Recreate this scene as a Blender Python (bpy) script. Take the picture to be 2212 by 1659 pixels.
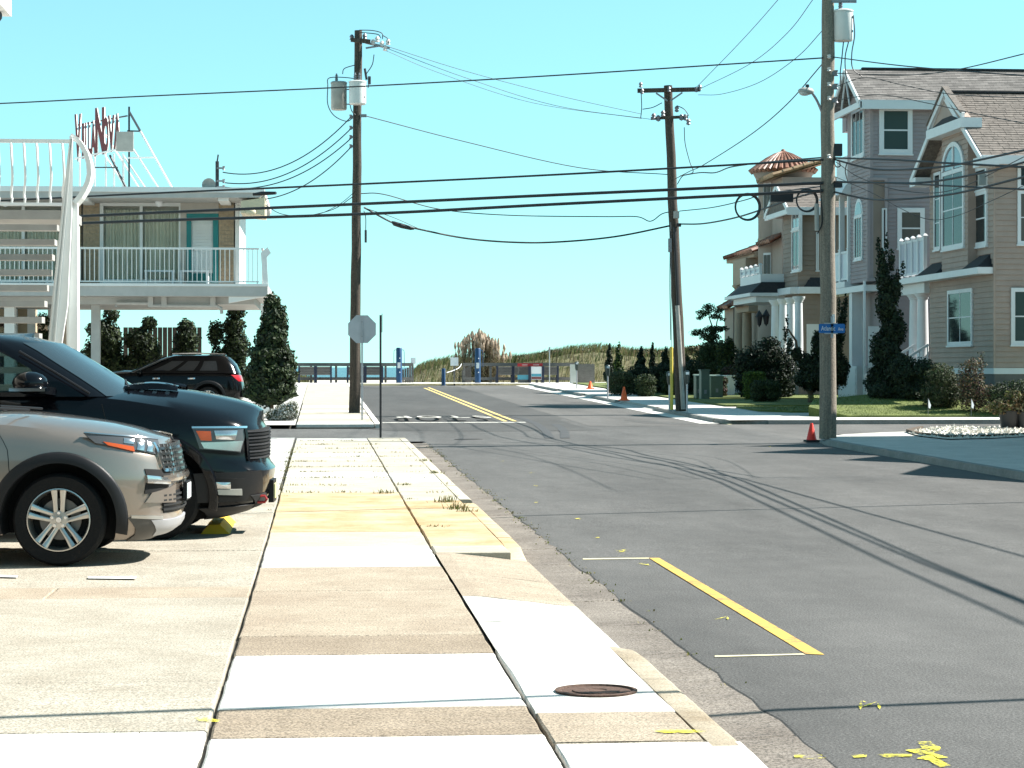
import bpy, bmesh, math, random
from mathutils import Vector, Matrix, noise as mnoise
random.seed(7)
for o in list(bpy.data.objects): bpy.data.objects.remove(o)
SC = bpy.context.scene
COL = SC.collection

# ------------------------------------------------------------------ camera, sky, sun, exposure
YAW = math.radians(4.83)              # the street runs along +Y, the camera looks a little to the right of it
CAMH = 1.65
FPX = 4922.0                          # focal length for a 2212 px wide picture
cam = bpy.data.cameras.new('camera'); cam_o = bpy.data.objects.new('camera', cam); COL.objects.link(cam_o)
cam.sensor_width = 36.0; cam.lens = 36.0*FPX/2212.0; cam.shift_y = -36.5/2212.0
cam.clip_start = 0.1; cam.clip_end = 60000
cam_o.location = (0, 0, CAMH); cam_o.rotation_euler = (math.radians(90), 0, -YAW)
SC.camera = cam_o
SUN_EL = math.radians(45.0); SUN_AZ = math.radians(81.5)      # azimuth from +Y towards +X
world = bpy.data.worlds.new('World'); SC.world = world; world.use_nodes = True
nt = world.node_tree; nt.nodes.clear()
sky = nt.nodes.new('ShaderNodeTexSky'); sky.sky_type = 'NISHITA'; sky.sun_disc = False
sky.sun_elevation = SUN_EL; sky.sun_rotation = SUN_AZ
sky.air_density = 1.0; sky.dust_density = 0.0; sky.ozone_density = 1.0; sky.altitude = 0
tint = nt.nodes.new('ShaderNodeMix'); tint.data_type = 'RGBA'; tint.blend_type = 'MULTIPLY'; tint.inputs[0].default_value = 1.0
tint.inputs[7].default_value = (0.565, 1.12, 1.19, 1)
bgn = nt.nodes.new('ShaderNodeBackground'); bgn.inputs[1].default_value = 0.05
wo = nt.nodes.new('ShaderNodeOutputWorld')
hs = nt.nodes.new('ShaderNodeHueSaturation'); hs.inputs['Saturation'].default_value = 0.5
nt.links.new(sky.outputs[0], hs.inputs['Color']); nt.links.new(hs.outputs[0], tint.inputs[6]); nt.links.new(tint.outputs[2], bgn.inputs[0]); nt.links.new(bgn.outputs[0], wo.inputs[0])
sl = bpy.data.lights.new('sun', 'SUN'); sl.energy = 4.4; sl.angle = math.radians(0.5); sl.color = (1.0, 0.965, 0.9)
sun_o = bpy.data.objects.new('sun', sl); COL.objects.link(sun_o)
SUNDIR = Vector((math.sin(SUN_AZ)*math.cos(SUN_EL), math.cos(SUN_AZ)*math.cos(SUN_EL), math.sin(SUN_EL)))
sun_o.rotation_euler = SUNDIR.to_track_quat('Z', 'Y').to_euler(); sun_o.location = (30, 10, 40)
SC.view_settings.view_transform = 'Standard'; SC.view_settings.look = 'None'
SC.view_settings.gamma = 1; SC.view_settings.use_curve_mapping = False
SC.view_settings.exposure = 1.6

# ------------------------------------------------------------------ placing helpers (photo 2212 px wide -> place)
SA, CA = math.sin(YAW), math.cos(YAW)
def P(u, v, Z):
    s = (u-1106.0)/FPX*Z
    return Vector((Z*SA+s*CA, Z*CA-s*SA, CAMH-(v-793.0)/FPX*Z))
def ZX(u, X0): return X0/(SA+(u-1106.0)/FPX*CA)
def ZY(u, Y0): return Y0/(CA-(u-1106.0)/FPX*SA)
def onX(u, v, X0): return P(u, v, ZX(u, X0))
def onY(u, v, Y0): return P(u, v, ZY(u, Y0))
def g(y):
    if y <= 20: return 0.0
    if y <= 60: return 0.0045*(y-20)
    if y <= 124: return 0.18+(y-60)*0.0097
    return 0.80
def onG(u, v, dz=0.0):
    """ground point under pixel, dz = height over pavement level"""
    lo, hi = 2.0, 400.0
    for _ in range(60):
        m = 0.5*(lo+hi); p = P(u, v, m)
        if p.z > g(p.y)+dz: lo = m
        else: hi = m
    return P(u, v, lo)
def lerp(a, b, t): return a+(b-a)*t

# ------------------------------------------------------------------ objects and tags
ORG = {}
def tag(o, label=None, cat=None, group=None, kind=None):
    if label: o['label'] = label
    if cat: o['category'] = cat
    if group: o['group'] = group
    if kind: o['kind'] = kind
    return o
def thing(name, label, cat, loc, group=None, rz=0.0):
    o = bpy.data.objects.new(name, None); COL.objects.link(o); o.location = loc; o.rotation_euler = (0, 0, rz)
    o.empty_display_size = 0.2
    ORG[o] = Vector(loc); tag(o, label, cat, group); return o
class MB:
    def __init__(s): s.v = []; s.f = []; s.m = []
    def add(s, vs, fs, mi=0):
        b = len(s.v); s.v += [Vector(p) for p in vs]
        for f in fs: s.f.append([b+i for i in f]); s.m.append(mi)
        return s
    def hexa(s, p, mi=0):
        return s.add(p, [(0,3,2,1),(4,5,6,7),(0,1,5,4),(1,2,6,5),(2,3,7,6),(3,0,4,7)], mi)
    def box(s, a, b, mi=0):
        x0,x1 = sorted((a[0],b[0])); y0,y1 = sorted((a[1],b[1])); z0,z1 = sorted((a[2],b[2]))
        return s.hexa([(x0,y0,z0),(x1,y0,z0),(x1,y1,z0),(x0,y1,z0),(x0,y0,z1),(x1,y0,z1),(x1,y1,z1),(x0,y1,z1)], mi)
    def bar(s, a, b, w, h, mi=0, up=(0,0,1)):
        a, b = Vector(a), Vector(b); d = (b-a).normalized(); up = Vector(up)
        if abs(d.dot(up)) > 0.99: up = Vector((0,1,0))
        sx = d.cross(up).normalized()*w/2; sz = sx.cross(d).normalized()*h/2
        return s.hexa([a-sx-sz, a+sx-sz, b+sx-sz, b-sx-sz, a-sx+sz, a+sx+sz, b+sx+sz, b-sx+sz], mi)
    def tube(s, pts, r, n=6, mi=0, cap=True):
        pts = [Vector(p) for p in pts]; k = len(pts)
        rs = r if isinstance(r, (list, tuple)) else [r]*k
        b = len(s.v); prev = None
        for i, p in enumerate(pts):
            d = (pts[min(i+1,k-1)]-pts[max(i-1,0)])
            if d.length < 1e-9: d = Vector((0,0,1))
            d.normalize()
            if prev is None:
                up = Vector((0,0,1)) if abs(d.z) < 0.9 else Vector((1,0,0))
                prev = d.cross(up).normalized()
            else:
                prev = (prev-d*prev.dot(d)); prev = prev.normalized() if prev.length > 1e-6 else d.cross(Vector((0,0,1))).normalized()
            q = d.cross(prev)
            for j in range(n):
                a = 2*math.pi*j/n; s.v.append(p+(prev*math.cos(a)+q*math.sin(a))*rs[i])
        for i in range(k-1):
            for j in range(n):
                s.f.append([b+i*n+j, b+i*n+(j+1)%n, b+(i+1)*n+(j+1)%n, b+(i+1)*n+j]); s.m.append(mi)
        if cap:
            s.f.append([b+j for j in range(n)][::-1]); s.m.append(mi)
            s.f.append([b+(k-1)*n+j for j in range(n)]); s.m.append(mi)
        return s
    def lathe(s, prof, c, n=16, mi=0, axis='z', ang=None):
        """prof: (r, h) along axis, closed at r=0 ends"""
        b = len(s.v); c = Vector(c)
        for r, h in prof:
            for j in range(n):
                a = 2*math.pi*j/n
                if axis == 'z': q = (r*math.cos(a), r*math.sin(a), h)
                elif axis == 'y': q = (r*math.cos(a), h, r*math.sin(a))
                else: q = (h, r*math.cos(a), r*math.sin(a))
                s.v.append(c+Vector(q))
        for i in range(len(prof)-1):
            for j in range(n):
                s.f.append([b+i*n+j, b+i*n+(j+1)%n, b+(i+1)*n+(j+1)%n, b+(i+1)*n+j]); s.m.append(mi)
        return s
    def prism(s, poly, ext, mi=0):
        poly = [Vector(p) for p in poly]; e = Vector(ext); n = len(poly)
        fs = [list(range(n))[::-1], [n+i for i in range(n)]]+[[i,(i+1)%n,n+(i+1)%n,n+i] for i in range(n)]
        return s.add(poly+[p+e for p in poly], fs, mi)
    def grid(s, rows, mi=0, closed=False):
        b = len(s.v); n = len(rows[0])
        for r in rows: s.v += [Vector(p) for p in r]
        for i in range(len(rows)-1):
            for j in range(n if closed else n-1):
                s.f.append([b+i*n+j, b+i*n+(j+1)%n, b+(i+1)*n+(j+1)%n, b+(i+1)*n+j]); s.m.append(mi)
        return s
    def ball(s, c, r, n=8, mi=0, sc=(1,1,1)):
        c = Vector(c); rows = []
        for i in range(n//2+1):
            th = math.pi*i/(n//2); th = min(max(th,0.02),math.pi-0.02)
            rows.append([c+Vector((r*sc[0]*math.sin(th)*math.cos(2*math.pi*j/n), r*sc[1]*math.sin(th)*math.sin(2*math.pi*j/n), r*sc[2]*math.cos(th))) for j in range(n)])
        return s.grid(rows, mi, True)
    def mesh(s, name, mats, org=(0,0,0), smooth=None, fix=True):
        org = Vector(org)
        me = bpy.data.meshes.new(name)
        me.from_pydata([tuple(p-org) for p in s.v], [], s.f)
        mats = mats if isinstance(mats, (list, tuple)) else [mats]
        for m in mats: me.materials.append(m)
        if len(mats) > 1: me.polygons.foreach_set('material_index', s.m)
        if fix:
            bm = bmesh.new(); bm.from_mesh(me); bmesh.ops.recalc_face_normals(bm, faces=bm.faces); bm.to_mesh(me); bm.free()
        if smooth is not None:
            me.polygons.foreach_set('use_smooth', [True]*len(me.polygons)); me.set_sharp_from_angle(angle=math.radians(smooth))
        me.update(); return me
    def build(s, name, mats, parent=None, origin=None, smooth=None, label=None, cat=None, group=None, kind=None, fix=True):
        if parent is not None: org = ORG[parent]
        elif origin is not None: org = Vector(origin)
        else:
            xs = [p.x for p in s.v]; ys = [p.y for p in s.v]; zs = [p.z for p in s.v]
            org = Vector(((min(xs)+max(xs))/2, (min(ys)+max(ys))/2, min(zs)))
        o = bpy.data.objects.new(name, s.mesh(name, mats, org, smooth, fix)); COL.objects.link(o); ORG[o] = org
        if parent is not None: o.parent = parent
        else: o.location = org
        tag(o, label, cat, group, kind); return o
def place(name, me, parent, loc, rz=0.0, sc=None, rot=None):
    """shared mesh placed at a world position under a thing or part"""
    o = bpy.data.objects.new(name, me); COL.objects.link(o); o.parent = parent
    loc = Vector(loc); o.location = loc-ORG[parent] if parent is not None else loc
    o.rotation_euler = rot if rot else (0, 0, rz)
    if sc: o.scale = sc
    ORG[o] = loc; return o

# ------------------------------------------------------------------ materials
def srgb(r, g_, b):
    f = lambda c: (c/255.0/12.92) if c/255.0 <= 0.04045 else ((c/255.0+0.055)/1.055)**2.4
    return (f(r), f(g_), f(b))
MATS = {}
def newmat(name):
    m = bpy.data.materials.new(name); m.use_nodes = True; m.node_tree.nodes.clear()
    t = m.node_tree; out = t.nodes.new('ShaderNodeOutputMaterial'); b = t.nodes.new('ShaderNodeBsdfPrincipled')
    t.links.new(b.outputs[0], out.inputs[0]); return m, t, b
def noise_node(t, scale, detail=4, rough=0.6, coord=None, stretch=None):
    n = t.nodes.new('ShaderNodeTexNoise'); n.inputs['Scale'].default_value = scale; n.inputs['Detail'].default_value = detail; n.inputs['Roughness'].default_value = rough
    if coord is not None:
        if stretch:
            mp = t.nodes.new('ShaderNodeMapping'); mp.inputs['Scale'].default_value = stretch
            t.links.new(coord, mp.inputs[0]); t.links.new(mp.outputs[0], n.inputs['Vector'])
        else: t.links.new(coord, n.inputs['Vector'])
    return n
def ramp(t, fac, stops):
    r = t.nodes.new('ShaderNodeValToRGB'); e = r.color_ramp.elements
    e[0].position, e[0].color = stops[0][0], (*stops[0][1], 1); e[1].position, e[1].color = stops[-1][0], (*stops[-1][1], 1)
    for p, c in stops[1:-1]:
        k = e.new(p); k.color = (*c, 1)
    t.links.new(fac, r.inputs[0]); return r
def mixc(t, a, b, fac, mode='MIX'):
    m = t.nodes.new('ShaderNodeMix'); m.data_type = 'RGBA'; m.blend_type = mode
    for val, idx in ((a, 6), (b, 7)):
        if hasattr(val, 'links'): t.links.new(val, m.inputs[idx])
        else: m.inputs[idx].default_value = (*val, 1)
    if hasattr(fac, 'links'): t.links.new(fac, m.inputs[0])
    else: m.inputs[0].default_value = fac
    return m.outputs[2]
def wpos(t): return t.nodes.new('ShaderNodeNewGeometry').outputs['Position']
def mat(name, col, rough=0.6, metal=0.0, var=0.15, scale=3.0, fine=0.0, fscale=60.0, bump=0.0, bscale=40.0, spec=0.5, coat=0.0, stretch=None, tintc=None):
    m, t, b = newmat(name); pos = wpos(t)
    n = noise_node(t, scale, 5, 0.65, pos, stretch)
    lo = tuple(c*(1-var) for c in col); hi = tuple(min(1, c*(1+var)) for c in (tintc or col))
    c = ramp(t, n.outputs[0], [(0.3, lo), (0.7, hi)]).outputs[0]
    if fine > 0:
        nf = noise_node(t, fscale, 3, 0.7, pos)
        rr = ramp(t, nf.outputs[0], [(0.35, (1-fine,)*3), (0.65, (1+fine,)*3)])
        c = mixc(t, c, rr.outputs[0], 1.0, 'MULTIPLY')
    t.links.new(c, b.inputs['Base Color'])
    b.inputs['Roughness'].default_value = rough; b.inputs['Metallic'].default_value = metal; b.inputs['Specular IOR Level'].default_value = spec
    b.inputs['Coat Weight'].default_value = coat; b.inputs['Coat Roughness'].default_value = 0.03
    if bump > 0:
        nb = noise_node(t, bscale, 4, 0.6, pos); bp = t.nodes.new('ShaderNodeBump'); bp.inputs['Strength'].default_value = bump; bp.inputs['Distance'].default_value = 0.02
        t.links.new(nb.outputs[0], bp.inputs['Height']); t.links.new(bp.outputs[0], b.inputs['Normal'])
    MATS[name] = m; return m
def concrete(name, col, speck=0.35, stain=0.2, stainc=None, sscale=1.2, bump=0.25):
    """broom-finished or exposed-aggregate concrete: broad stains, streaks and dark grains"""
    m, t, b = newmat(name); pos = wpos(t)
    n1 = noise_node(t, sscale, 6, 0.7, pos)
    c = ramp(t, n1.outputs[0], [(0.3, tuple(x*(1-stain) for x in (stainc or col))), (0.62, col)]).outputs[0]
    n2 = noise_node(t, 9.0, 4, 0.6, pos, (0.5, 2.2, 1))
    c = mixc(t, c, ramp(t, n2.outputs[0], [(0.25, (0.86, 0.84, 0.8)), (0.6, (1.04, 1.04, 1.04))]).outputs[0], 1.0, 'MULTIPLY')
    if speck > 0:
        n3 = noise_node(t, 75.0, 2, 0.8, pos)
        c = mixc(t, c, ramp(t, n3.outputs[0], [(0.40, (1-speck,)*3), (0.5, (1, 1, 1)), (0.6, (1+speck*0.6,)*3)]).outputs[0], 1.0, 'MULTIPLY')
        vr = t.nodes.new('ShaderNodeTexVoronoi'); vr.inputs['Scale'].default_value = 38; t.links.new(pos, vr.inputs['Vector'])
        gate = noise_node(t, 2.5, 3, 0.6, pos)
        rr = ramp(t, vr.outputs['Distance'], [(0.05, (1-speck*1.3,)*3), (0.16, (1, 1, 1))])
        c = mixc(t, c, mixc(t, (1, 1, 1), rr.outputs[0], ramp(t, gate.outputs[0], [(0.42, (0, 0, 0)), (0.6, (1, 1, 1))]).outputs[0]), 1.0, 'MULTIPLY')
    t.links.new(c, b.inputs['Base Color']); b.inputs['Roughness'].default_value = 0.9; b.inputs['Specular IOR Level'].default_value = 0.25
    nb = noise_node(t, 110, 4, 0.7, pos); bp = t.nodes.new('ShaderNodeBump'); bp.inputs['Strength'].default_value = bump; bp.inputs['Distance'].default_value = 0.006
    t.links.new(nb.outputs[0], bp.inputs['Height']); t.links.new(bp.outputs[0], b.inputs['Normal'])
    MATS[name] = m; return m
def asphalt(name, col, grain=0.35):
    m, t, b = newmat(name); pos = wpos(t)
    n1 = noise_node(t, 0.5, 6, 0.72, pos, (1, 0.22, 1))
    c = ramp(t, n1.outputs[0], [(0.3, tuple(x*0.7 for x in col)), (0.7, tuple(x*1.24 for x in col))]).outputs[0]
    n2 = noise_node(t, 2.2, 5, 0.7, pos)
    c = mixc(t, c, ramp(t, n2.outputs[0], [(0.3, (0.87,)*3), (0.7, (1.1,)*3)]).outputs[0], 1.0, 'MULTIPLY')
    n3 = noise_node(t, 70, 2, 0.85, pos)
    c = mixc(t, c, ramp(t, n3.outputs[0], [(0.38, (1-grain,)*3), (0.5, (1, 1, 1)), (0.64, (1+grain*1.3,)*3)]).outputs[0], 1.0, 'MULTIPLY')
    vr = t.nodes.new('ShaderNodeTexVoronoi'); vr.inputs['Scale'].default_value = 24; t.links.new(pos, vr.inputs['Vector'])
    c = mixc(t, (0.3, 0.3, 0.29), c, ramp(t, vr.outputs['Distance'], [(0.03, (0, 0, 0)), (0.09, (1, 1, 1))]).outputs[0])
    t.links.new(c, b.inputs['Base Color']); b.inputs['Roughness'].default_value = 0.85; b.inputs['Specular IOR Level'].default_value = 0.3
    nb = noise_node(t, 130, 3, 0.7, pos); bp = t.nodes.new('ShaderNodeBump'); bp.inputs['Strength'].default_value = 0.4; bp.inputs['Distance'].default_value = 0.006
    t.links.new(nb.outputs[0], bp.inputs['Height']); t.links.new(bp.outputs[0], b.inputs['Normal'])
    MATS[name] = m; return m
def worn_paint(name, col, wear=0.45, under=(0.06, 0.06, 0.06)):
    m, t, b = newmat(name); pos = wpos(t)
    n = noise_node(t, 7, 6, 0.75, pos); n2 = noise_node(t, 55, 3, 0.8, pos)
    ad = t.nodes.new('ShaderNodeMath'); ad.operation = 'ADD'; ad.inputs[1].default_value = 0
    mu = t.nodes.new('ShaderNodeMath'); mu.operation = 'MULTIPLY_ADD'; mu.inputs[1].default_value = 0.45
    t.links.new(n2.outputs[0], mu.inputs[0]); t.links.new(n.outputs[0], mu.inputs[2])
    fac = ramp(t, mu.outputs[0], [(wear, (0, 0, 0)), (wear+0.14, (1, 1, 1))]).outputs[0]
    if under is None:                                    # thin overspray: bare surface shows through
        c = mixc(t, col, col, 0.5); tp = t.nodes.new('ShaderNodeBsdfTransparent'); mx = t.nodes.new('ShaderNodeMixShader')
        out = [k for k in t.nodes if k.type == 'OUTPUT_MATERIAL'][0]; t.links.new(fac, mx.inputs[0]); t.links.new(tp.outputs[0], mx.inputs[1]); t.links.new(b.outputs[0], mx.inputs[2]); t.links.new(mx.outputs[0], out.inputs[0])
    else: c = mixc(t, under, col, fac)
    t.links.new(c, b.inputs['Base Color']); b.inputs['Roughness'].default_value = 0.7; b.inputs['Specular IOR Level'].default_value = 0.3
    MATS[name] = m; return m
def leafmat(name, col, trans=0.25, var=0.35):
    m, t, b = newmat(name); pos = wpos(t)
    n = noise_node(t, 5, 4, 0.7, pos)
    c = ramp(t, n.outputs[0], [(0.3, tuple(x*(1-var) for x in col)), (0.7, tuple(x*(1+var) for x in col))]).outputs[0]
    t.links.new(c, b.inputs['Base Color']); b.inputs['Roughness'].default_value = 0.6; b.inputs['Specular IOR Level'].default_value = 0.25
    tr = t.nodes.new('ShaderNodeBsdfTranslucent'); t.links.new(c, tr.inputs[0])
    mx = t.nodes.new('ShaderNodeMixShader'); mx.inputs[0].default_value = trans
    out = [k for k in t.nodes if k.type == 'OUTPUT_MATERIAL'][0]
    t.links.new(b.outputs[0], mx.inputs[1]); t.links.new(tr.outputs[0], mx.inputs[2]); t.links.new(mx.outputs[0], out.inputs[0])
    MATS[name] = m; return m
def glassmat(name, col=(0.02, 0.025, 0.03), rough=0.03, spec=0.8):
    m, t, b = newmat(name); b.inputs['Base Color'].default_value = (*col, 1); b.inputs['Roughness'].default_value = rough; b.inputs['Specular IOR Level'].default_value = spec
    b.inputs['IOR'].default_value = 1.5
    MATS[name] = m; return m
def clearglass(name, col=(0.8, 0.87, 0.87), mixf=0.72):
    m, t, b = newmat(name); b.inputs['Base Color'].default_value = (0.03, 0.04, 0.045, 1); b.inputs['Roughness'].default_value = 0.03; b.inputs['Specular IOR Level'].default_value = 0.7
    tp = t.nodes.new('ShaderNodeBsdfTransparent'); tp.inputs[0].default_value = (*col, 1)
    mx = t.nodes.new('ShaderNodeMixShader'); mx.inputs[0].default_value = mixf
    out = [k for k in t.nodes if k.type == 'OUTPUT_MATERIAL'][0]
    t.links.new(b.outputs[0], mx.inputs[1]); t.links.new(tp.outputs[0], mx.inputs[2]); t.links.new(mx.outputs[0], out.inputs[0])
    MATS[name] = m; return m

conc_white = concrete('concrete_new_white', (0.58, 0.565, 0.53), 0.12, 0.1)
conc_beige = concrete('concrete_beige_aggregate', (0.335, 0.285, 0.22), 0.5, 0.14, (0.30, 0.24, 0.18))
conc_brown = concrete('concrete_brown_aggregate', (0.27, 0.22, 0.165), 0.55, 0.14, (0.24, 0.19, 0.14))
conc_cream = concrete('concrete_cream', (0.42, 0.385, 0.31), 0.14, 0.2)
conc_pale = concrete('concrete_pale', (0.44, 0.43, 0.40), 0.16, 0.15)
conc_grey = concrete('concrete_grey', (0.33, 0.325, 0.31), 0.22, 0.2)
conc_lot = concrete('concrete_lot_aggregate', (0.35, 0.32, 0.265), 0.5, 0.14, (0.31, 0.275, 0.22))
conc_rust = concrete('concrete_rust_stained', (0.44, 0.375, 0.25), 0.14, 0.3, (0.52, 0.30, 0.13), 1.3)
conc_gutter = concrete('concrete_gutter', (0.205, 0.18, 0.155), 0.6, 0.3, (0.165, 0.14, 0.12))
conc_kerb = concrete('concrete_kerb', (0.33, 0.29, 0.225), 0.35, 0.25, (0.26, 0.2, 0.13))
conc_kerbgrey = concrete('concrete_kerb_grey', (0.27, 0.265, 0.25), 0.25, 0.25)
asph = asphalt('asphalt_road', (0.083, 0.080, 0.076), 0.5); asph_old = asphalt('asphalt_bleached', (0.098, 0.093, 0.087), 0.3)
asph_new = asphalt('asphalt_dark_overlay', (0.062, 0.060, 0.057), 0.3); asph_gravel = asphalt('asphalt_gravelly', (0.09, 0.088, 0.084), 0.5)
soil = mat('joint_soil', (0.06, 0.052, 0.04), 0.95, var=0.4, scale=12, fine=0.3)
sandm = mat('beach_sand', (0.48, 0.43, 0.34), 0.95, var=0.12, scale=0.4, fine=0.1, bump=0.3, bscale=3)
ypaint = worn_paint('yellow_road_paint', (0.56, 0.36, 0.07), 0.62, (0.36, 0.2, 0.075)); ypaint2 = worn_paint('yellow_line_paint', (0.62, 0.46, 0.16), 0.46)
wpaint = worn_paint('white_road_paint', (0.6, 0.58, 0.52), 0.56); cpaint = worn_paint('cream_road_paint', (0.55, 0.5, 0.32), 0.5)
spray = worn_paint('fluorescent_spray_paint', (0.68, 0.60, 0.05), 0.65, None)
tar = mat('tar_seal', (0.022, 0.022, 0.022), 0.7, var=0.2)
white = mat('white_paint', (0.74, 0.74, 0.72), 0.5, var=0.06, scale=1.5); white_vinyl = mat('white_vinyl', (0.78, 0.79, 0.8), 0.4, var=0.03)
woodpole = mat('weathered_pole_wood', (0.15, 0.115, 0.085), 0.9, var=0.35, scale=6, fine=0.3, fscale=30, bump=0.5, bscale=25, stretch=(4, 4, 0.25))
darkpole = mat('creosote_pole_wood', (0.062, 0.048, 0.036), 0.9, var=0.4, scale=5, fine=0.3, fscale=30, bump=0.5, bscale=25, stretch=(4, 4, 0.25))
greypole = mat('silvered_pole_wood', (0.20, 0.17, 0.135), 0.9, var=0.28, scale=6, fine=0.25, fscale=30, bump=0.5, bscale=25, stretch=(4, 4, 0.2))
cable = mat('black_cable', (0.012, 0.012, 0.014), 0.55, var=0.1); hard = mat('galvanised_hardware', (0.22, 0.22, 0.23), 0.5, 0.6, var=0.2, scale=20)
darkmetal = mat('dark_metal', (0.03, 0.03, 0.034), 0.5, 0.3, var=0.2); alu = mat('dull_aluminium', (0.42, 0.42, 0.44), 0.45, 0.55, var=0.08)
tank_white = mat('transformer_paint_white', (0.62, 0.61, 0.58), 0.4, var=0.08); tank_grey = mat('transformer_paint_grey', (0.33, 0.32, 0.29), 0.45, var=0.15, scale=4)
bluep = mat('blue_post_paint', (0.010, 0.05, 0.13), 0.45, var=0.15); orange = mat('orange_cone', (0.85, 0.12, 0.02), 0.5, var=0.08); redcone = mat('red_cone', (0.8, 0.035, 0.02), 0.5, var=0.08)
blackr = mat('black_rubber', (0.012, 0.012, 0.012), 0.8, var=0.2)
barkm = mat('bark', (0.09, 0.065, 0.045), 0.95, var=0.3, scale=10, bump=0.5)
# ================================================================== GROUND, ROAD, PAVEMENT
RZ = -0.115                                  # road surface under pavement level
def ysamples(y0, y1, step):
    n = max(1, int(round((y1-y0)/step))); return [y0+(y1-y0)*i/n for i in range(n+1)]
def strip(x0, x1, y0, y1, dz, step=4.0, nx=1, jl=0.0, jr=0.0, mb=None):
    mb = mb or MB(); rows = []
    for y in ysamples(y0, y1, step):
        a = (x0(y) if callable(x0) else x0)+random.uniform(-jl, jl); b = (x1(y) if callable(x1) else x1)+random.uniform(-jr, jr)
        rows.append([(lerp(a, b, i/nx), y, g(y)+dz) for i in range(nx+1)])
    return mb.grid(rows)
# soil everywhere, sand and sea beyond the end of the street
gy = ysamples(-40, 124, 4)+[126, 128]
mb = MB(); mb.grid([[(x, y, g(y)-0.2) for x in (-250, -60, -20, 0, 20, 60, 250)] for y in gy])
mb.build('ground', soil, origin=(0, 0, 0), kind='structure')
mb = MB(); rows = []
for y, z in ((127, 0.62), (135, 0.5), (150, 0.1), (180, -0.6), (260, -1.2), (420, -1.5), (700, -2.1)):
    rows.append([(x, y, z) for x in (-3000, -400, -100, -20, 20, 100, 400, 3000)])
mb.grid(rows).build('beach', sandm, origin=(0, 127, 0), kind='structure')
m, t, b = newmat('sea_water'); b.inputs['Base Color'].default_value = (0.012, 0.06, 0.085, 1); b.inputs['Roughness'].default_value = 0.22
nb = noise_node(t, 0.5, 5, 0.6, wpos(t), (0.3, 1, 1)); bp = t.nodes.new('ShaderNodeBump'); bp.inputs['Strength'].default_value = 0.7; bp.inputs['Distance'].default_value = 0.6
t.links.new(nb.outputs[0], bp.inputs['Height']); t.links.new(bp.outputs[0], b.inputs['Normal']); seam = m
mb = MB(); mb.grid([[(x, y, -2.0) for x in (-20000, -2000, 0, 2000, 20000)] for y in (640, 1500, 5000, 30000)])
mb.build('sea', seam, origin=(0, 640, -2), kind='structure')

# road
road_mb = MB(); rows_ = []; rj = random.Random(8)
for y in ysamples(-15, 122.0, 0.35):
    e = 2.29+rj.uniform(-.02, .02); rows_.append([(e-.05, y, g(y)+RZ-.03), (e, y, g(y)+RZ-.002)]+[(lerp(2.33, 10.85, i/8), y, g(y)+RZ) for i in range(9)])
road = road_mb.grid(rows_).build('road', asph, origin=(0, 0, 0), kind='structure')
mb = MB(); strip(-70, 2.30, 49.9, 58.8, RZ, 2.0, 10, mb=mb)
cl = mb.build('cross_street', asph_gravel, origin=(-30, 54, 0), kind='structure')
mb = MB(); rows = []
for y in ysamples(46.5, 61.6, 1.5): rows.append([(x, y, g(y)+RZ) for x in (10.85, 12, 14, 18, 25, 40, 80)])
cr = mb.grid(rows).build('cross_street', asph_old, origin=(30, 54, 0), kind='structure')
def sheet(name, pix, dz, m, parent=None, kind='structure', world=False):
    """flat patch on the road, outline given as ground points"""
    pts = [Vector((p[0], p[1], g(p[1])+dz)) for p in pix] if world else [onG(u, v, dz) for u, v in pix]
    mb = MB(); mb.add(pts, [list(range(len(pts)))])
    return mb.build(name, m, parent=parent, kind=None if parent else kind)
# dark overlay on the left half of the far road, bleached concrete-grey on the right
def darkR(y): return 6.9 if y < 66 else 7.15
strip(lambda y: 1.62, darkR, 59.2, 117.5, RZ+0.004, 1.5, 3, 0, 0.04).build('road_overlay', asph_new, origin=(4, 60, 0), kind='structure')
strip(lambda y: 7.2, lambda y: 10.86, 60.5, 121.5, RZ+0.004, 2, 2, 0, 0).build('road_overlay', asph_old, origin=(9, 60, 0), kind='structure')
sheet('road_overlay', [(1220, 915), (1302, 929), (1100, 931), (840, 931), (796, 926), (796, 918)], RZ+0.004, asph_new)
sheet('road_patch', [(1345, 907), (1500, 914), (1530, 917), (1460, 917), (1390, 914)], RZ+0.008, asph)
# promenade at the street end
strip(-40, 45, 121.4, 127.5, 0.0, 1.5, 4).build('promenade', conc_white, origin=(0, 124, 0), kind='structure')

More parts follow.
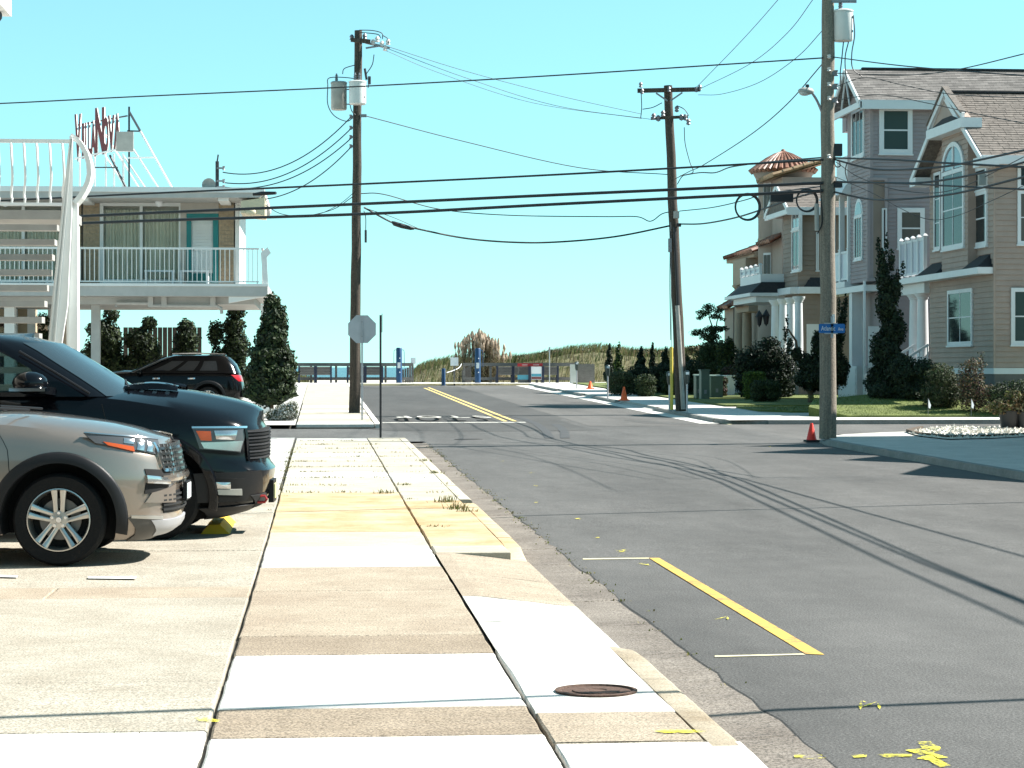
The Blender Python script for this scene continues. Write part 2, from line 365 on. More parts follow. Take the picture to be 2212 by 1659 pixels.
# ---- pavement slabs
def slab_mesh(x0, x1, y0, y1, m, gap=0.011, th=0.12, jit=0.005, dzr=None, bev=0.008):
    """one slab with slightly ragged edges; dzr(x) lowers it towards the kerb"""
    x0 += gap; x1 -= gap; y0 += gap*0.7; y1 -= gap*0.7
    k = 5; ring = []
    for i in range(k): ring.append((lerp(x0, x1, i/k), y0))
    for i in range(k): ring.append((x1, lerp(y0, y1, i/k)))
    for i in range(k): ring.append((lerp(x1, x0, i/k), y1))
    for i in range(k): ring.append((x0, lerp(y1, y0, i/k)))
    cx, cy = (x0+x1)/2, (y0+y1)/2
    pts = [(x+random.uniform(-jit, jit), y+random.uniform(-jit, jit)) for x, y in ring]
    tl = random.uniform(-0.004, 0.004); d = dzr or (lambda x: 0)
    def zt(x, y): return g(y)+tl+d(x)
    ins = []
    for x, y in pts:
        ln = math.hypot(x-cx, y-cy); ins.append((x-(x-cx)/ln*bev*1.5, y-(y-cy)/ln*bev*1.5))
    mb = MB(); n = len(pts)
    mb.v = [Vector((x, y, zt(x, y))) for x, y in ins]+[Vector((x, y, zt(x, y)-bev)) for x, y in pts]+[Vector((x, y, zt(x, y)-th)) for x, y in pts]
    # top: strips in x so that a sloping apron follows its profile
    mb.f.append(list(range(n))); mb.m.append(0)
    for a in (0, 1):
        for i in range(n): mb.f.append([a*n+i, a*n+(i+1)%n, (a+1)*n+(i+1)%n, (a+1)*n+i]); mb.m.append(0)
    return mb
def slab(parent, x0, x1, y0, y1, m, name='slab', **kw):
    return slab_mesh(x0, x1, y0, y1, m, **kw).build(name, m, parent=parent)
def yv(v, u=760): return onG(u, v).y
sw_mb = strip(-0.53, 1.03, 6.0, 49.3, -0.03, 3, 1); strip(1.03, 1.86, 6.0, 49.3, -0.2, 3, 1, mb=sw_mb)
sw = sw_mb.build('sidewalk', soil, origin=(0.6, 20, -0.1), kind='structure')
rows = [(1800, 1652, conc_white), (1652, 1590, conc_white), (1590, 1527, conc_brown), (1527, 1466, conc_white), (1466, 1413, conc_white),
        (1413, 1373, conc_brown), (1373, 1276, conc_beige), (1276, 1225, conc_beige), (1225, 1203, conc_pale), (1203, 1180, conc_white),
        (1180, 1148, conc_cream), (1148, 1105, conc_rust), (1105, 1064, conc_rust), (1064, 1048, conc_cream), (1048, 1032, conc_cream),
        (1032, 1019, conc_pale), (1019, 1008, conc_cream), (1008, 997, conc_cream), (997, 987, conc_cream), (987, 978, conc_pale), (978, 969, conc_cream), (969, 960, conc_cream), (960, 952, conc_cream), (952, 946, conc_pale)]
for v0, v1, m in rows: slab(sw, -0.497, 1.016, yv(v0), yv(v1), m, gap=0.009, jit=0.004)
ramp_d = lambda x: -0.085*max(0.0, min(1.0, (x-1.15)/0.7))
slab(sw, 1.02, 1.855, yv(1800), yv(1612), conc_white, gap=0.006)
for v0, v1, m, r in [(1611, 1610.5, conc_beige, 0), (1612, 1545, conc_beige, 0), (1545, 1405, conc_white, 0), (1405, 1345, conc_pale, 2), (1345, 1290, conc_pale, 1), (1290, 1240, conc_beige, 1), (1240, 1195, conc_beige, 1),
                     (1195, 1180, conc_cream, 0), (1180, 1130, conc_rust, 0), (1130, 1082, conc_rust, 0), (1082, 1062, conc_cream, 0), (1062, 1042, conc_cream, 0), (1042, 1024, conc_pale, 0), (1024, 1007, conc_cream, 0), (1007, 992, conc_cream, 0), (992, 977, conc_cream, 0), (977, 962, conc_cream, 0), (962, 946, conc_cream, 0)]:
    if r:
        y0, y1 = yv(v0)+.004, yv(v1)-.004; mb = MB(); xs = (1.026, 1.15, 1.3, 1.5, 1.7, 1.853); top = [[Vector((x, y+random.uniform(-.003, .003), g(y)+ramp_d(x)+random.uniform(-.002, .002))) for x in xs] for y in ysamples(y0, y1, .5)]
        mb.grid(top); mb.grid([[p-Vector((0, 0, .12)) for p in top[0]], top[0]]); mb.grid([top[-1], [p-Vector((0, 0, .12)) for p in top[-1]]]); mb.grid([[r_[-1], r_[-1]-Vector((0, 0, .12))] for r_ in top]); mb.build('slab', m, parent=sw)
    else: slab(sw, 1.02, 1.705, yv(v0), yv(v1), m, gap=0.006)
# kerb stones along the near pavement
def kerb_piece(parent, x0, x1, y0, y1, m, face=-1, drop0=False, drop1=False, h=0.13, name='kerb_stone'):
    """bevelled kerb stone; face=+1: exposed side towards +x, -1: towards -x"""
    mb = MB(); rows = []
    n = max(4, int((y1-y0)/0.4))
    for i in range(n+1):
        t = i/n; y = lerp(y0, y1, t); lo = 0.0
        if drop0: lo = max(lo, 1-t*n/2.2)
        if drop1: lo = max(lo, 1-(1-t)*n/2.2)
        lo = max(0, lo)*0.09
        zt = g(y)-lo+random.uniform(-0.003, 0.003); zb = g(y)-h-0.06
        jx = random.uniform(-0.004, 0.004)
        a, b = (x0, x1) if face > 0 else (x1, x0); s = 1 if face > 0 else -1
        rows.append([(a, y, zb), (a, y, zt), (b-s*0.035+jx, y, zt), (b-s*0.01+jx, y, zt-0.012), (b+jx, y, zt-0.035), (b+s*0.015, y, zb)])
    mb.grid(rows); n0 = len(rows[0]); mb.f.append(list(range(n0))); mb.m.append(0); mb.f.append([len(rows)*n0-n0+i for i in range(n0)]); mb.m.append(0)
    return mb.build(name, m, parent=parent, smooth=50)
def kerbs(parent, x0, x1, ya, yb, m, face, step, drop=(False, False)):
    ys = ysamples(ya, yb, step)
    for i in range(len(ys)-1):
        kerb_piece(parent, x0, x1, ys[i]+0.006, ys[i+1]-0.006, m, face, drop[0] and i == 0, drop[1] and i == len(ys)-2)
kerbs(sw, 1.705, 1.86, yv(1623), yv(1370), conc_kerb, 1, 2.2, (False, True))
kerbs(sw, 1.705, 1.86, yv(1197), yv(1088), conc_rust, 1, 1.8, (True, False))
kerbs(sw, 1.705, 1.86, yv(1080), yv(946), conc_cream, 1, 3.0)
gut = strip(1.86, 2.5, 6, 49.3, -0.2, 3).build('gutter', soil, origin=(2.1, 20, -0.2), kind='structure')
for y0 in [6+i*1.6 for i in range(27)]:
    slab_mesh(1.862, 2.40, y0, min(y0+1.6, 49.2), conc_gutter, gap=0.004, jit=0.008, dzr=lambda x: -0.135+0.013*(x-1.86)/0.45).build('gutter_slab', conc_gutter, parent=gut)
# car park slabs on the left
lot = strip(-14, -0.53, 6, 30, -0.03, 3, 2).build('parking_lot', soil, origin=(-5, 18, -0.1), kind='structure')
ly = [6.0, yv(1650, 300), yv(1582, 300), yv(1474, 300), yv(1292, 300), yv(1268, 300), 20.6, 24, 27, 30]
lm = [conc_white, conc_white, conc_lot, conc_lot, conc_beige, conc_lot, conc_lot, conc_lot, conc_lot]
for i in range(len(ly)-1):
    if i == 4: xs = [-0.503, onG(112, 1280).x, -6.0, -9.5]
    elif i >= 5: xs = [-0.503, -3.2, -6.2, -9.5]
    else: xs = [-0.503, -4.6, -9.5]
    for j in range(len(xs)-1): slab(lot, xs[j+1], xs[j], ly[i], ly[i+1], lm[i], jit=0.004, gap=0.006)
sheet('stall_line', [(190, 1245), (295, 1246), (293, 1250), (190, 1249)], 0.009, white, parent=lot)
sheet('stall_line', [(0, 1242), (38, 1243), (38, 1247), (0, 1246)], 0.009, white, parent=lot)
strip(-60, -0.53, 30.0, 49.6, -0.01, 3, 3).build('parking_lot', conc_pale, origin=(-20, 40, 0), kind='structure')
# far left block
fsw = strip(-0.62, 1.44, 58.9, 121.4, -0.08, 4).build('sidewalk', soil, origin=(0.4, 70, 0), kind='structure')
for i in range(12): slab(fsw, -0.6, 1.42, 59.0+i*1.8, 59.0+(i+1)*1.8, (conc_white, conc_cream, conc_cream)[i % 3], gap=0.012)
strip(-0.6, 1.42, 80.65, 121.4, 0.0, 3).build('sidewalk_sheet', conc_cream, parent=fsw)
kerbs(fsw, 1.44, 1.60, 59.0, 121, conc_white, 1, 6.0)
strip(-60, -0.62, 58.8, 121.4, -0.012, 4, 3).build('parking_lot', conc_pale, origin=(-25, 80, 0), kind='structure')
# right near corner pavement, kerb and gravel bed
pts = [(10.62, 18), (10.62, 40), (10.62, 44.5), (10.75, 46.3), (11.2, 47.7), (12.0, 48.8), (13.2, 50.2), (15, 52.3), (17, 54.2), (20, 56.0), (26, 57.4), (60, 58), (60, 18)]
mb = MB(); rows = [[(max(10.7, 10.7), y, g(y)) for x in (0,)] for y in (0,)]
mb = MB(); rr = []
edge = [(10.70, 18), (10.70, 22), (10.70, 26), (10.70, 30), (10.70, 34), (10.70, 38), (10.70, 42), (10.70, 45), (10.75, 47.2), (11.0, 49.0), (11.7, 50.3), (12.8, 51.5), (14.3, 52.7), (16, 53.8), (18.5, 55.2), (22, 56.4), (30, 57.2)]
mb.grid([[(x, y, g(y)), (max(x+3, 13), y-(0.8 if y > 46 else 0), g(y)+0.01), (40, y-(6 if y > 46 else 0), g(y)+0.02)] for x, y in edge])
rsw = mb.build('sidewalk', concrete('concrete_corner', (0.56, 0.53, 0.49), 0.2, 0.2), origin=(12, 40, 0), kind='structure')
for i in range(len(edge)-1):
    (xa, ya), (xb, yb) = edge[i], edge[i+1]; d = Vector((xb-xa, yb-ya, 0)).normalized(); nn = Vector((-d.y, d.x, 0))*0.16
    a0 = Vector((xa, ya, g(ya)+0.003))+d*0.005; b0 = Vector((xb, yb, g(yb)+0.003))-d*0.005
    lowers = 0.07 if 46.5 < ya < 50 else 0
    mb = MB(); dz = Vector((0, 0, -0.2)); lo = Vector((0, 0, -lowers))
    mb.hexa([a0+dz+nn*1.1, a0+dz-nn*0.1, b0+dz-nn*0.1, b0+dz+nn*1.1, a0+lo+nn*0.85, a0+lo*0.3-nn*0.1, b0+lo*0.3-nn*0.1, b0+lo+nn*0.85]); mb.build('kerb_stone', conc_kerbgrey, parent=rsw)
gravm = mat('white_gravel', (0.55, 0.52, 0.46), 0.95, var=0.2, scale=30, fine=0.4, fscale=25)
bed = [(2128, 923), (2050, 921), (2046, 921), (1990, 927), (1962, 934), (1985, 941), (2048, 948), (2140, 946), (2260, 940), (2300, 926), (2212, 922)]
gb = sheet('gravel_bed', bed, 0.035, gravm); 
mb = MB(); rnd = random.Random(5)
cs = [onG(u, v, 0.03) for u, v in bed]; xs0 = min(p.x for p in cs); xs1 = max(p.x for p in cs); ys0 = min(p.y for p in cs); ys1 = max(p.y for p in cs)
def inpoly(x, y, poly):
    c = False
    for i in range(len(poly)):
        a, b = poly[i], poly[i-1]
        if (a.y > y) != (b.y > y) and x < (b.x-a.x)*(y-a.y)/(b.y-a.y)+a.x: c = not c
    return c
k = 0
while k < 1600:
    x = rnd.uniform(xs0, xs1); y = rnd.uniform(ys0, ys1)
    if not inpoly(x, y, cs): continue
    k += 1; s = rnd.uniform(0.03, 0.075); z = g(y)+0.03
    q = [Vector((x+rnd.uniform(-s, s), y+rnd.uniform(-s, s), z)) for _ in range(3)]
    mb.add(q+[Vector((x, y, z+s*rnd.uniform(0.5, 1.1)))], [(0, 1, 3), (1, 2, 3), (2, 0, 3)])
mb.build('gravel', gravm, origin=(cs[0].x, cs[0].y, g(cs[0].y)), label='white gravel filling the corner planting bed', cat='gravel', kind='stuff')
bt = [onG(u, v, 0.0) for u, v in bed[3:9]]
edging = thing('bed_edging', 'dark low edging round the white gravel bed', 'edging', bt[2])
for i in range(len(bt)-1):
    mb = MB(); mb.bar(bt[i]+Vector((0, 0, 0.02)), bt[i+1]+Vector((0, 0, 0.02)), 0.10, 0.11); mb.build('edging_board', barkm, parent=edging)
# right far block: kerb, gutter, pavement, lawns
frs = strip(11.18, 13.4, 61.7, 121.4, 0.0, 3, 1).build('sidewalk', conc_white, origin=(12, 80, 0), kind='structure')
strip(13.4, 60, 61.7, 63.9, 0.0, 1.1, 3).build('sidewalk', conc_white, origin=(30, 63, 0), kind='structure')
strip(10.45, 11.0, 62.2, 121.4, RZ+0.009, 3).build('gutter', conc_white, origin=(10.7, 80, 0), kind='structure')
for ya, yb in ((63.2, 75.2), (84.5, 92.4), (95.7, 103.7), (106, 117)): kerbs(frs, 11.0, 11.17, ya, yb, conc_kerbgrey, -1, 4.0, (False, True))
for ya, yb in ((75.2, 84.5), (92.4, 95.7), (103.7, 106), (117, 121.3)):
    mb = MB(); mb.grid([[(11.0, y, g(y)+RZ+0.012), (11.18, y, g(y)-0.06), (11.19, y, g(y)-0.004)] for y in ysamples(ya, yb, 2)]); mb.build('driveway_ramp', conc_pale, parent=frs)
for k in range(7):                                        # rounded corner of the far pavement
    a0 = math.pi/2*k/7; a1 = math.pi/2*(k+1)/7; c = Vector((12.25, 62.95, 0)); r = 1.25
    p0 = c+Vector((-r*math.cos(a0), -r*math.sin(a0), 0)); p1 = c+Vector((-r*math.cos(a1), -r*math.sin(a1), 0))
    q0 = c+Vector((-(r-0.17)*math.cos(a0), -(r-0.17)*math.sin(a0), 0)); q1 = c+Vector((-(r-0.17)*math.cos(a1), -(r-0.17)*math.sin(a1), 0))
    up = lambda p, dz: Vector((p.x, p.y, g(p.y)+dz))
    mb = MB(); mb.hexa([up(p0, -0.2), up(q0, -0.2), up(q1, -0.2), up(p1, -0.2), up(p0, 0.004), up(q0, 0.004), up(q1, 0.004), up(p1, 0.004)]); mb.build('kerb_stone', conc_kerbgrey, parent=frs)
mb = MB(); mb.box((12.25, 61.55, 0), (60, 61.72, g(61.7)+0.004)); mb.build('kerb_stone', conc_kerbgrey, parent=frs)
lawnm = mat('lawn_turf', (0.10, 0.13, 0.028), 0.95, var=0.3, scale=1.5, fine=0.4, fscale=45, bump=0.9, bscale=50, tintc=(0.115, 0.135, 0.034))
def lawn_z(y, x=20): return g(y)+0.05+(0.15*max(0, min(y, 67.6)-64.0) if y < 68 and x > 14.1 else 0.0)
def lawn(outline, dz=0.05):
    pts = [Vector((x, y, lawn_z(y))) for x, y in outline]; mb = MB(); n = len(pts)
    mb.add(pts+[Vector((p.x, p.y, g(p.y)-0.05)) for p in pts], [list(range(n))]+[[i, (i+1) % n, n+(i+1) % n, n+i] for i in range(n)])
    return mb.build('lawn', lawnm, kind='structure')
L1 = [(15.0, 64.0), (40, 63.95), (40, 67.6), (16.4, 67.5), (14.6, 66.6), (14.2, 65.4)]
L2 = [(14.4, 68.7), (40, 68.9), (40, 74.5), (13.7, 74.3), (13.6, 70)]
L3 = [(13.6, 75.6), (40, 75.6), (40, 84), (13.5, 84)]
L4 = [(13.5, 85.5), (40, 85.5), (40, 97), (13.5, 97)]
L5 = [(13.5, 98.2), (40, 98.2), (40, 121), (13.5, 121)]
for L in (L1, L2, L3, L4, L5): lawn(L)
strip(13.4, 42, 63.9, 121.4, -0.012, 4, 2).build('garden_path', conc_pale, origin=(20, 90, 0), kind='structure')
rnd = random.Random(11); mb = MB()
def blades(mb, n, fx, fy, h0, h1, w, lean, rnd, dz=0.05, mi=0):
    for _ in range(n):
        x, y = fx(), fy(); z = lawn_z(y); h = rnd.uniform(h0, h1); a = rnd.uniform(0, 6.28); d = Vector((math.cos(a), math.sin(a), 0))
        b = Vector((x, y, z)); t = b+Vector((rnd.uniform(-lean, lean), rnd.uniform(-lean, lean), h))
        mb.add([b-d*w, b+d*w, t], [(0, 1, 2)], mi)
gdark = leafmat('grass_blade', (0.10, 0.14, 0.03), 0.3); glight = leafmat('grass_blade_light', (0.10, 0.14, 0.035), 0.3)
blades(mb, 9000, lambda: rnd.uniform(14.5, 21), lambda: rnd.uniform(63.98, 67.4), 0.02, 0.05, 0.006, 0.02, rnd)
blades(mb, 4000, lambda: rnd.uniform(13.8, 20), lambda: rnd.uniform(68.8, 74.2), 0.02, 0.05, 0.007, 0.02, rnd)
mb.build('lawn_grass', gdark, origin=(16, 65, g(65)), label='short mown grass on the corner house lawns', cat='grass', kind='stuff', fix=False)

# ---- road markings
def rmark(name, pix, m, dz=RZ+0.004, parent=road): return sheet(name, pix, dz, m, parent=parent)
rmark('yellow_bay_line', [(1402, 1205), (1424, 1205), (1781, 1414), (1740, 1412)], ypaint)
rmark('thin_bay_line', [(1259, 1206), (1402, 1204.5), (1402, 1206.5), (1259, 1208.5)], cpaint)
rmark('thin_bay_line', [(1544, 1416), (1735, 1411.5), (1740, 1414), (1544, 1419)], cpaint)
def linequad(x0, x1, y0, y1, m, name, dz=RZ+0.008):
    mb = MB(); mb.grid([[(x0, y, g(y)+dz), (x1, y, g(y)+dz)] for y in ysamples(y0, y1, 3)]); return mb.build(name, m, parent=road)
linequad(5.20, 5.32, 64.4, 114.5, ypaint2, 'centre_line'); linequad(5.47, 5.59, 64.4, 116, ypaint2, 'centre_line')
linequad(1.75, 5.75, 63.3, 63.75, wpaint, 'stop_bar')
rmark('parking_line', [(1522, 907), (1582, 916.5), (1575, 917), (1516, 907.5)], cpaint, RZ+0.008)
def letters(txt, size, m, name, parent, M4, ext=0.0, sx=1.0, label=None, spacing=1.0, bold=0.0):
    """built-in font -> one mesh per string, placed by matrix"""
    cu = bpy.data.curves.new('glyphs', 'FONT'); cu.body = txt; cu.size = size; cu.extrude = ext; cu.align_x = 'CENTER'; cu.resolution_u = 3; cu.offset = bold*size; cu.space_character = spacing
    to = bpy.data.objects.new('glyphs', cu); COL.objects.link(to); bpy.context.view_layer.update()
    me = bpy.data.meshes.new_from_object(to.evaluated_get(bpy.context.evaluated_depsgraph_get()))
    bpy.data.objects.remove(to); bpy.data.curves.remove(cu)
    me.transform(Matrix.Diagonal((sx, 1, 1, 1))); me.name = name
    me.materials.clear(); me.materials.append(m) if not isinstance(m, list) else [me.materials.append(k) for k in m]
    if parent is not None: M4 = Matrix.Translation(-ORG[parent]) @ M4
    me.transform(M4)
    o = bpy.data.objects.new(name, me); COL.objects.link(o)
    if parent is not None: o.parent = parent; ORG[o] = ORG[parent]
    return o
for ch, x in zip('STOP', (4.75, 4.0, 3.2, 2.45)):             # reads for drivers leaving the beach end
    yb = 69.0
    M4 = Matrix.Translation((x, yb, g(yb)+RZ+0.02)) @ Matrix.Rotation(math.radians(-0.55), 4, 'X') @ Matrix.Rotation(math.pi, 4, 'Z')
    letters(ch, 6.4, wpaint, 'stop_letter', road, M4, sx=0.145, bold=.012)
def spray_mark(u, v, w, h, seed, parent=road, dz=RZ+0.006, n=4):
    r = random.Random(seed); mb = MB()
    for i in range(n):
        a = onG(u+r.uniform(-w, w)*0.8, v+r.uniform(-h, h), dz); b = onG(u+r.uniform(-w, w), v+r.uniform(-h, h)*0.8, dz)
        d = b-a
        if d.length < 0.03: continue
        s = Vector((-d.y, d.x, 0)).normalized()*r.uniform(0.006, 0.014)
        k = a.lerp(b, r.uniform(0.3, 0.7)); dzv = Vector((0, 0, 0.0006*i))
        mb.add([a+dzv, k-s+dzv, b+dzv, k+s*0.8+dzv], [(0, 1, 2, 3)])
    if mb.f: mb.build('spray_mark', spray, parent=parent)
for i, (u, v, w, h) in enumerate([(1290, 1161, 13, 2), (1345, 1191, 19, 5), (1395, 1219, 19, 3), (1566, 1336, 25, 5), (1878, 1524, 34, 13), (1247, 1120, 12, 2), (1157, 1085, 10, 2), (1158, 1049, 8, 1.5), (1150, 1021, 7, 1), (1085, 996, 6, 1), (1660, 915+50, 5, 1)]): spray_mark(u, v, w, h, i)
def splash(u, v, pts, parent, dz, name='spray_mark'):
    mb = MB(); c = onG(u, v, dz); ring = [onG(u+a, v+b, dz) for a, b in pts]
    mb.add([c]+ring, [(0, i+1, (i+1) % len(ring)+1) for i in range(len(ring))]); mb.build(name, spray, parent=parent)
splash(2010, 1628, [(-55, -8), (-18, -12), (-28, -26), (0, -27), (8, -20), (22, -14), (20, -8), (5, -2), (40, 8), (12, 10), (44, 25), (20, 29), (-4, 14), (-30, 10), (-12, 4), (-30, 0)], road, RZ+0.006)
splash(1935, 1632, [(-40, -2), (-20, -4), (35, -3), (35, 1), (-20, 4)], road, RZ+0.006)
splash(1855, 1633, [(-18, -2), (0, -4), (18, -3), (16, 2), (-10, 3)], road, RZ+0.006)
splash(1755, 1634, [(-40, -3), (0, -4), (42, -6), (40, 2), (0, 5), (-38, 3)], gut, -0.117)
splash(1465, 1579, [(-60, -1), (-20, -4), (50, -2), (62, 1), (20, 4), (-30, 4)], sw, 0.008)
splash(450, 1554, [(-30, -4), (0, -4), (28, 1), (20, 5), (-20, 3)], lot, 0.008)
# tar snakes, tyre marks, manhole
def track(pix, w, m, name, dz=RZ+0.0085):
    pts = [onG(u, v, dz) for u, v in pix]; mb = MB(); rows = []
    for i, p in enumerate(pts):
        d = pts[min(i+1, len(pts)-1)]-pts[max(0, i-1)]; s = Vector((-d.y, d.x, 0)).normalized()*w/2; rows.append([p-s, p+s])
    mb.grid(rows); mb.build(name, m, parent=road)
skid = mat('tyre_rubber_trace', (0.042, 0.042, 0.043), 0.85, var=0.15)
track([(1108, 899), (1133, 905), (1160, 916), (1180, 932), (1187, 946)], 0.22, skid, 'tyre_mark')
track([(1199, 916), (1212, 924), (1220, 934), (1221, 946)], 0.22, skid, 'tyre_mark')
track([(1300, 931), (1250, 930.5), (1100, 931), (900, 933)], 0.06, tar, 'tar_seam', RZ+0.009)
iron = mat('cast_iron', (0.035, 0.03, 0.028), 0.7, 0.4, var=0.3, scale=20, bump=0.5, bscale=60); rustm = mat('rusty_iron', (0.09, 0.05, 0.035), 0.85, 0.2, var=0.4, scale=14, bump=0.6, bscale=50)
c = onG(1012, 949, RZ); mb = MB(); mb.lathe([(0.001, 0.008), (0.3, 0.008), (0.33, 0.004), (0.34, -0.02)], c, 24); mb.build('manhole_cover', iron, origin=c, label='round iron manhole cover in the asphalt before the stop line', cat='manhole cover')
c = onG(1288, 1491, 0.011); uc = thing('utility_cover', 'small rusty round utility cover set in the white pavement slab', 'utility cover', c)
mb = MB(); mb.lathe([(0.205, -0.01), (0.21, 0.004), (0.19, 0.006), (0.185, -0.002), (0.18, -0.015)], c, 32); mb.build('rim', rustm, parent=uc)
mb = MB(); mb.lathe([(0.001, -0.002), (0.05, -0.002), (0.055, 0.002), (0.12, 0.002), (0.125, -0.004), (0.178, -0.003), (0.178, -0.03)], c, 32); mb.build('lid', rustm, parent=uc)
# weeds in the joints
weed1 = leafmat('weed_green', (0.10, 0.115, 0.03), 0.3); weed2 = leafmat('weed_dry', (0.17, 0.14, 0.06), 0.2)
mb = MB(); rnd = random.Random(3)
def tuft(x, y, z, n, h, sp):
    for _ in range(n):
        a = rnd.uniform(0, 6.28); d = Vector((math.cos(a), math.sin(a), 0)); w = rnd.uniform(0.003, 0.007)
        b = Vector((x+rnd.gauss(0, sp*0.4), y+rnd.gauss(0, sp*0.25), z)); e = b+d*rnd.uniform(0.2, 1.0)*h+Vector((0, 0, h*rnd.uniform(0.3, 1)))
        s = Vector((-d.y, d.x, 0))*w; mid = (b+e)/2+Vector((0, 0, h*0.15))
        mb.add([b-s, b+s, mid+s, e, mid-s], [(0, 1, 2, 4), (4, 2, 3)], 0 if rnd.random() < 0.55 else 1)
joint_y = [yv(v) for v in (1064, 1048, 1032, 1019, 1008, 997, 987, 978, 969, 960, 952)]
for y in joint_y:
    for _ in range(rnd.randint(4, 9)): tuft(rnd.uniform(-0.45, 1.0), y, g(y)-0.01, rnd.randint(8, 26), rnd.uniform(0.02, 0.05), 0.22)
    for _ in range(rnd.randint(1, 4)): tuft(rnd.uniform(1.05, 1.8), y+rnd.uniform(-0.1, 0.1), g(y)-0.01, rnd.randint(6, 18), rnd.uniform(0.02, 0.06), 0.2)
for _ in range(70):
    y = rnd.uniform(23, 44); tuft(-0.5+rnd.gauss(0, 0.02), y, g(y)-0.03, rnd.randint(4, 14), rnd.uniform(0.02, 0.07), 0.1)
for _ in range(30):
    y = rnd.uniform(18, 30); tuft(1.02+rnd.gauss(0, 0.01), y, g(y)-0.03, rnd.randint(3, 9), rnd.uniform(0.02, 0.04), 0.08)
for u, v, n, h in [(826, 1066, 50, 0.09), (965, 1085, 60, 0.12), (985, 1100, 60, 0.12), (1010, 1105, 40, 0.09), (915, 996, 40, 0.08), (945, 1022, 40, 0.08), (938, 1138, 30, 0.05), (890, 1078, 25, 0.05), (200*0.4882*4.3, 1100, 10, 0.03), (285, 1579, 60, 0.03)]:
    p = onG(u, v); tuft(p.x, p.y, p.z-0.02 if p.x < 1.85 else g(p.y)-0.13, n, h, 0.18)
for _ in range(150):
    y = rnd.uniform(17, 48.5) if rnd.random() < 0.8 else rnd.uniform(11, 48); tuft(2.29+rnd.gauss(0, 0.035), y, g(y)-0.12, rnd.randint(3, 8), rnd.uniform(0.01, 0.03), 0.1)
mb.build('joint_weeds', [weed1, weed2], origin=(1, 30, 0), label='small weeds and dry grass growing in the pavement joints', cat='weeds', kind='stuff', fix=False)
# ================================================================== POLES, WIRES, SIGNS, STREET FURNITURE
def smooth_pts(pts, n=8):
    pts = [Vector(p) for p in pts]
    if len(pts) < 3: return [pts[0].lerp(pts[-1], i/n) for i in range(n+1)]
    out = []; q = [pts[0]*2-pts[1]]+pts+[pts[-1]*2-pts[-2]]
    for i in range(1, len(q)-2):
        for k in range(n):
            t = k/n; a, b, c, d = q[i-1], q[i], q[i+1], q[i+2]
            out.append(0.5*((2*b)+(c-a)*t+(2*a-5*b+4*c-d)*t*t+(3*b-a-3*c+d)*t**3))
    out.append(pts[-1]); return out
def sagwire(p0, p1, sag, n=24):
    p0, p1 = Vector(p0), Vector(p1)
    return [p0.lerp(p1, i/n)-Vector((0, 0, 4*sag*(i/n)*(1-i/n))) for i in range(n+1)]
def wire(pts, r, label, group, name='overhead_wire', cat='wire', m=None, n=5):
    mb = MB(); mb.tube(pts, r, n); return mb.build(name, m or cable, label=label, cat=cat, group=group, smooth=60)
def pwire(pix, r, label, group, **kw): return wire(smooth_pts([P(*p) for p in pix]), r, label, group, **kw)
def shaft(base, top, rb, rt, n=14, seg=14, wob=0.012, seed=1):
    r = random.Random(seed); base, top = Vector(base), Vector(top); pts = []; rs = []
    for i in range(seg+1):
        t = i/seg; p = base.lerp(top, t)+Vector((r.uniform(-wob, wob), r.uniform(-wob, wob), 0)) if 0 < i < seg else base.lerp(top, t)
        pts.append(p); rs.append(lerp(rb, rt, t)*(1+r.uniform(-0.015, 0.015)))
    mb = MB(); mb.tube(pts, rs, n); return mb
def can(parent, c, r, h, m, lidm=None, bush=1):
    """pole transformer tank with lid, hanger bands and bushings; c = bottom centre"""
    c = Vector(c); mb = MB()
    mb.lathe([(0.001, 0), (r*0.9, 0), (r, 0.03), (r, h*0.93), (r*1.03, h*0.935), (r*1.03, h*0.955), (r, h*0.96)], c, 24)
    t = mb.build('transformer', m, parent=parent, smooth=40)
    mb = MB(); mb.lathe([(r*1.06, h*0.955), (r*1.06, h*0.985), (r*0.9, h*1.02), (0.001, h*1.05)], c, 24); mb.build('tank_lid', lidm or m, parent=t, smooth=40)
    for i in range(bush):
        b = c+Vector((r*(0.2 if i else -0.3), -r*0.2, h*1.02)); mb = MB(); mb.tube([b, b+Vector((0, 0, 0.1)), b+Vector((0, 0, 0.24))], [0.045, 0.04, 0.022], 8)
        for k in range(3): mb.lathe([(0.03, 0), (0.058, 0.012), (0.03, 0.025)], b+Vector((0, 0, 0.06+k*0.05)), 10)
        mb.build('bushing', hard, parent=t)
    for zz in (h*0.3, h*0.75):
        mb = MB(); mb.lathe([(0.001, 0), (0.03, 0), (0.03, 0.02), (0.001, 0.02)], c+Vector((r*0.75, -r*0.68, zz)), 8, axis='y'); mb.build('tank_stud', hard, parent=t)
    return t
def spool(mb, p, ax=(0, 0, 1), r=0.045):
    mb.lathe([(0.001, -0.06), (r, -0.06), (r*0.6, -0.02), (r*0.6, 0.02), (r, 0.06), (0.001, 0.06)], p, 10)
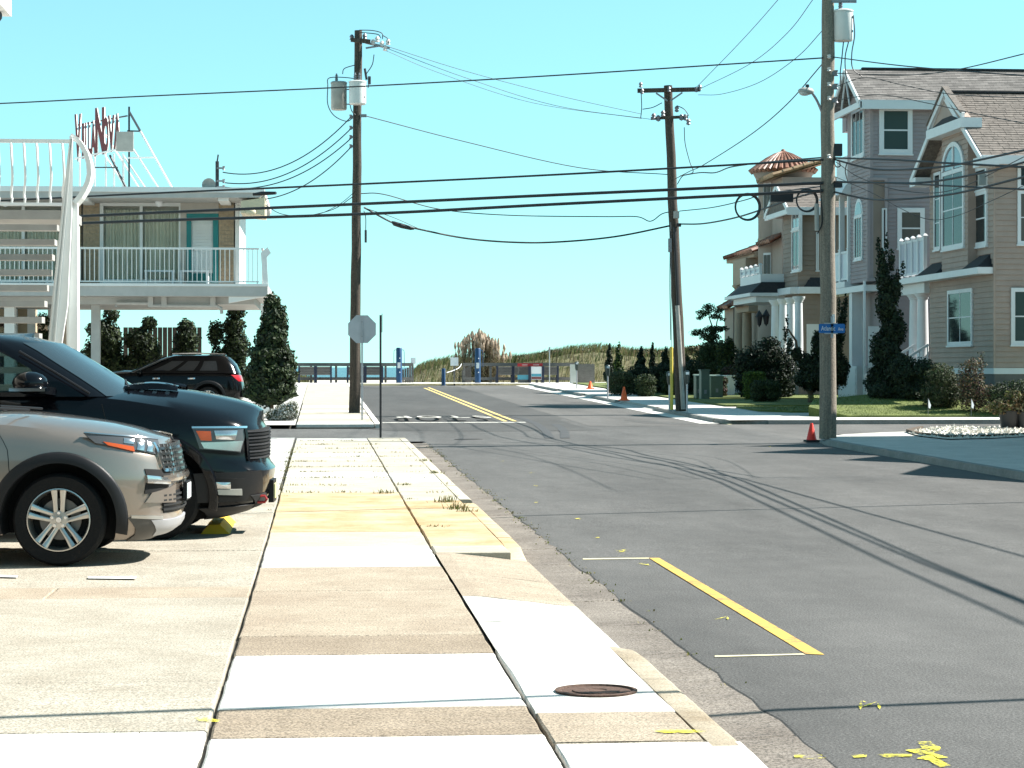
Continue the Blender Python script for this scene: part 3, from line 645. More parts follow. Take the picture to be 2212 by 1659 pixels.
# ---- pole on the far left corner
b0, t0 = P(765.5, 892, 69), P(774, 66, 69); b0.z = g(b0.y)-0.01
pl = thing('utility_pole', 'dark weathered wooden utility pole with two transformers behind the stop sign', 'utility pole', b0)
shaft(b0, t0, 0.175, 0.115, seed=2).build('pole_shaft', darkpole, parent=pl, smooth=60)
def plp(u, v, dz=0): return P(u, v, 69-dz)
c1 = plp(732, 238); can(pl, (c1.x, c1.y-0.05, c1.z), 0.24, 0.84, tank_grey, bush=1)
c2 = plp(772.5, 226, 0.45); can(pl, c2, 0.255, 0.70, tank_white, bush=2)
for va in (190, 222): mb = MB(); mb.box(plp(747, va)-Vector((0, 0.03, 0.03)), plp(770, va+4)+Vector((0, 0.06, 0))); mb.build('hanger_bracket', darkmetal, parent=pl)
mb = MB(); mb.bar(plp(758, 86, .18), plp(800, 90, .18), 0.1, 0.12); mb.bar(plp(758, 86, -.18), plp(800, 90, -.18), 0.1, 0.12); mb.build('crossarm', darkpole, parent=pl)
mb = MB(); mb.bar(plp(790, 92), plp(842, 104), 0.06, 0.07); mb.bar(plp(790, 104), plp(826, 98), 0.04, 0.05); mb.build('extension_arm', hard, parent=pl)
for u, v in ((760, 82), (788, 80), (806, 92), (815, 86), (825, 96), (838, 92), (832, 105)):
    mb = MB(); p = plp(u, v); mb.lathe([(0.001, -0.08), (0.07, -0.06), (0.05, 0), (0.075, 0.03), (0.035, 0.1), (0.001, 0.11)], p, 10); mb.build('insulator', hard if u < 800 else tank_white, parent=pl)
for pix in ([(776, 65), (805, 66), (825, 72), (826, 84)], [(778, 70), (815, 74), (822, 82)], [(826, 76), (838, 84), (840, 95)], [(740, 160), (744, 148), (768, 140)], [(791, 160), (804, 140), (808, 118)], [(708, 186), (712, 168), (760, 169), (766, 178), (770, 240)], [(708, 186), (708, 225), (722, 250), (748, 262), (762, 255)], [(800, 168), (795, 190)], [(756, 226), (760, 240), (768, 248)], [(786, 455), (790, 470), (790, 498)]):
    mb = MB(); mb.tube(smooth_pts([plp(u, v, .25) for u, v in pix], 5), 0.014, 5); mb.build('jumper_lead', cable, parent=pl)
mb = MB(); mb.tube([plp(798, 165, .2), plp(798, 182, .2)], 0.045, 8); mb.tube([plp(788, 148, .2), plp(792, 172, .2)], 0.035, 8); mb.build('surge_arrester', darkmetal, parent=pl)
mb = MB(); mb.tube([plp(790, 497, .2), plp(790, 524, .2)], 0.035, 8); mb.build('cable_weight', darkmetal, parent=pl)
for v in (252, 276, 296, 316):
    mb = MB(); mb.bar(plp(757, v, .05), plp(768, v, .05), 0.05, 0.07); spool(mb, plp(757, v, .1)); mb.build('secondary_rack', hard, parent=pl)
mb = MB(); mb.bar(plp(778, 250, .1), plp(792, 250, .1), 0.06, 0.09); mb.build('dead_end_clamp', hard, parent=pl)
for v in (360, 440, 560, 640, 720):
    mb = MB(); a = plp(lerp(774, 765.5, (v-66)/826), v); mb.tube([a+Vector((0, -0.2, 0)), a+Vector((0, 0.2, 0))], 0.02, 6); mb.build('through_bolt', darkmetal, parent=pl)
# ---- pole across the street, far right kerb
b1, t1 = P(1472, 887, 71), P(1443, 185, 71); b1.z = g(b1.y)-0.01
pr = thing('utility_pole', 'leaning dark utility pole with crossarm and grey conduit by the parking meters', 'utility pole', b1)
shaft(b1, t1, 0.185, 0.13, seed=3).build('pole_shaft', darkpole, parent=pr, smooth=60)
def prp(u, v, dz=0): return P(u, v, 71-dz)
mb = MB(); mb.bar(prp(1377, 196, .18), prp(1513, 193, .18), 0.10, 0.13); mb.build('crossarm', darkpole, parent=pr)
for a, b in (((1417, 201), (1442, 218)), ((1474, 200), (1448, 218))): mb = MB(); mb.bar(prp(*a, .2), prp(*b, .2), 0.03, 0.05); mb.build('crossarm_brace', hard, parent=pr)
for u, v in ((1384, 184), (1387, 198), (1445, 194), (1504, 194), (1512, 190)): mb = MB(); mb.lathe([(0.001, -0.08), (0.06, -0.06), (0.04, 0), (0.065, 0.03), (0.03, 0.09), (0.001, 0.1)], prp(u, v, .25), 10); mb.build('insulator', hard, parent=pr)
mb = MB(); mb.bar(prp(1406, 256, .1), prp(1486, 252, .1), 0.08, 0.09); mb.build('extension_arm', darkpole, parent=pr)
for u, v in ((1412, 252), (1422, 256), (1432, 246), (1462, 236), (1472, 254), (1480, 254), (1487, 264)): mb = MB(); mb.lathe([(0.001, -0.1), (0.075, -0.06), (0.05, 0), (0.075, 0.04), (0.035, 0.1), (0.001, 0.11)], prp(u, v, .22), 10); mb.build('insulator', hard, parent=pr)
for pix in ([(1385, 200), (1386, 232), (1384, 255)], [(1388, 236), (1410, 232), (1430, 222)], [(1478, 275), (1480, 310), (1490, 350), (1497, 372), (1475, 380), (1463, 398)], [(1462, 228), (1478, 236), (1488, 250)], [(1448, 500), (1447, 620), (1449, 735)]):
    mb = MB(); mb.tube(smooth_pts([prp(u, v, .25) for u, v in pix], 5), 0.014, 5); mb.build('jumper_lead', cable, parent=pr)
mb = MB(); mb.tube([prp(1463, 660, .26), prp(1476, 884, .26)], 0.07, 10); mb.build('conduit', tank_grey, parent=pr, smooth=50)
mb = MB(); mb.tube([prp(1457, 490, .24), prp(1466, 680, .25)], 0.055, 8); mb.build('cable_riser', cable, parent=pr)
mb = MB(); mb.box(prp(1444, 515, .3), prp(1450, 545, .2)); mb.build('terminal_box', hard, parent=pr)
mb = MB(); mb.box(prp(1456, 456, .35), prp(1466, 472, .2)); mb.build('splice_box', tank_grey, parent=pr)
mb = MB(); mb.box(prp(1463, 482, .35), prp(1470, 490, .2)); mb.build('clamp', darkmetal, parent=pr)
an = P(1451, 872, 70.3); an.z = g(an.y)
gw = thing('guy_wire', 'thin guy wire with yellow plastic guard beside the leaning pole', 'guy wire', an)
gt = prp(1449, 480, .2); mb = MB(); mb.tube([an, gt], 0.009, 5); mb.build('strand', hard, parent=gw)
mb = MB(); mb.tube([an.lerp(gt, 0.01), an.lerp(gt, 0.34)], 0.05, 8); mb.build('guard', mat('yellow_plastic', (0.55, 0.42, 0.06), 0.5, var=0.1), parent=gw, smooth=50)
# ---- nearest pole on the right corner
b2, t2 = P(1788, 947, 49), P(1788, -110, 49); b2.z = g(b2.y)-0.02
pn = thing('utility_pole', 'thick silvered utility pole carrying the street name sign and lamp on the corner', 'utility pole', b2)
shaft(b2, t2, 0.185, 0.125, seed=5, wob=0.014).build('pole_shaft', greypole, parent=pn, smooth=60)
def pnp(u, v, dz=0): return P(u, v, 49-dz)
ct = pnp(1821, 89); can(pn, ct, 0.215, 0.66, tank_white, bush=1)
for va in (40, 70): mb = MB(); mb.box(pnp(1795, va)-Vector((0, .05, 0)), pnp(1803, va+6)+Vector((0, .05, 0))); mb.build('hanger_bracket', darkmetal, parent=pn)
mb = MB(); mb.bar(pnp(1796, 3, .1), pnp(1850, 3, .1), 0.05, 0.06); mb.build('arrester_arm', hard, parent=pn)
for v in (158, 187, 216):
    mb = MB(); mb.bar(pnp(1796, v, .1), pnp(1808, v, .1), 0.03, 0.1); spool(mb, pnp(1806, v, .1), r=0.05); mb.build('secondary_rack', hard, parent=pn)
for v in (122, 150, 182, 212, 338):
    mb = MB(); mb.lathe([(0.001, -0.05), (0.05, -0.03), (0.03, 0), (0.05, 0.03), (0.001, 0.05)], pnp(1791, v, .18), 8); mb.build('insulator', tank_white, parent=pn)
for pix in ([(1822, 90), (1818, 130), (1815, 160), (1817, 188)], [(1833, 90), (1826, 120), (1826, 150), (1829, 172)], [(1843, 33), (1846, 75), (1840, 115), (1842, 148), (1862, 165)], [(1800, 345), (1806, 360), (1815, 358), (1812, 345)], [(1772, 395), (1774, 440), (1776, 480), (1766, 505)], [(1830, 350), (1826, 370), (1832, 395)]):
    mb = MB(); mb.tube(smooth_pts([pnp(u, v, .12) for u, v in pix], 6), 0.013, 5); mb.build('jumper_lead', cable, parent=pn)
mb = MB(); mb.box(pnp(1800, 310, .1), pnp(1816, 338, -.08)); mb.build('junction_box', darkmetal, parent=pn)
mb = MB(); mb.box(pnp(1802, 392, .12), pnp(1816, 406, -.06)); mb.build('splice_box', darkmetal, parent=pn)
mb = MB(); mb.tube([pnp(1764, 440, .12), pnp(1765, 498, .12)], 0.05, 8); mb.build('conduit', tank_grey, parent=pn)
arm = smooth_pts([pnp(1777, 246), pnp(1765, 218, .15), pnp(1752, 197, .35)], 6)
mb = MB(); mb.tube(arm, 0.028, 8); la = mb.build('lamp_arm', alu, parent=pn, smooth=50)
hc = pnp(1741, 197, .45); mb = MB(); mb.ball(hc, 0.17, 14, sc=(1.05, 0.7, 0.5)); mb.build('lamp_head', tank_grey, parent=la, smooth=60)
mb = MB(); mb.ball(hc+Vector((-.03, 0, -.03)), 0.13, 12, sc=(1, .8, .55)); mb.build('lamp_lens', mat('lamp_glass', (0.5, 0.52, 0.5), 0.2), parent=la, smooth=60)
mb = MB(); mb.lathe([(0.001, 0), (0.04, 0), (0.04, 0.06), (0.001, 0.07)], hc+Vector((0.03, 0, 0.08)), 10); mb.build('photocell', darkmetal, parent=la)
# street name sign
sc = pnp(1797, 709.5, .24); sgn = thing('street_name_sign', 'blue street name sign reading Atlantic Ave on the near pole', 'street sign', (sc.x, sc.y, sc.z))
blues = mat('sign_blue', (0.01, 0.13, 0.42), 0.4, var=0.05); whites = mat('sign_white', (0.75, 0.77, 0.78), 0.4, var=0.03)
w, h = 0.285, 0.098; mb = MB(); ring = []
for cx, cz, a0 in ((w-.03, h-.03, 0), (-w+.03, h-.03, 90), (-w+.03, -h+.03, 180), (w-.03, -h+.03, 270)):
    for k in range(4): a = math.radians(a0+k*30); ring.append(sc+Vector((cx+.03*math.cos(a), 0, cz+.03*math.sin(a))))
mb.prism(ring, (0, 0.006, 0)); mb.build('panel', blues, parent=sgn)
SM = Matrix.Translation((sc.x-0.08, sc.y-0.004, sc.z-0.045)) @ Matrix.Rotation(math.pi/2, 4, 'X')
letters('Atlantic', 0.14, whites, 'lettering', sgn, SM, 0.001, 0.70)
SM = Matrix.Translation((sc.x+0.19, sc.y-0.004, sc.z-0.045)) @ Matrix.Rotation(math.pi/2, 4, 'X')
letters('Ave', 0.10, whites, 'lettering', sgn, SM, 0.001, 0.75)
for dz in (0.108, -0.108): mb = MB(); mb.box((sc.x-.16, sc.y-.012, sc.z+dz-.012), (sc.x+.12, sc.y+.012, sc.z+dz+.012)); mb.build('mounting_rail', alu, parent=sgn)
mb = MB(); mb.box((sc.x-.02, sc.y, sc.z-.2), (sc.x+.03, sc.y+.045, sc.z+.26)); mb.build('mounting_strap', alu, parent=sgn)
mb = MB(); mb.box((sc.x+.02, sc.y-.16, sc.z+.13), (sc.x+.028, sc.y+.4, sc.z+.3)); mb.build('cross_panel', whites, parent=sgn)
# ---- wires
GX = 'cables crossing the street from the corner pole'
for v0, vm, v1, r, lab in ((125, 186, 222, 0.016, 'topmost thin wire crossing the whole street from the corner pole'),
                           (345, 397, 432, 0.024, 'upper thick black cable crossing the street below the lamp'),
                           (395, 440, 474, 0.036, 'middle thick black cable crossing the street at balcony height'),
                           (412, 462, 487, 0.036, 'lowest thick black cable crossing the street, holding the cable rings')):
    pwire([(1778, v0, 48.9), (1200, lerp(v0, vm, 0.62)-(2 if r > .03 else 0), 50.2), (790, vm, 51.5), (300, lerp(vm, v1, .62), 53), (-120, v1+6, 54.5), (-700, v1+18, 57)], r, lab, GX)
GP = 'wires strung between the two far poles'
pwire([(792, 251, 69), (1000, 305, 69.8), (1250, 362, 70.6), (1443, 377, 71)], 0.014, 'slack wire strung between the two far poles under the transformers', GP)
pwire([(778, 418, 69), (830, 420, 69.2), (950, 452, 69.6), (1100, 465, 70), (1300, 468, 70.5), (1375, 468, 70.8), (1405, 478, 70.8), (1430, 462, 71), (1455, 456, 71)], 0.016, 'double-bent telephone wire strung between the two far poles', GP)
pwire([(786, 448, 69), (850, 482, 69.2), (900, 494, 69.4), (1000, 514, 69.8), (1100, 523, 70), (1200, 523, 70.3), (1330, 511, 70.6), (1460, 485, 71)], 0.028, 'deep hanging black cable strung between the two far poles', GP)
pwire([(790, 450, 69), (850, 470, 69.1), (905, 494, 69.3)], 0.01, 'short stay wire over the splice case', GP)
mb = MB(); mb.tube([P(846, 479, 69.2), P(852, 483, 69.2), P(868, 488, 69.2), P(888, 493, 69.3), P(895, 494, 69.3)], [0.03, 0.07, 0.075, 0.06, 0.03], 8); mb.build('splice_case', cable, label='black splice case hanging on the deep cable by the far left pole', cat='splice case', smooth=50)
GT = 'thin conductors at the pole tops'
pwire([(840, 106, 69), (1000, 166, 69.6), (1200, 228, 70.4), (1408, 258, 71)], 0.008, 'thin high conductor between the far pole tops, lower strand', GT)
pwire([(842, 102, 69), (1000, 152, 69.6), (1200, 205, 70.4), (1384, 246, 71)], 0.008, 'thin high conductor between the far pole tops, upper strand', GT)
pwire([(835, 110, 69), (950, 158, 69.5), (1150, 222, 70.2), (1386, 256, 71)], 0.007, 'thin high conductor between the far pole tops, slackest strand', GT)
GD = 'wires from the corner pole to the leaning pole'
pwire([(1500, 193, 71), (1600, 90, 62), (1680, 0, 55), (1740, -75, 50)], 0.009, 'left thin conductor rising from the crossarm to the corner pole', GD)
pwire([(1512, 192, 71), (1620, 138, 62), (1700, 72, 55), (1755, 0, 51), (1785, -45, 49)], 0.009, 'middle thin conductor rising from the crossarm to the corner pole', GD)
pwire([(1508, 205, 71), (1560, 203, 66), (1640, 178, 59), (1720, 125, 52), (1780, 62, 49)], 0.009, 'right thin conductor rising from the crossarm to the corner pole', GD)
pwire([(1452, 390, 71), (1490, 370, 67), (1520, 356, 64), (1620, 292, 57), (1700, 225, 52), (1778, 136, 49)], 0.013, 'steep wire falling from the corner pole to the leaning pole', GD)
pwire([(1470, 380, 70.8), (1512, 373, 66), (1545, 373, 64), (1575, 362, 61), (1610, 356, 58), (1660, 350, 54), (1780, 340, 49)], 0.018, 'wavy service cable below the steep wire', GD)
pwire([(1468, 456, 70.9), (1540, 448, 64), (1610, 432, 58), (1650, 418, 54), (1700, 412, 52), (1780, 402, 49)], 0.015, 'telephone wire from the splice box to the corner pole', GD)
pwire([(1468, 484, 70.9), (1520, 483, 66), (1590, 470, 60), (1660, 448, 54), (1730, 424, 51), (1780, 412, 49)], 0.024, 'heavy lower telephone cable to the corner pole', GD)
def ring_coil(u, v, r, Z, lab):
    c = P(u, v, Z); mb = MB()
    for k in range(3):
        rr = r*(1-k*0.04); pts = [c+Vector((rr*math.cos(a*math.pi/16), 0.03*(k-1), rr*math.sin(a*math.pi/16)*1.05)) for a in range(33)]
        mb.tube(pts, 0.017, 5, cap=False)
    mb.build('cable_ring', cable, label=lab, cat='cable coil', group='coils of spare cable')
ring_coil(1615, 447, 0.285, 50.5, 'large ring of spare cable against the sky'); ring_coil(1743, 433, 0.235, 49.3, 'ring of spare cable right beside the corner pole')
c = P(1688, 426.5, 49.8); mb = MB(); mb.box(c-Vector((.25, .07, .1)), c+Vector((.25, .07, .1))); eb = mb.build('terminal_case', darkmetal, label='black cable terminal case hanging between the two cable rings', cat='terminal case')
GN = 'wires from the corner pole towards the near houses'
near = [([(1799, 123, 49), (1930, 140, 44), (2060, 152, 40), (2230, 165, 36)], 0.012, 'top wire leaving the corner pole above the grey roof'),
        ([(1806, 158, 49), (1900, 162, 46), (1985, 161, 42), (2080, 148, 38), (2230, 112, 33)], 0.01, 'sagging thin wire rising past the grey roof ridge'),
        ([(1806, 187, 49), (1870, 168, 47), (1960, 186, 44), (2060, 204, 41), (2230, 212, 36)], 0.008, 'thin wire crossing the grey shingles'),
        ([(1806, 216, 49), (1900, 205, 46), (2000, 222, 43), (2110, 246, 40), (2230, 270, 36)], 0.008, 'thin wire crossing the small white gable'),
        ([(1800, 341, 49), (1920, 345, 44), (2060, 353, 40), (2230, 362, 36)], 0.02, 'straight dark cable passing the arched window top'),
        ([(1802, 344, 49), (1860, 360, 47), (1908, 367, 45), (1980, 365, 42), (2059, 357, 40), (2230, 321, 35)], 0.026, 'sagging heavy cable passing the arched window'),
        ([(1800, 393, 49), (1900, 395, 45), (1999, 394, 42), (2119, 374, 38), (2230, 346, 35)], 0.026, 'grey heavy cable rising beside the arched window'),
        ([(1800, 392, 49), (1930, 396, 44), (2060, 402, 40), (2230, 410, 36)], 0.016, 'straight lower cable across the tall windows'),
        ([(1800, 414, 49), (1863, 428, 47), (1923, 432, 44), (2059, 419, 40), (2230, 378, 35)], 0.028, 'lowest grey cable looping across the tall windows'),
        ([(1800, 380, 49), (1880, 415, 47), (1990, 470, 44), (2060, 468, 42), (2150, 430, 39), (2230, 392, 36)], 0.007, 'thin drooping drop wire in front of the tan gable'),
        ([(1806, 350, 49), (1860, 385, 48), (1950, 412, 45), (2060, 410, 42), (2230, 330, 36)], 0.008, 'slim bowed drop wire under the heavy cables')]
for pix, r, lab in near:
    pts = smooth_pts([P(*p) for p in pix]); e = (pts[-1]-pts[-2]).normalized(); pts += [pts[-1]+Vector((e.x, e.y, 0.02))*k for k in (4, 10, 18, 30)] if r >= .02 else [pts[-1].lerp(Vector((16.7, 30+len(lab)*.12, 6.3)), k/4) for k in (1, 2, 3, 4)]
    wire(pts, min(r, .02), lab, GN)
mb = MB(); c = P(2121, 388, 39.5); mb.box(c-Vector((.06, .05, .1)), c+Vector((.06, .05, .1))); mb.build('cable_terminal', tank_grey, label='small grey terminal box on the cables before the tan house', cat='terminal box')
# service wires overhead, out of the picture, whose shadows cross the near road
off = Vector((SUNDIR.x/SUNDIR.z, SUNDIR.y/SUNDIR.z, 1.0))
for (ua, va), (ub, vb), hgt, r, lab in (((1130, 1114), (2212, 1085), 6.8, 0.036, 'service wire spanning the street above the bay line'), ((1150, 1506), (2212, 1511), 6.2, 0.042, 'service cable spanning the street above the utility cover')):
    a = onG(ua, va, RZ if ua < 1140 else 0); b_ = onG(ub, vb, RZ); d = (b_-a); a2 = a-d*1.2+off*hgt; b3 = b_+d*1.2+off*hgt
    wire(sagwire(a2, b3, 0.12), r, lab, 'service wires above the near street')
# ---- stop sign seen from behind
sb = P(782, 908, 62.5); sb.z = g(sb.y); ss = thing('stop_sign', 'back of an octagonal metal stop sign on a grey post', 'road sign', sb)
cs_ = P(782, 711, 62.45); mb = MB(); mb.prism([cs_+Vector((0.412*math.cos(math.radians(22.5+45*k)), 0, 0.412*math.sin(math.radians(22.5+45*k)))) for k in range(8)], (0, 0.004, 0)); mb.build('plate', alu, parent=ss)
mb = MB(); x, y = sb.x, cs_.y-0.03
for dx, w in ((-0.025, .012), (0.0, .03), (0.025, .012)): mb.box((x+dx-w/2, y-(0.02 if dx == 0 else 0), sb.z-.05), (x+dx+w/2, y+0.012, cs_.z+0.36))
mb.build('post', alu, parent=ss)
for dz in (.2, -.2): mb = MB(); mb.lathe([(0.001, 0), (.014, 0), (.014, .012), (.001, .012)], (x, y-.034, cs_.z+dz), 8, axis='y'); mb.build('bolt', hard, parent=ss)
# edge-on sign at the pavement corner
sp = P(822, 945, 49.1); sp.z = g(sp.y); es = thing('sign_post', 'thin dark post with a sign plate seen edge-on at the pavement corner', 'sign post', sp)
mb = MB(); mb.box((sp.x-.022, sp.y-.03, sp.z-.03), (sp.x+.022, sp.y+.03, sp.z+2.64)); mb.build('post', darkmetal, parent=es)
mb = MB(); mb.box((sp.x+.03, sp.y-.15, sp.z+2.27), (sp.x+.036, sp.y+.16, sp.z+2.67)); mb.build('sign_plate', darkmetal, parent=es)
# parking meters, sign post
def meter(u, v, top, Z, lab):
    p = P(u, v, Z); p.z = g(p.y); h = (v-top)/FPX*Z; o = thing('parking_meter', lab, 'parking meter', p, 'parking meters along the far kerb')
    mb = MB(); mb.tube([p, p+Vector((0, 0, h-.4))], 0.03, 8); mb.build('post', alu, parent=o)
    mb = MB(); mb.lathe([(0.001, h-.42), (.05, h-.42), (.075, h-.34), (.085, h-.2), (.095, h-.1), (.08, h-.03), (.04, h), (.001, h+.005)], p, 14); hd = mb.build('meter_head', mat('meter_green', (0.05, 0.065, 0.06), 0.4, 0.2, var=0.1) if 'meter_green' not in MATS else MATS['meter_green'], parent=o, smooth=50)
    mb = MB(); mb.box(p+Vector((-.05, -.1, h-.13)), p+Vector((.05, -.07, h-.05))); mb.build('meter_window', whites, parent=hd)
meter(1446, 884, 800, 71.8, 'parking meter standing left of the leaning pole'); meter(1484, 892, 801, 69.6, 'parking meter standing right of the leaning pole')
meter(1313, 861, 786, 86, 'parking meter beside the round bushes and orange cone'); meter(1246, 843, 784, 107, 'parking meter in front of the picket fence')
p = P(1187, 830, 121); p.z = g(p.y); mb = MB(); mb.tube([p, p+Vector((0, 0, 1.75))], 0.03, 6); mb.box(p+Vector((-.05, -.02, 1.7)), p+Vector((.05, 0, 1.95))); mb.build('marker_post', alu, origin=p, label='slim pale marker post before the info board', cat='post')
# traffic cones
def cone(u, v, top, Z, m, basem, lab, wd=1.0):
    p = P(u, v, Z); p.z = g(p.y)+(RZ if p.x < 11 else 0)+0.012; h = (v-top)/FPX*Z; o = thing('traffic_cone', lab, 'traffic cone', p, 'traffic cones')
    mb = MB(); mb.lathe([(.15*wd, 0.04), (.135*wd, 0.06), (.035, h-.02), (.03, h), (.001, h)], p, 18); mb.build('cone', m, parent=o, smooth=50)
    mb = MB(); s = .19*wd; mb.hexa([p+Vector(q) for q in ((-s, -s, 0), (s, -s, 0), (s, s, 0), (-s, s, 0), (-s*.95, -s*.95, .04), (s*.95, -s*.95, .04), (s*.95, s*.95, .04), (-s*.95, s*.95, .04))]); mb.build('base', basem, parent=o)
cone(1753, 941, 901, 49.6, redcone, blackr, 'red traffic cone on a black base at the foot of the corner pole', 0.8)
mb = MB(); cp = P(1753, 945, 49.6); cp.z = g(cp.y)+RZ
cone(1348, 862, 833, 84.0, orange, orange, 'orange traffic cone on the driveway beside a parking meter'); cone(1275, 843, 826, 106, orange, orange, 'small orange traffic cone near the picket fence')
# green utility cabinets
greenp = mat('utility_green', (0.075, 0.105, 0.075), 0.5, var=0.12)
def cabinet(u0, u1, v0, v1, Z, d, lab, name, slope=0.0):
    a = P(u0, v1, Z); b = P(u1, v0, Z); z0 = g(a.y)+.04; o = thing(name, lab, 'utility box', ((a.x+b.x)/2, a.y, z0))
    mb = MB(); mb.hexa([(a.x, a.y, z0), (b.x, a.y, z0), (b.x, a.y+d, z0), (a.x, a.y+d, z0), (a.x, a.y, b.z-slope), (b.x, a.y, b.z-slope), (b.x, a.y+d, b.z), (a.x, a.y+d, b.z)]); mb.build('cabinet_body', greenp, parent=o)
    mb = MB(); mb.hexa([(a.x-.03, a.y-.03, b.z-slope), (b.x+.03, a.y-.03, b.z-slope), (b.x+.03, a.y+d+.03, b.z), (a.x-.03, a.y+d+.03, b.z), (a.x-.03, a.y-.03, b.z-slope+.05), (b.x+.03, a.y-.03, b.z-slope+.05), (b.x+.03, a.y+d+.03, b.z+.05), (a.x-.03, a.y+d+.03, b.z+.05)]); mb.build('cabinet_lid', greenp, parent=o)
    mb = MB(); mb.box(((a.x+b.x)/2-.05, a.y-.012, z0+.2), ((a.x+b.x)/2+.05, a.y, z0+.35)); mb.build('lock_plate', hard, parent=o)
cabinet(1515, 1533, 801, 843, 85, .5, 'tall green utility cabinet on the lawn by the conifers', 'utility_cabinet')
cabinet(1504, 1516, 811, 843, 86, .6, 'pale green low utility box beside the tall cabinet', 'utility_box', .06)
cabinet(1536, 1562, 812, 844, 87.5, .9, 'wide dark green transformer box behind the cabinets', 'utility_box', .05)
# ================================================================== MOTEL ON THE LEFT
def A1(x, y): return (.2929*x, 172.8+.2929*y)
def A2(x, y): return (.2929*x, 619.2+.2929*y)
def ybox(mb, p0, p1, Y, d0, d1, mi=0):
    """box on a plane Y=const from two picture corners, from Y-d1 to Y-d0 (towards the camera positive)"""
    um = (p0[0]+p1[0])/2; a = onY(p0[0], 0, Y); b = onY(p1[0], 0, Y); z0 = onY(um, p0[1], Y).z; z1 = onY(um, p1[1], Y).z
    return mb.box((a.x, Y-d1, z0), (b.x, Y-d0, z1), mi)
creamw = mat('motel_cream_wall', (0.46, 0.42, 0.37), 0.7, var=0.08); teal = mat('teal_paint', (0.01, 0.19, 0.19), 0.5, var=0.1)
curt = mat('curtain_cloth', (0.72, 0.69, 0.58), 0.9, var=0.08, scale=2); railm = mat('white_rail_paint', (0.72, 0.72, 0.70), 0.45, var=0.05)
brickm = mat('tan_brick_face', (0.36, 0.27, 0.18), 0.85, var=0.22, scale=14); mortar = mat('brick_mortar', (0.36, 0.31, 0.24), 0.9, var=0.1)
roofw = mat('motel_roof_fascia', (0.42, 0.41, 0.39), 0.6, var=0.08); gl = clearglass('motel_window_glass', (0.97, 0.98, 0.97), 0.93); sof = mat('soffit_cream', (0.6, 0.52, 0.36), 0.7, var=0.05)
YR, YW, YF = 68.3, 69.9, 67.75
XR = onY(578, 0, YR).x; XL = -15.0
mot = thing('motel', 'two-storey white motel wing raised on posts with balcony and teal doors', 'motel', (-6, YR, g(70)))
zs1, zs0 = onY(400, 615, YR).z, onY(400, 640, YR).z
mb = MB(); mb.box((XL, YR-.12, zs0), (XR, 76.3, zs1)); mb.build('balcony_slab', roofw, parent=mot)
mb = MB(); mb.box((XL, YR-.15, zs1-.05), (XR+.02, YR+.05, zs1+.03)); mb.build('slab_edge', white, parent=mot)
mb = MB(); mb.box((XL, YR+.6, zs0-.22), (XR-.4, 76, zs0-.003)); mb.build('under_beam', roofw, parent=mot)
mb = MB(); mb.hexa([(XR-1.15, YR-.05, zs0-.2), (XR-.1, YR-.05, zs0-.004), (XR-.1, YR+.25, zs0-.004), (XR-1.15, YR+.25, zs0-.2), (XR-1.15, YR-.05, zs0-.003), (XR-.1, YR-.05, zs0-.002), (XR-.1, YR+.25, zs0-.002), (XR-1.15, YR+.25, zs0-.003)]); mb.build('bracket', white, parent=mot)
# walls: full-height panels left and right of the openings
zc = onY(400, 430, YF).z
xw1 = onY(517, 0, YW).x
mb = MB(); mb.box((XL, YW+.25, zs1), (xw1-.02, 76, zc)); mb.build('room_volume', creamw, parent=mot)
mb = MB(); mb.box((xw1-.12, YW-.12, zs1), (xw1, 76.02, zc+.1)); mb.build('end_wall', white, parent=mot)
# roof
zr1 = onY(400, 408, YF).z; zr0 = onY(400, 433, YF).z; xr = onY(569, 0, YF).x
mb = MB(); mb.prism([(XL, YF, zr0), (xr-.1, YF, zr0+.1), (xr, YF, zr0+.2), (xr, YF, zr1), (XL, YF, zr1)], (0, 9.2, 0)); mb.build('roof', roofw, parent=mot)
mb = MB(); mb.box((XL, YF-.05, zr1-.1), (xr+.03, YF+9.3, zr1+.05)); mb.build('roof_edge', white, parent=mot)
xs_ = onY(520, 0, YF).x
mb = MB(); mb.hexa([(xs_, YF+.02, zr0-.35), (xr+.04, YF+.02, zr0-.42), (xr+.04, YF+2.4, zr0-.42), (xs_, YF+2.4, zr0-.35), (xs_, YF+.02, zr0+.0), (xr+.04, YF+.02, zr0+.1), (xr+.04, YF+2.4, zr0+.1), (xs_, YF+2.4, zr0+.0)]); mb.build('end_soffit', sof, parent=mot)
c = onY(541, 458, YF+.0); mb = MB(); mb.ball((c.x, YF-.03, c.z), .14, 10, sc=(1.2, .5, .8)); mb.build('soffit_lamp', sof, parent=mot, smooth=60)
for zx in (660, 1668, -350):
    mb = MB(); a, b = A1(zx-38, 868), A1(zx+38, 925); ybox(mb, a, b, YW, .0, 2.0); mb.build('roof_beam', white, parent=mot)
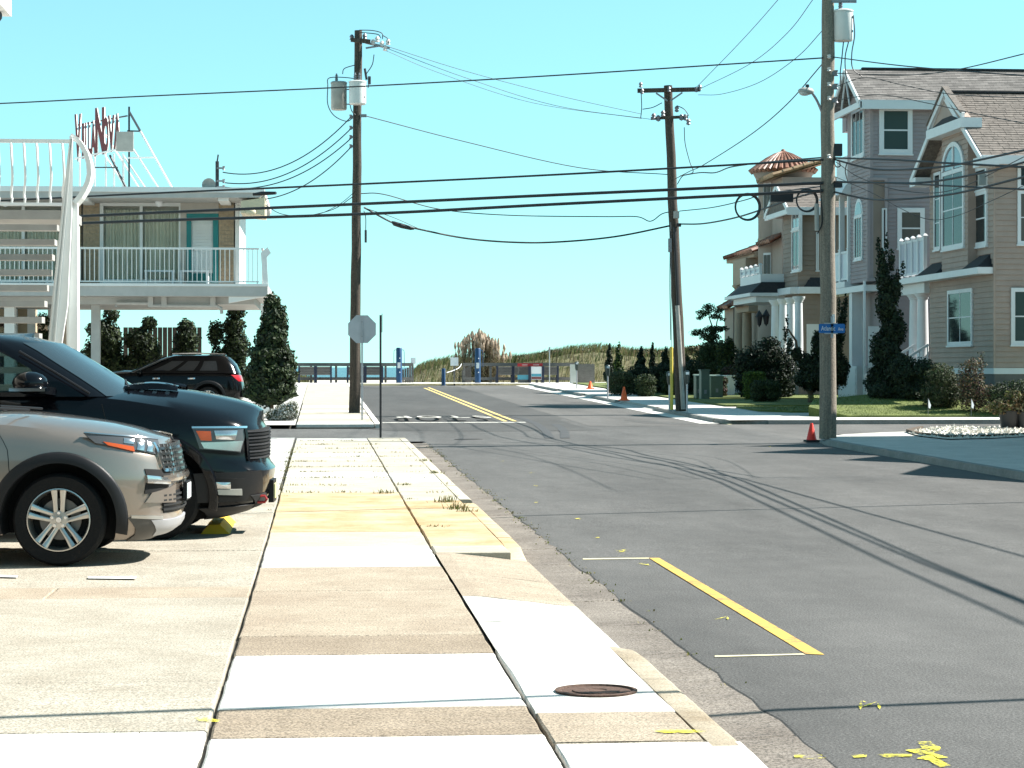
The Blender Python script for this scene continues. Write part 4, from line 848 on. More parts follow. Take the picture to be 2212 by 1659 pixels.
def unit(mx):
    """one room front; mx maps measured picture x to picture x"""
    def bx(name, x0, y0, x1, y1, d0, d1, m, par=None):
        mb = MB(); ybox(mb, A1(mx(x0), y0), A1(mx(x1), y1), YW, d0, d1); return mb.build(name, m, parent=par or mot)
    bx('wall_panel', 1331, 870, 1376, 1500, -.25, 0, creamw); bx('wall_panel', 1376, 870, 1612, 986, -.25, 0, creamw); bx('wall_panel', 736, 870, 750, 1500, -.25, 0, white); bx('wall_panel', 750, 862, 1331, 904, -.25, .0, white)
    # brick piers, brick by brick
    for x0, x1 in ((613, 735), (1613, 1726)):
        pier = bx('brick_pier', x0, 880, x1, 1500, -.25, -.006, mortar)
        a = onY(A1(mx(x0), 0)[0], 0, YW).x; b = onY(A1(mx(x1), 0)[0], 0, YW).x; a, b = min(a, b), max(a, b)
        nrow = 22; hz = (zc-zs1)/nrow; bw = (b-a)/2.5
        me = MB().box((.006, -.012, .006), (bw-.006, .02, hz-.006)).mesh('brick', brickm); me2 = MB().box((.006, -.012, .006), (bw/2-.006, .02, hz-.006)).mesh('brick_half', brickm)
        for r in range(nrow):
            xx = a
            for q in ([1, 1, .5] if r % 2 == 0 else [.5, 1, 1]):
                place('brick', me if q == 1 else me2, pier, (xx, YW-.002, zs1+r*hz)); xx += bw*q
    # sliding window with curtains
    win = bx('window', 750, 904, 1331, 930, -.12, -.0, white)
    for x0, y0, x1, y1 in ((750, 1470, 1331, 1500), (750, 930, 762, 1470), (1319, 930, 1331, 1470), (1030, 930, 1052, 1470)): bx('window_frame', x0, y0, x1, y1, -.12, .02, white, win)
    for x0, x1 in ((762, 1030), (1052, 1319)):
        bx('pane', x0, 930, x1, 1470, -.07, -.06, gl, win)
        a = onY(A1(mx(x0), 0)[0], 0, YW).x; b = onY(A1(mx(x1), 0)[0], 0, YW).x; a, b = min(a, b), max(a, b)
        z1 = onY(A1(mx(1000), 935)[0], A1(0, 955)[1], YW).z; mb = MB(); n = 64; rr = random.Random(int(x0))
        ph = 0; row0, row1 = [], []
        for i in range(n+1):
            x = lerp(a, b, i/n); ph += rr.uniform(.5, 1.4); y = YW+.17+.045*math.sin(ph)+rr.uniform(-.01, .01); row0.append((x, y, zs1+.1)); row1.append((x, y+.01, z1))
        mb.grid([row0, row1]); mb.build('curtain', curt, parent=win, smooth=60)
    # door with teal surround and louvres
    bx('door_surround', 1376, 986, 1411, 1500, -.2, .02, teal); bx('door_surround', 1571, 986, 1611, 1500, -.2, .02, teal); bx('door_surround', 1411, 986, 1571, 1035, -.2, .02, teal)
    dr = bx('door', 1411, 1035, 1571, 1500, -.15, -.05, white); bx('kick_panel', 1411, 1425, 1571, 1500, -.05, -.03, teal, dr)
    a = onY(A1(mx(1418), 0)[0], 0, YW).x; b = onY(A1(mx(1564), 0)[0], 0, YW).x; a, b = min(a, b), max(a, b)
    zt, zb = onY(A1(mx(1490), 0)[0], A1(0, 1045)[1], YW).z, onY(A1(mx(1490), 0)[0], A1(0, 1415)[1], YW).z
    n = 17; lh = (zt-zb)/n; me = MB().hexa([(0, -.035, 0), (b-a, -.035, 0), (b-a, .0, 0), (0, .0, 0), (0, -.012, lh*.92), (b-a, -.012, lh*.92), (b-a, .0, lh*.92), (0, .0, lh*.92)]).mesh('louvre', white)
    for r in range(n): place('louvre', me, dr, (a, YW+.05, zb+r*lh))
    mb = MB(); k = onY(A1(mx(1425), 1250)[0], A1(0, 1250)[1], YW); mb.ball((k.x, YW-.02, k.z), .035, 8); mb.build('door_knob', hard, parent=dr)
    c = onY(A1(mx(1172), 905)[0], A1(0, 905)[1], YW-.6); mb = MB(); mb.ball(c, .13, 10); mb.build('ceiling_globe', white_vinyl, parent=mot, smooth=60)
unit(lambda x: x); unit(lambda x: 1212-x); unit(lambda x: x-2270)
# railing
zt, zb = onY(400, 537, YR).z, zs1+.09
me = MB().box((-.012, -.012, 0), (.012, .012, zt-zb)).mesh('baluster', railm)
rail = MB(); rail.box((XL, YR-.09, zt-.03), (XR-.25, YR-.03, zt+.03)); rl = rail.build('top_rail', railm, parent=mot)
mb = MB(); mb.box((XL, YR-.08, zb-.02), (XR-.25, YR-.04, zb+.02)); mb.build('bottom_rail', railm, parent=mot)
x = XR-.3
while x > -10.6:
    place('baluster', me, mot, (x, YR-.06, zb)); x -= .137
for i in range(8): place('baluster', me, mot, (XR-.16, YR+.12+i*.19, zb))
mb = MB(); mb.box((XR-.19, YR-.06, zt-.03), (XR-.13, YR+1.6, zt+.03)); mb.build('top_rail', railm, parent=mot)
mb = MB(); mb.box((XR-.18, YR-.06, zb-.02), (XR-.14, YR+1.6, zb+.02)); mb.build('bottom_rail', railm, parent=mot)
mb = MB(); mb.prism([(XR-.12, YR-.1, zs1), (XR+.02, YR-.1, zs1), (XR-.02, YR-.1, zt-.25), (XR+.1, YR-.1, zt-.12), (XR, YR-.1, zt+.05), (XR-.2, YR-.1, zt-.12)], (0, .1, 0)); mb.build('rail_end_panel', railm, parent=mot)
for x in [XR-.3-1.5*i for i in range(7)]: mb = MB(); mb.box((x-.015, YR-.075, zs1-.02), (x+.015, YR-.045, zb)); mb.build('rail_stanchion', railm, parent=mot)
# seats and table against the glass
for ux in (345, 420, 75):
    p = onY(ux, 0, YW-.5); mb = MB(); mb.box((p.x-.45, p.y-.2, zs1+.42), (p.x+.45, p.y+.2, zs1+.47))
    for sx in (-.4, .4): mb.box((p.x+sx-.03, p.y-.2, zs1), (p.x+sx+.03, p.y+.2, zs1+.42))
    mb.build('balcony_bench', white_vinyl, parent=mot)
# posts under the wing, ground-floor wall, pipe
for ux, w in ((206, .26), (574, .3), (20, .3)):
    p = onY(ux, 0, YR+1.2); mb = MB(); mb.box((p.x-w/2, p.y, g(p.y)-.01), (p.x+w/2, p.y+.3, zs0-.2)); mb.build('post', white if ux != 206 else roofw, parent=mot)
pts = [onY(*A2(x, y), YR+.5) for x, y in ((858, 150), (858, 122), (1110, 124), (1120, 140), (1600, 142), (1632, 160), (1636, 200))]
mb = MB(); mb.tube(pts, .05, 8); mb.build('drain_pipe', roofw, parent=mot)
for x in (1110, 1210, 1570): mb = MB(); p = onY(*A2(x, 120), YR+.5); mb.box(p-Vector((.08, .05, .12)), p+Vector((.08, .05, .3))); mb.build('pipe_bracket', roofw, parent=mot)
gwall = mat('ground_floor_beige', (0.42, 0.33, 0.22), 0.8, var=0.1)
xg = onY(64, 0, 75).x; mb = MB(); mb.box((XL, 75, g(75)-.02), (xg, 77, zs0)); mb.build('ground_wall', gwall, parent=mot)
xg2 = onY(166, 0, 76).x; xg3 = onY(266, 0, 80).x
mb = MB(); mb.box((XL, 77.2, g(77)-.02), (xg3-1.6, 80, zs0-.4)); mb.build('ground_wall', creamw, parent=mot)
for ux in (30, 68, 112): mb = MB(); p = onY(ux, 0, 74.9); mb.box((p.x-.12, 74.8, g(75)), (p.x+.12, 75, zs0)); mb.build('wall_pilaster', white, parent=mot)
# service mast and dish on the roof
mp = onY(*A1(1602, 805), YF+.5); mast = thing('service_mast', 'dark electrical service mast with insulators on the motel roof', 'mast', (mp.x, mp.y, zr1+.05))
mt = onY(*A1(1602, 600), YF+.5); mb = MB(); mb.tube([(mp.x, mp.y, zr1+.04), (mp.x, mp.y, mt.z)], .055, 10); mb.tube([(mp.x, mp.y, mt.z), (mp.x+.03, mp.y, mt.z+.2)], .025, 6); mb.build('conduit', darkmetal, parent=mast)
for zy in (650, 745, 790): mb = MB(); p = onY(*A1(1635, zy), YF+.45); mb.bar(p-Vector((.15, 0, 0)), p+Vector((.05, 0, 0)), .03, .05); spool(mb, p+Vector((.06, 0, 0))); mb.build('insulator', hard, parent=mast)
dp = onY(*A1(1540, 775), YF+.8); dsh = thing('satellite_dish', 'small grey satellite dish next to the roof mast', 'dish', (dp.x, dp.y, zr1+.05))
mb = MB(); mb.lathe([(.001, .06), (.12, .045), (.2, .0), (.21, .0), (.12, .06), (.001, .075)], dp, 14, axis='y'); mb.build('reflector', tank_grey, parent=dsh, smooth=50)
mb = MB(); mb.tube([(dp.x, dp.y+.08, zr1+.04), (dp.x+.05, dp.y+.08, dp.z)], .02, 6); mb.build('dish_mast', darkmetal, parent=dsh)
GM = 'service wires from the far left pole to the motel'
for (u0, v0), (u1, v1), sag, lab in (((757, 254), (481, 372), .6, 'uppermost'), ((758, 278), (481, 394), .55, 'second'), ((757, 300), (484, 404), .5, 'third'), ((758, 318), (574, 430), .3, 'lowest')):
    wire(sagwire(P(u0, v0, 68.9), P(u1, v1, 67.9), sag), .017, lab+' service wire from the transformer pole to the motel', GM)
pwire([(762, 425, 68.9), (720, 452, 68.7), (660, 466, 68.4), (608, 462, 68), (572, 442, 67.8)], .012, 'limp telephone wire from the dark pole to the motel eave', GM)
pwire([(762, 418, 68.9), (735, 440, 68.7), (690, 462, 68.4), (640, 468, 68)], .01, 'limp thin wire ending on the thick cables', GM)
mb = MB(); mb.tube([P(546, 420, 53), P(566, 418, 53), P(596, 417, 52.8)], [.03, .05, .035], 8); mb.build('cable_splice', cable, label='fat splice sleeve on the upper thick cable before the motel roof', cat='splice')
# rooftop sign: red channel letters on a white frame
redl = mat('sign_letter_red', (0.13, 0.012, 0.012), 0.4, var=0.15); edgew = mat('letter_return_white', (0.7, 0.69, 0.66), 0.5, var=0.06)
s0, s1 = P(160, 338, 73.0), P(268, 316, 71.4); sdir = (s1-s0).normalized(); sh = Vector((sdir.x, sdir.y, 0)).normalized(); nrm = Vector((sh.y, -sh.x, 0))
rs = thing('roof_sign', 'rooftop sign of tall dark red letters on a white frame above the motel', 'rooftop sign', ((s0.x+s1.x)/2, (s0.y+s1.y)/2, zr1+.05))
L = (s1-s0).length
spec = [('V', 553, 600, 272, 575), ('I', 600, 630, 335, 562), ('L', 628, 652, 330, 556), ('L', 652, 676, 325, 552), ('A', 672, 708, 315, 548), ('N', 706, 770, 224, 528), ('O', 762, 802, 288, 522), ('V', 800, 845, 276, 512), ('A', 842, 890, 264, 500)]
for ch, x0, x1, y0, y1 in spec:
    t = ((x0+x1)/2-553)/(890-553); Zc = lerp(73.0, 71.4, t); base = P(.2929*(x0+x1)/2, 172.8+.2929*y1, Zc); hgt = (y1-y0)*.2929/FPX*Zc
    wid = (x1-x0)/(890-553)*L
    R = Matrix(((sh.x, 0, nrm.x, base.x), (sh.y, 0, nrm.y, base.y), (0, 1, 0, base.z), (0, 0, 0, 1)))
    cap = .69*hgt/.69
    o = letters(ch, hgt/.69, [redl, edgew], 'letter', rs, Matrix.Identity(4), .015, bold=.055)
    me = o.data; xsv = [v.co.x+ORG[rs].x for v in me.vertices]; w0 = max(xsv)-min(xsv)
    me.transform(Matrix.Translation(ORG[rs])); me.transform(Matrix.Diagonal((wid*(.98 if ch != 'I' else .55)/w0, 1, 1, 1))); me.transform(Matrix.Translation(-ORG[rs]) @ R)
    for p in me.polygons: p.material_index = 0 if p.normal.dot(nrm) > .7 else 1
def sgp(t, zy, off=0): Zc = lerp(73.0, 71.4, t); return P(.2929*lerp(553, 890, t), 172.8+.2929*zy, Zc)-nrm*off
def sbar(a, b, w, m): mb = MB(); mb.bar(a, b, w, w); mb.build('frame_bar', m, parent=rs)
sbar(sgp(0, 580), sgp(1.02, 505), .05, edgew); sbar(sgp(.0, 330, .12), sgp(1.08, 262, .12), .04, darkmetal)
def onroof(p, dx=0, dy=0): return Vector((p.x+dx, p.y+dy, zr1+.04))
for t in (.05, .38, .62, .8, 1.0): a = sgp(t, 540, .1); sbar(a, onroof(a), .05, edgew)
for t in (.6, 1.0): a = sgp(t, 400, .12); sbar(a, onroof(a, 1.3, -.3), .045, edgew); a = sgp(t, 560, .12); sbar(a, onroof(a, .9, -.2), .045, edgew)
a = sgp(1.13, 195, .1); b = sgp(1.13, 800, .1); sbar(a, onroof(b), .055, darkmetal)
fe = onY(*A1(1295, 800), 70.5); mid = P(*A1(1035, 378), 70.2)
sbar(a+Vector((0, 0, -.15)), mid, .05, darkmetal); sbar(mid, Vector((fe.x, fe.y, zr1+.04)), .05, edgew); sbar(P(*A1(938, 375), 70.1), mid, .04, darkmetal)
sbar(P(*A1(940, 575), 70.1), P(*A1(1145, 570), 70.3), .045, edgew); sbar(P(*A1(690, 645), 72.6), P(*A1(865, 645), 71), .04, darkmetal); sbar(P(*A1(810, 555), 71.5), onroof(P(*A1(965, 800), 71)), .05, darkmetal)
mb = MB(); p = P(*A1(922, 455), 70.1); mb.box(p-Vector((.26, .1, .3)), p+Vector((.26, .1, .3))); mb.build('transformer_box', tank_grey, parent=rs)

# ================================================================== STAIR TOWER AND NEAR WING
YS = 30.3; zl = 3.71; xst = -3.40
st = thing('motel_stair', 'white open stair with tapered fin, bowed rail and grey treads', 'stair', (xst, 29, 0))
tread = mat('tread_grey', (0.3, 0.29, 0.27), 0.8, var=0.12)
me = MB().box((-1.35, -.02, -.075), (0, .30, 0)).mesh('tread', tread)
for i in range(1, 18): place('tread', me, st, (xst, YS-.27*i, zl-.206*i))
mb = MB(); mb.box((-8.0, YS, zl-.12), (xst+.15, YS+1.35, zl)); mb.build('landing', tread, parent=st)
mb = MB(); mb.hexa([(xst-1.42, YS+.02, zl-.32), (xst-1.35, YS+.02, zl-.32), (xst-1.35, 25.6, 0), (xst-1.42, 25.6, 0), (xst-1.42, YS+.02, zl-.02), (xst-1.35, YS+.02, zl-.02), (xst-1.35, 25.4, .22), (xst-1.42, 25.4, .22)]); mb.build('stringer', white, parent=st)
Yp = 29.2
def yp(u, v, Y): p = onY(u, v, Y); return p
def prismY(name, pix, Y, d, m):
    mb = MB(); pts = [onY(u, v, Y) for u, v in pix]; mb.prism(pts, (0, d, 0)); return mb.build(name, m, parent=st)
zg = lambda u, Y: onY(u, 0, Y)
prismY('fin_board', [(151, 293), (157, 297), (155, 450), (146, 659), (133, 745), (104, 1068), (56, 1068), (104, 736), (111, 659), (133, 454)], Yp, .09, white)
for k in (.36, .7):
    mb = MB(); a0, a1 = onY(lerp(151, 157, k), 300, Yp-.02), onY(lerp(56, 104, k), 1066, Yp-.02); mb.bar(a0, a1, .02, .02); mb.build('fin_batten', railm, parent=st)
prismY('fin_post', [(154, 436), (167, 436), (168, 1064), (143, 1064), (150, 600)], Yp+.1, .16, white)
cur = [(152, 292), (165, 300), (176, 314), (185, 331), (191, 352), (192.5, 375), (189, 392), (182, 408), (172, 424), (160, 438)]
mb = MB(); rows = []
for i, (u, v) in enumerate(cur):
    p = onY(u, v, Yp+.05); q = onY(*cur[min(i+1, len(cur)-1)], Yp+.05)-onY(*cur[max(i-1, 0)], Yp+.05); nn = Vector((q.z, 0, -q.x)).normalized()*.03
    rows.append([p+nn, p-nn, p-nn+Vector((0, .4, 0)), p+nn+Vector((0, .4, 0))])
mb.grid(rows, closed=True); mb.f += [[0, 1, 2, 3], [len(mb.v)-4+i for i in range(4)]]; mb.m += [0, 0]; mb.build('bowed_end_rail', white, parent=st)
Yb = YS+1.25; zt_, zb_ = onY(80, 304, Yb).z, onY(80, 441, Yb).z
mb = MB(); mb.box((-8, Yb-.03, zt_-.03), (onY(152, 0, Yb).x, Yb+.03, zt_+.02)); mb.build('top_rail', white, parent=st)
mb = MB(); mb.box((-8, Yb-.03, zb_-.02), (onY(156, 0, Yb).x, Yb+.03, zb_+.02)); mb.build('bottom_rail', white, parent=st)
hh = zt_-zb_; mb = MB(); mb.tube(smooth_pts([(0, 0, 0), (.01, -.02, hh*.08), (-.005, .0, hh*.15), (.025, -.1, hh*.4), (.02, -.12, hh*.65), (0, -.05, hh*.9), (-.01, 0, hh)], 4), .017, 6); me = mb.mesh('bowed_baluster', white, smooth=60)
for i in range(-3, 6): place('bowed_baluster', me, st, (onY(25+27.8*(i-1), 0, Yb).x, Yb, zb_))
for x in (-3.35, -7.6): mb = MB(); mb.box((x-.08, YS+1.1, -.01), (x+.08, YS+1.26, zl-.12)); mb.build('landing_post', white, parent=st)
# near wing of the motel: only the far corner of its eave reaches into the picture
ec = P(25, 36, 34); nw = thing('motel_wing', 'near motel wing whose white eave corner shows at the top left', 'motel', (-8, 34, 0))
mb = MB(); mb.box((-14, 14, ec.z), (ec.x, ec.y, ec.z+.4)); mb.build('roof', white, parent=nw)
mb = MB(); mb.box((-13, 14.5, -.02), (-6.9, ec.y-.7, ec.z)); mb.build('wall', creamw, parent=nw)
mb = MB(); p = P(5, 40, 33.6); mb.ball((p.x-.1, p.y-.05, ec.z-.06), .11, 10); mb.build('eave_lamp', darkmetal, parent=nw)
mb = MB(); mb.box((-8.2, YS, zl-.12), (-6.95, YS+1.35, zl-.02)); mb.build('gallery_slab', tread, parent=nw)
# ================================================================== HOUSES ON THE RIGHT
def A7(x, y): return (1548+.3004*x, 288+.3004*y)
def A8(x, y): return (1548+.3004*x, 576+.3004*y)
def B1(x, y): return (1656+.2513*x, .2513*y)
def B3(x, y): return (1548+.3169*x, 302.4+.3169*y)
class Pl:
    def __init__(s, kind, c): s.k = kind; s.c = c
    def w(s, a, z, o=0.0): return Vector((s.c-o, a, z)) if s.k == 'X' else Vector((a, s.c-o, z))
    def sz(s, u, v):
        p = onX(u, v, s.c) if s.k == 'X' else onY(u, v, s.c); return (p.y if s.k == 'X' else p.x, p.z)
    def rect(s, p0, p1):
        um = (p0[0]+p1[0])/2; a, b = s.sz(p0[0], 0)[0], s.sz(p1[0], 0)[0]; z0, z1 = s.sz(um, p0[1])[1], s.sz(um, p1[1])[1]
        return min(a, b), max(a, b), min(z0, z1), max(z0, z1)
    def box(s, mb, a0, a1, z0, z1, o0, o1, mi=0):
        p, q = s.w(a0, z0, o0), s.w(a1, z1, o1); return mb.box(p, q, mi)
    def part(s, name, p0, p1, o0, o1, m, parent):
        mb = MB(); s.box(mb, *s.rect(p0, p1), o0, o1); return mb.build(name, m, parent=parent)
def framering(pl, a0, a1, z0, z1, t, o0, o1):
    mb = MB(); O = [(a0, z0), (a1, z0), (a1, z1), (a0, z1)]; I = [(a0+t, z0+t), (a1-t, z0+t), (a1-t, z1-t), (a0+t, z1-t)]
    vs = [pl.w(a, z, o1) for a, z in O]+[pl.w(a, z, o1) for a, z in I]+[pl.w(a, z, o0) for a, z in O]+[pl.w(a, z, o0) for a, z in I]
    fs = []
    for i in range(4):
        j = (i+1) % 4; fs += [(i, j, 4+j, 4+i), (8+i, 12+i, 12+j, 8+j), (i, 8+i, 8+j, j), (4+i, 4+j, 12+j, 12+i)]
    return mb.add(vs, fs)
trimw = mat('house_trim_white', (0.62, 0.63, 0.64), 0.5, var=0.04)
hglass = glassmat('house_window_glass', (0.02, 0.026, 0.028), 0.06, 0.16); hglass2 = glassmat('house_window_screened', (0.04, 0.065, 0.062), 0.3, 0.12); hglass3 = glassmat('house_window_shade', (0.10, 0.095, 0.085), 0.25, 0.14)
skyglass = glassmat('sky_reflection_glass', (0.16, 0.2, 0.24), 0.03, 0.7)  # pale blue base colour paints reflected sky into the panes
def window(parent, pl, p0=None, p1=None, rect=None, cols=1, rows=1, tw=.1, glass=None, out=.075, name='window', sill=True):
    a0, a1, z0, z1 = rect or pl.rect(p0, p1); glass = glass or hglass
    w = framering(pl, a0, a1, z0, z1, tw, -.06, out).build(name, trimw, parent=parent)
    ia0, ia1, iz0, iz1 = a0+tw, a1-tw, z0+tw, z1-tw; mw = tw*.32
    for c in range(cols):
        for r in range(rows):
            b0, b1 = lerp(ia0, ia1, c/cols), lerp(ia0, ia1, (c+1)/cols); y0, y1 = lerp(iz0, iz1, r/rows), lerp(iz0, iz1, (r+1)/rows)
            mb = MB(); pl.box(mb, b0+(.0 if c == 0 else mw/2), b1-(.0 if c == cols-1 else mw/2), y0+(.0 if r == 0 else mw/2), y1-(.0 if r == rows-1 else mw/2), .038+.006*r, .044+.006*r); mb.build('pane', glass, parent=w)
    for c in range(1, cols): mb = MB(); x = lerp(ia0, ia1, c/cols); pl.box(mb, x-mw/2, x+mw/2, iz0, iz1, -.01, .058); mb.build('mullion', trimw, parent=w)
    for r in range(1, rows): mb = MB(); z = lerp(iz0, iz1, r/rows); pl.box(mb, ia0, ia1, z-mw/2, z+mw/2, -.01, .054); mb.build('glazing_bar', trimw, parent=w)
    if sill: mb = MB(); pl.box(mb, a0-.03, a1+.03, z0-.05, z0+.002, .0, out+.03); mb.build('sill', trimw, parent=w)
    return w
def siding(parent, pl, a0, a1, z0, z1, pitch, m, clip=None):
    """clapboards, each one an object; clip(z) -> (a0, a1) for gables"""
    n = int((z1-z0)/pitch); cache = {}
    for i in range(n):
        z = z0+i*pitch; b0, b1 = (clip(z+pitch/2) if clip else (a0, a1))
        if b1-b0 < .1: continue
        key = round(b1-b0, 3)
        if key not in cache:
            L = b1-b0; mb = MB(); V = lambda a, zz, o: (pl.w(a, zz, o)-pl.w(0, 0, 0))
            mb.hexa([V(0, .014, 0), V(L, .014, 0), V(L, .014, .034), V(0, .014, .034), V(0, pitch+.012, 0), V(L, pitch+.012, 0), V(L, pitch+.012, .006), V(0, pitch+.012, .006)])
            cache[key] = mb.mesh('siding_board', m)
        place('siding_board', cache[key], parent, pl.w(b0, z, .0))
def column(parent, x, y, z0, z1, r, m=None, name='column'):
    mb = MB(); h = z1-z0
    mb.lathe([(.001, 0), (r*1.5, 0), (r*1.5, .08), (r*1.2, .1), (r*1.15, .16), (r, .2), (r, h*.4), (r*.84, h-.22), (r*1.0, h-.2), (r*1.0, h-.16), (r*1.4, h-.08), (r*1.45, h), (.001, h)], (x, y, z0), 18)
    return mb.build(name, m or trimw, parent=parent, smooth=40)
def shingle_roof(parent, e0, e1, r0, r1, n, m, name='shingle_course', th=.018, kind='stuff'):
    """slope between eave line e0-e1 and ridge line r0-r1 built up in n overlapping courses"""
    e0, e1, r0, r1 = map(Vector, (e0, e1, r0, r1)); up = (r0-e0).cross(e1-e0); up = (up if up.z > 0 else -up).normalized(); mb = MB()
    for i in range(n):
        a, b = e0.lerp(r0, i/n), e1.lerp(r1, i/n); c, d = e1.lerp(r1, min(1, (i+1.15)/n)), e0.lerp(r0, min(1, (i+1.15)/n))
        mb.hexa([a, b, c, d, a+up*th, b+up*th, c+up*.004, d+up*.004])
    return mb.build(name, m, parent=parent, kind=kind)
def shingle_mat(name, col):
    m, t, b = newmat(name); pos = wpos(t); mp = t.nodes.new('ShaderNodeMapping'); mp.inputs['Rotation'].default_value = (0, 0, 0); t.links.new(pos, mp.inputs[0])
    sep = t.nodes.new('ShaderNodeSeparateXYZ'); t.links.new(pos, sep.inputs[0]); cmb = t.nodes.new('ShaderNodeCombineXYZ'); t.links.new(sep.outputs[0], cmb.inputs[0]); t.links.new(sep.outputs[2], cmb.inputs[1])
    br = t.nodes.new('ShaderNodeTexBrick'); br.inputs['Scale'].default_value = 1.0; br.inputs['Brick Width'].default_value = .3; br.inputs['Row Height'].default_value = .085; br.inputs['Mortar Size'].default_value = .006
    br.inputs['Color1'].default_value = (*[c*.75 for c in col], 1); br.inputs['Color2'].default_value = (*[c*1.25 for c in col], 1); br.inputs['Mortar'].default_value = (*[c*.4 for c in col], 1)
    t.links.new(cmb.outputs[0], br.inputs['Vector'])
    n = noise_node(t, 2.0, 4, .6, pos); c = mixc(t, br.outputs[0], ramp(t, n.outputs[0], [(.3, (.8,)*3), (.7, (1.15,)*3)]).outputs[0], 1.0, 'MULTIPLY')
    t.links.new(c, b.inputs['Base Color']); b.inputs['Roughness'].default_value = .95; MATS[name] = m; return m
tansid = mat('siding_tan', (0.335, 0.252, 0.21), 0.75, var=0.1, scale=1.5, fine=.06); greysid = mat('siding_grey', (0.285, 0.24, 0.245), 0.75, var=0.08, scale=1.5, fine=.05)
brownsid = mat('siding_brown', (0.235, 0.18, 0.145), 0.75, var=0.1, scale=1.5); shing_tan = mat('shingle_brown', (0.135, 0.115, 0.10), 0.95, var=0.4, scale=7, fine=.2)
shing_grey = shingle_mat('shingle_grey', (0.16, 0.145, 0.135)); darkroof = mat('skirt_roof_dark', (0.022, 0.022, 0.026), 0.85, var=0.3, scale=8)
found = mat('foundation_block', (0.13, 0.12, 0.115), 0.85, var=0.15)

# ---- tan corner house
XT, YT0, YT1 = 20.3, 67.3, 74.55; FX, FY = Pl('X', XT), Pl('Y', YT0)
th = thing('corner_house', 'tan clapboard corner house with white gable and tall arched window', 'house', (XT, YT0, g(67)))
zb, ze, zr = 1.62, 8.1, 10.35; ym = (YT0+YT1)/2
mb = MB(); mb.box((XT+.02, YT0+.02, .2), (23.8, YT1-.02, ze)); mb.build('wall', tansid, parent=th)
mb = MB(); mb.prism([(XT+.02, YT0+.02, ze), (XT+.02, YT1-.02, ze), (XT+.02, ym, zr-.12)], (3.7, 0, 0)); mb.build('gable_wall', tansid, parent=th)
mb = MB(); mb.box((XT-.03, YT0-.03, zb-.18), (23.8, YT1+.03, zb)); mb.build('water_table', trimw, parent=th)
mb = MB(); mb.box((XT+.0, YT0+.0, .1), (23.8, YT1, zb-.18)); mb.build('foundation', found, parent=th)
siding(th, FX, YT0, YT1, zb, ze, .165, tansid); siding(th, FY, XT-.026, 23.8, zb, ze, .165, tansid)
siding(th, FX, 0, 0, ze, zr-.2, .165, tansid, clip=lambda z: (lerp(YT0, ym, (z-ze)/(zr-ze))+.05, lerp(YT1, ym, (z-ze)/(zr-ze))-.05))
mb = MB(); mb.box((XT-.035, YT0-.035, zb), (XT+.03, YT0+.03, ze)); mb.build('corner_board', tansid, parent=th)
# roof: near slope with single shingles where it is seen
E0, R0 = Vector((XT-.5, YT0-.45, ze-.12)), Vector((XT-.5, ym, zr)); E1 = Vector((23.8, YT0-.45, ze-.12)); R1 = Vector((23.8, ym, zr)); F0, F1 = Vector((XT-.5, YT1+.45, ze-.12)), Vector((23.8, YT1+.45, ze-.12))
mb = MB(); mb.prism([E0, R0, F0, F0-Vector((0, 0, .16)), R0-Vector((0, 0, .18)), E0-Vector((0, 0, .16))], (4.5, 0, 0)); rf = mb.build('roof', shing_tan, parent=th)
sl_ = (R0-E0); sn = Vector((0, -sl_.z, sl_.y)).normalized(); nc = 28; cl_ = sl_.length/nc; sd = sl_.normalized(); wsh = .34
def shmesh(w):
    mb = MB(); mb.hexa([Vector((0, 0, 0)), Vector((w-.012, 0, 0)), Vector((w-.012, 0, 0))+sd*(cl_*1.12), sd*(cl_*1.12), sn*.022, Vector((w-.012, 0, 0))+sn*.022, Vector((w-.012, 0, 0))+sd*(cl_*1.12)+sn*.006, sd*(cl_*1.12)+sn*.006]); return mb.mesh('shingle', shing_tan)
shm = [shmesh(w) for w in (.30, .36, .42)]; rr = random.Random(4)
for i in range(nc):
    x = E0.x-.0+(.0 if i % 2 else -.0); k = 0
    while x < XT+2.9:
        q = rr.randrange(3); place('shingle', shm[q], rf, E0+sd*(cl_*i)+Vector((x-E0.x, 0, 0))+sn*(.004+rr.uniform(0, .006))); x += (.30, .36, .42)[q]
shingle_roof(rf, E0+Vector((3.9, 0, 0)), E1, R0+Vector((3.9, 0, 0)), R1, nc, shing_tan); shingle_roof(rf, F0, F1, R0, R1, nc, shing_tan)
mb = MB(); mb.bar(R0+Vector((0, 0, .04)), R1+Vector((0, 0, .04)), .22, .06); mb.build('ridge_cap', darkroof, parent=rf)
mb = MB(); mb.box((XT-.52, YT0-.5, ze-.36), (23.8, YT0-.46, ze-.1)); mb.build('fascia', trimw, parent=th)
mb = MB(); mb.box((XT-.5, YT0-.46, ze-.33), (23.8, YT0+.02, ze-.29)); mb.build('soffit', trimw, parent=th)
def slopebar(name, a, b, w, h, m, par): mb = MB(); mb.bar(a, b, w, h); return mb.build(name, m, parent=par)
slopebar('rake_board', E0+Vector((-.04, 0, -.1)), R0+Vector((-.04, 0, -.1)), .06, .18, trimw, th); slopebar('rake_board', F0+Vector((-.04, 0, -.1)), R0+Vector((-.04, 0, -.1)), .06, .18, trimw, th)
for y0, y1 in ((YT0-.54, YT0+.35), (YT1-.2, YT1+.56)): mb = MB(); mb.box((XT-.56, y0, ze-.42), (XT-.01, y1, ze-.14)); mb.build('cornice_return', trimw, parent=th)
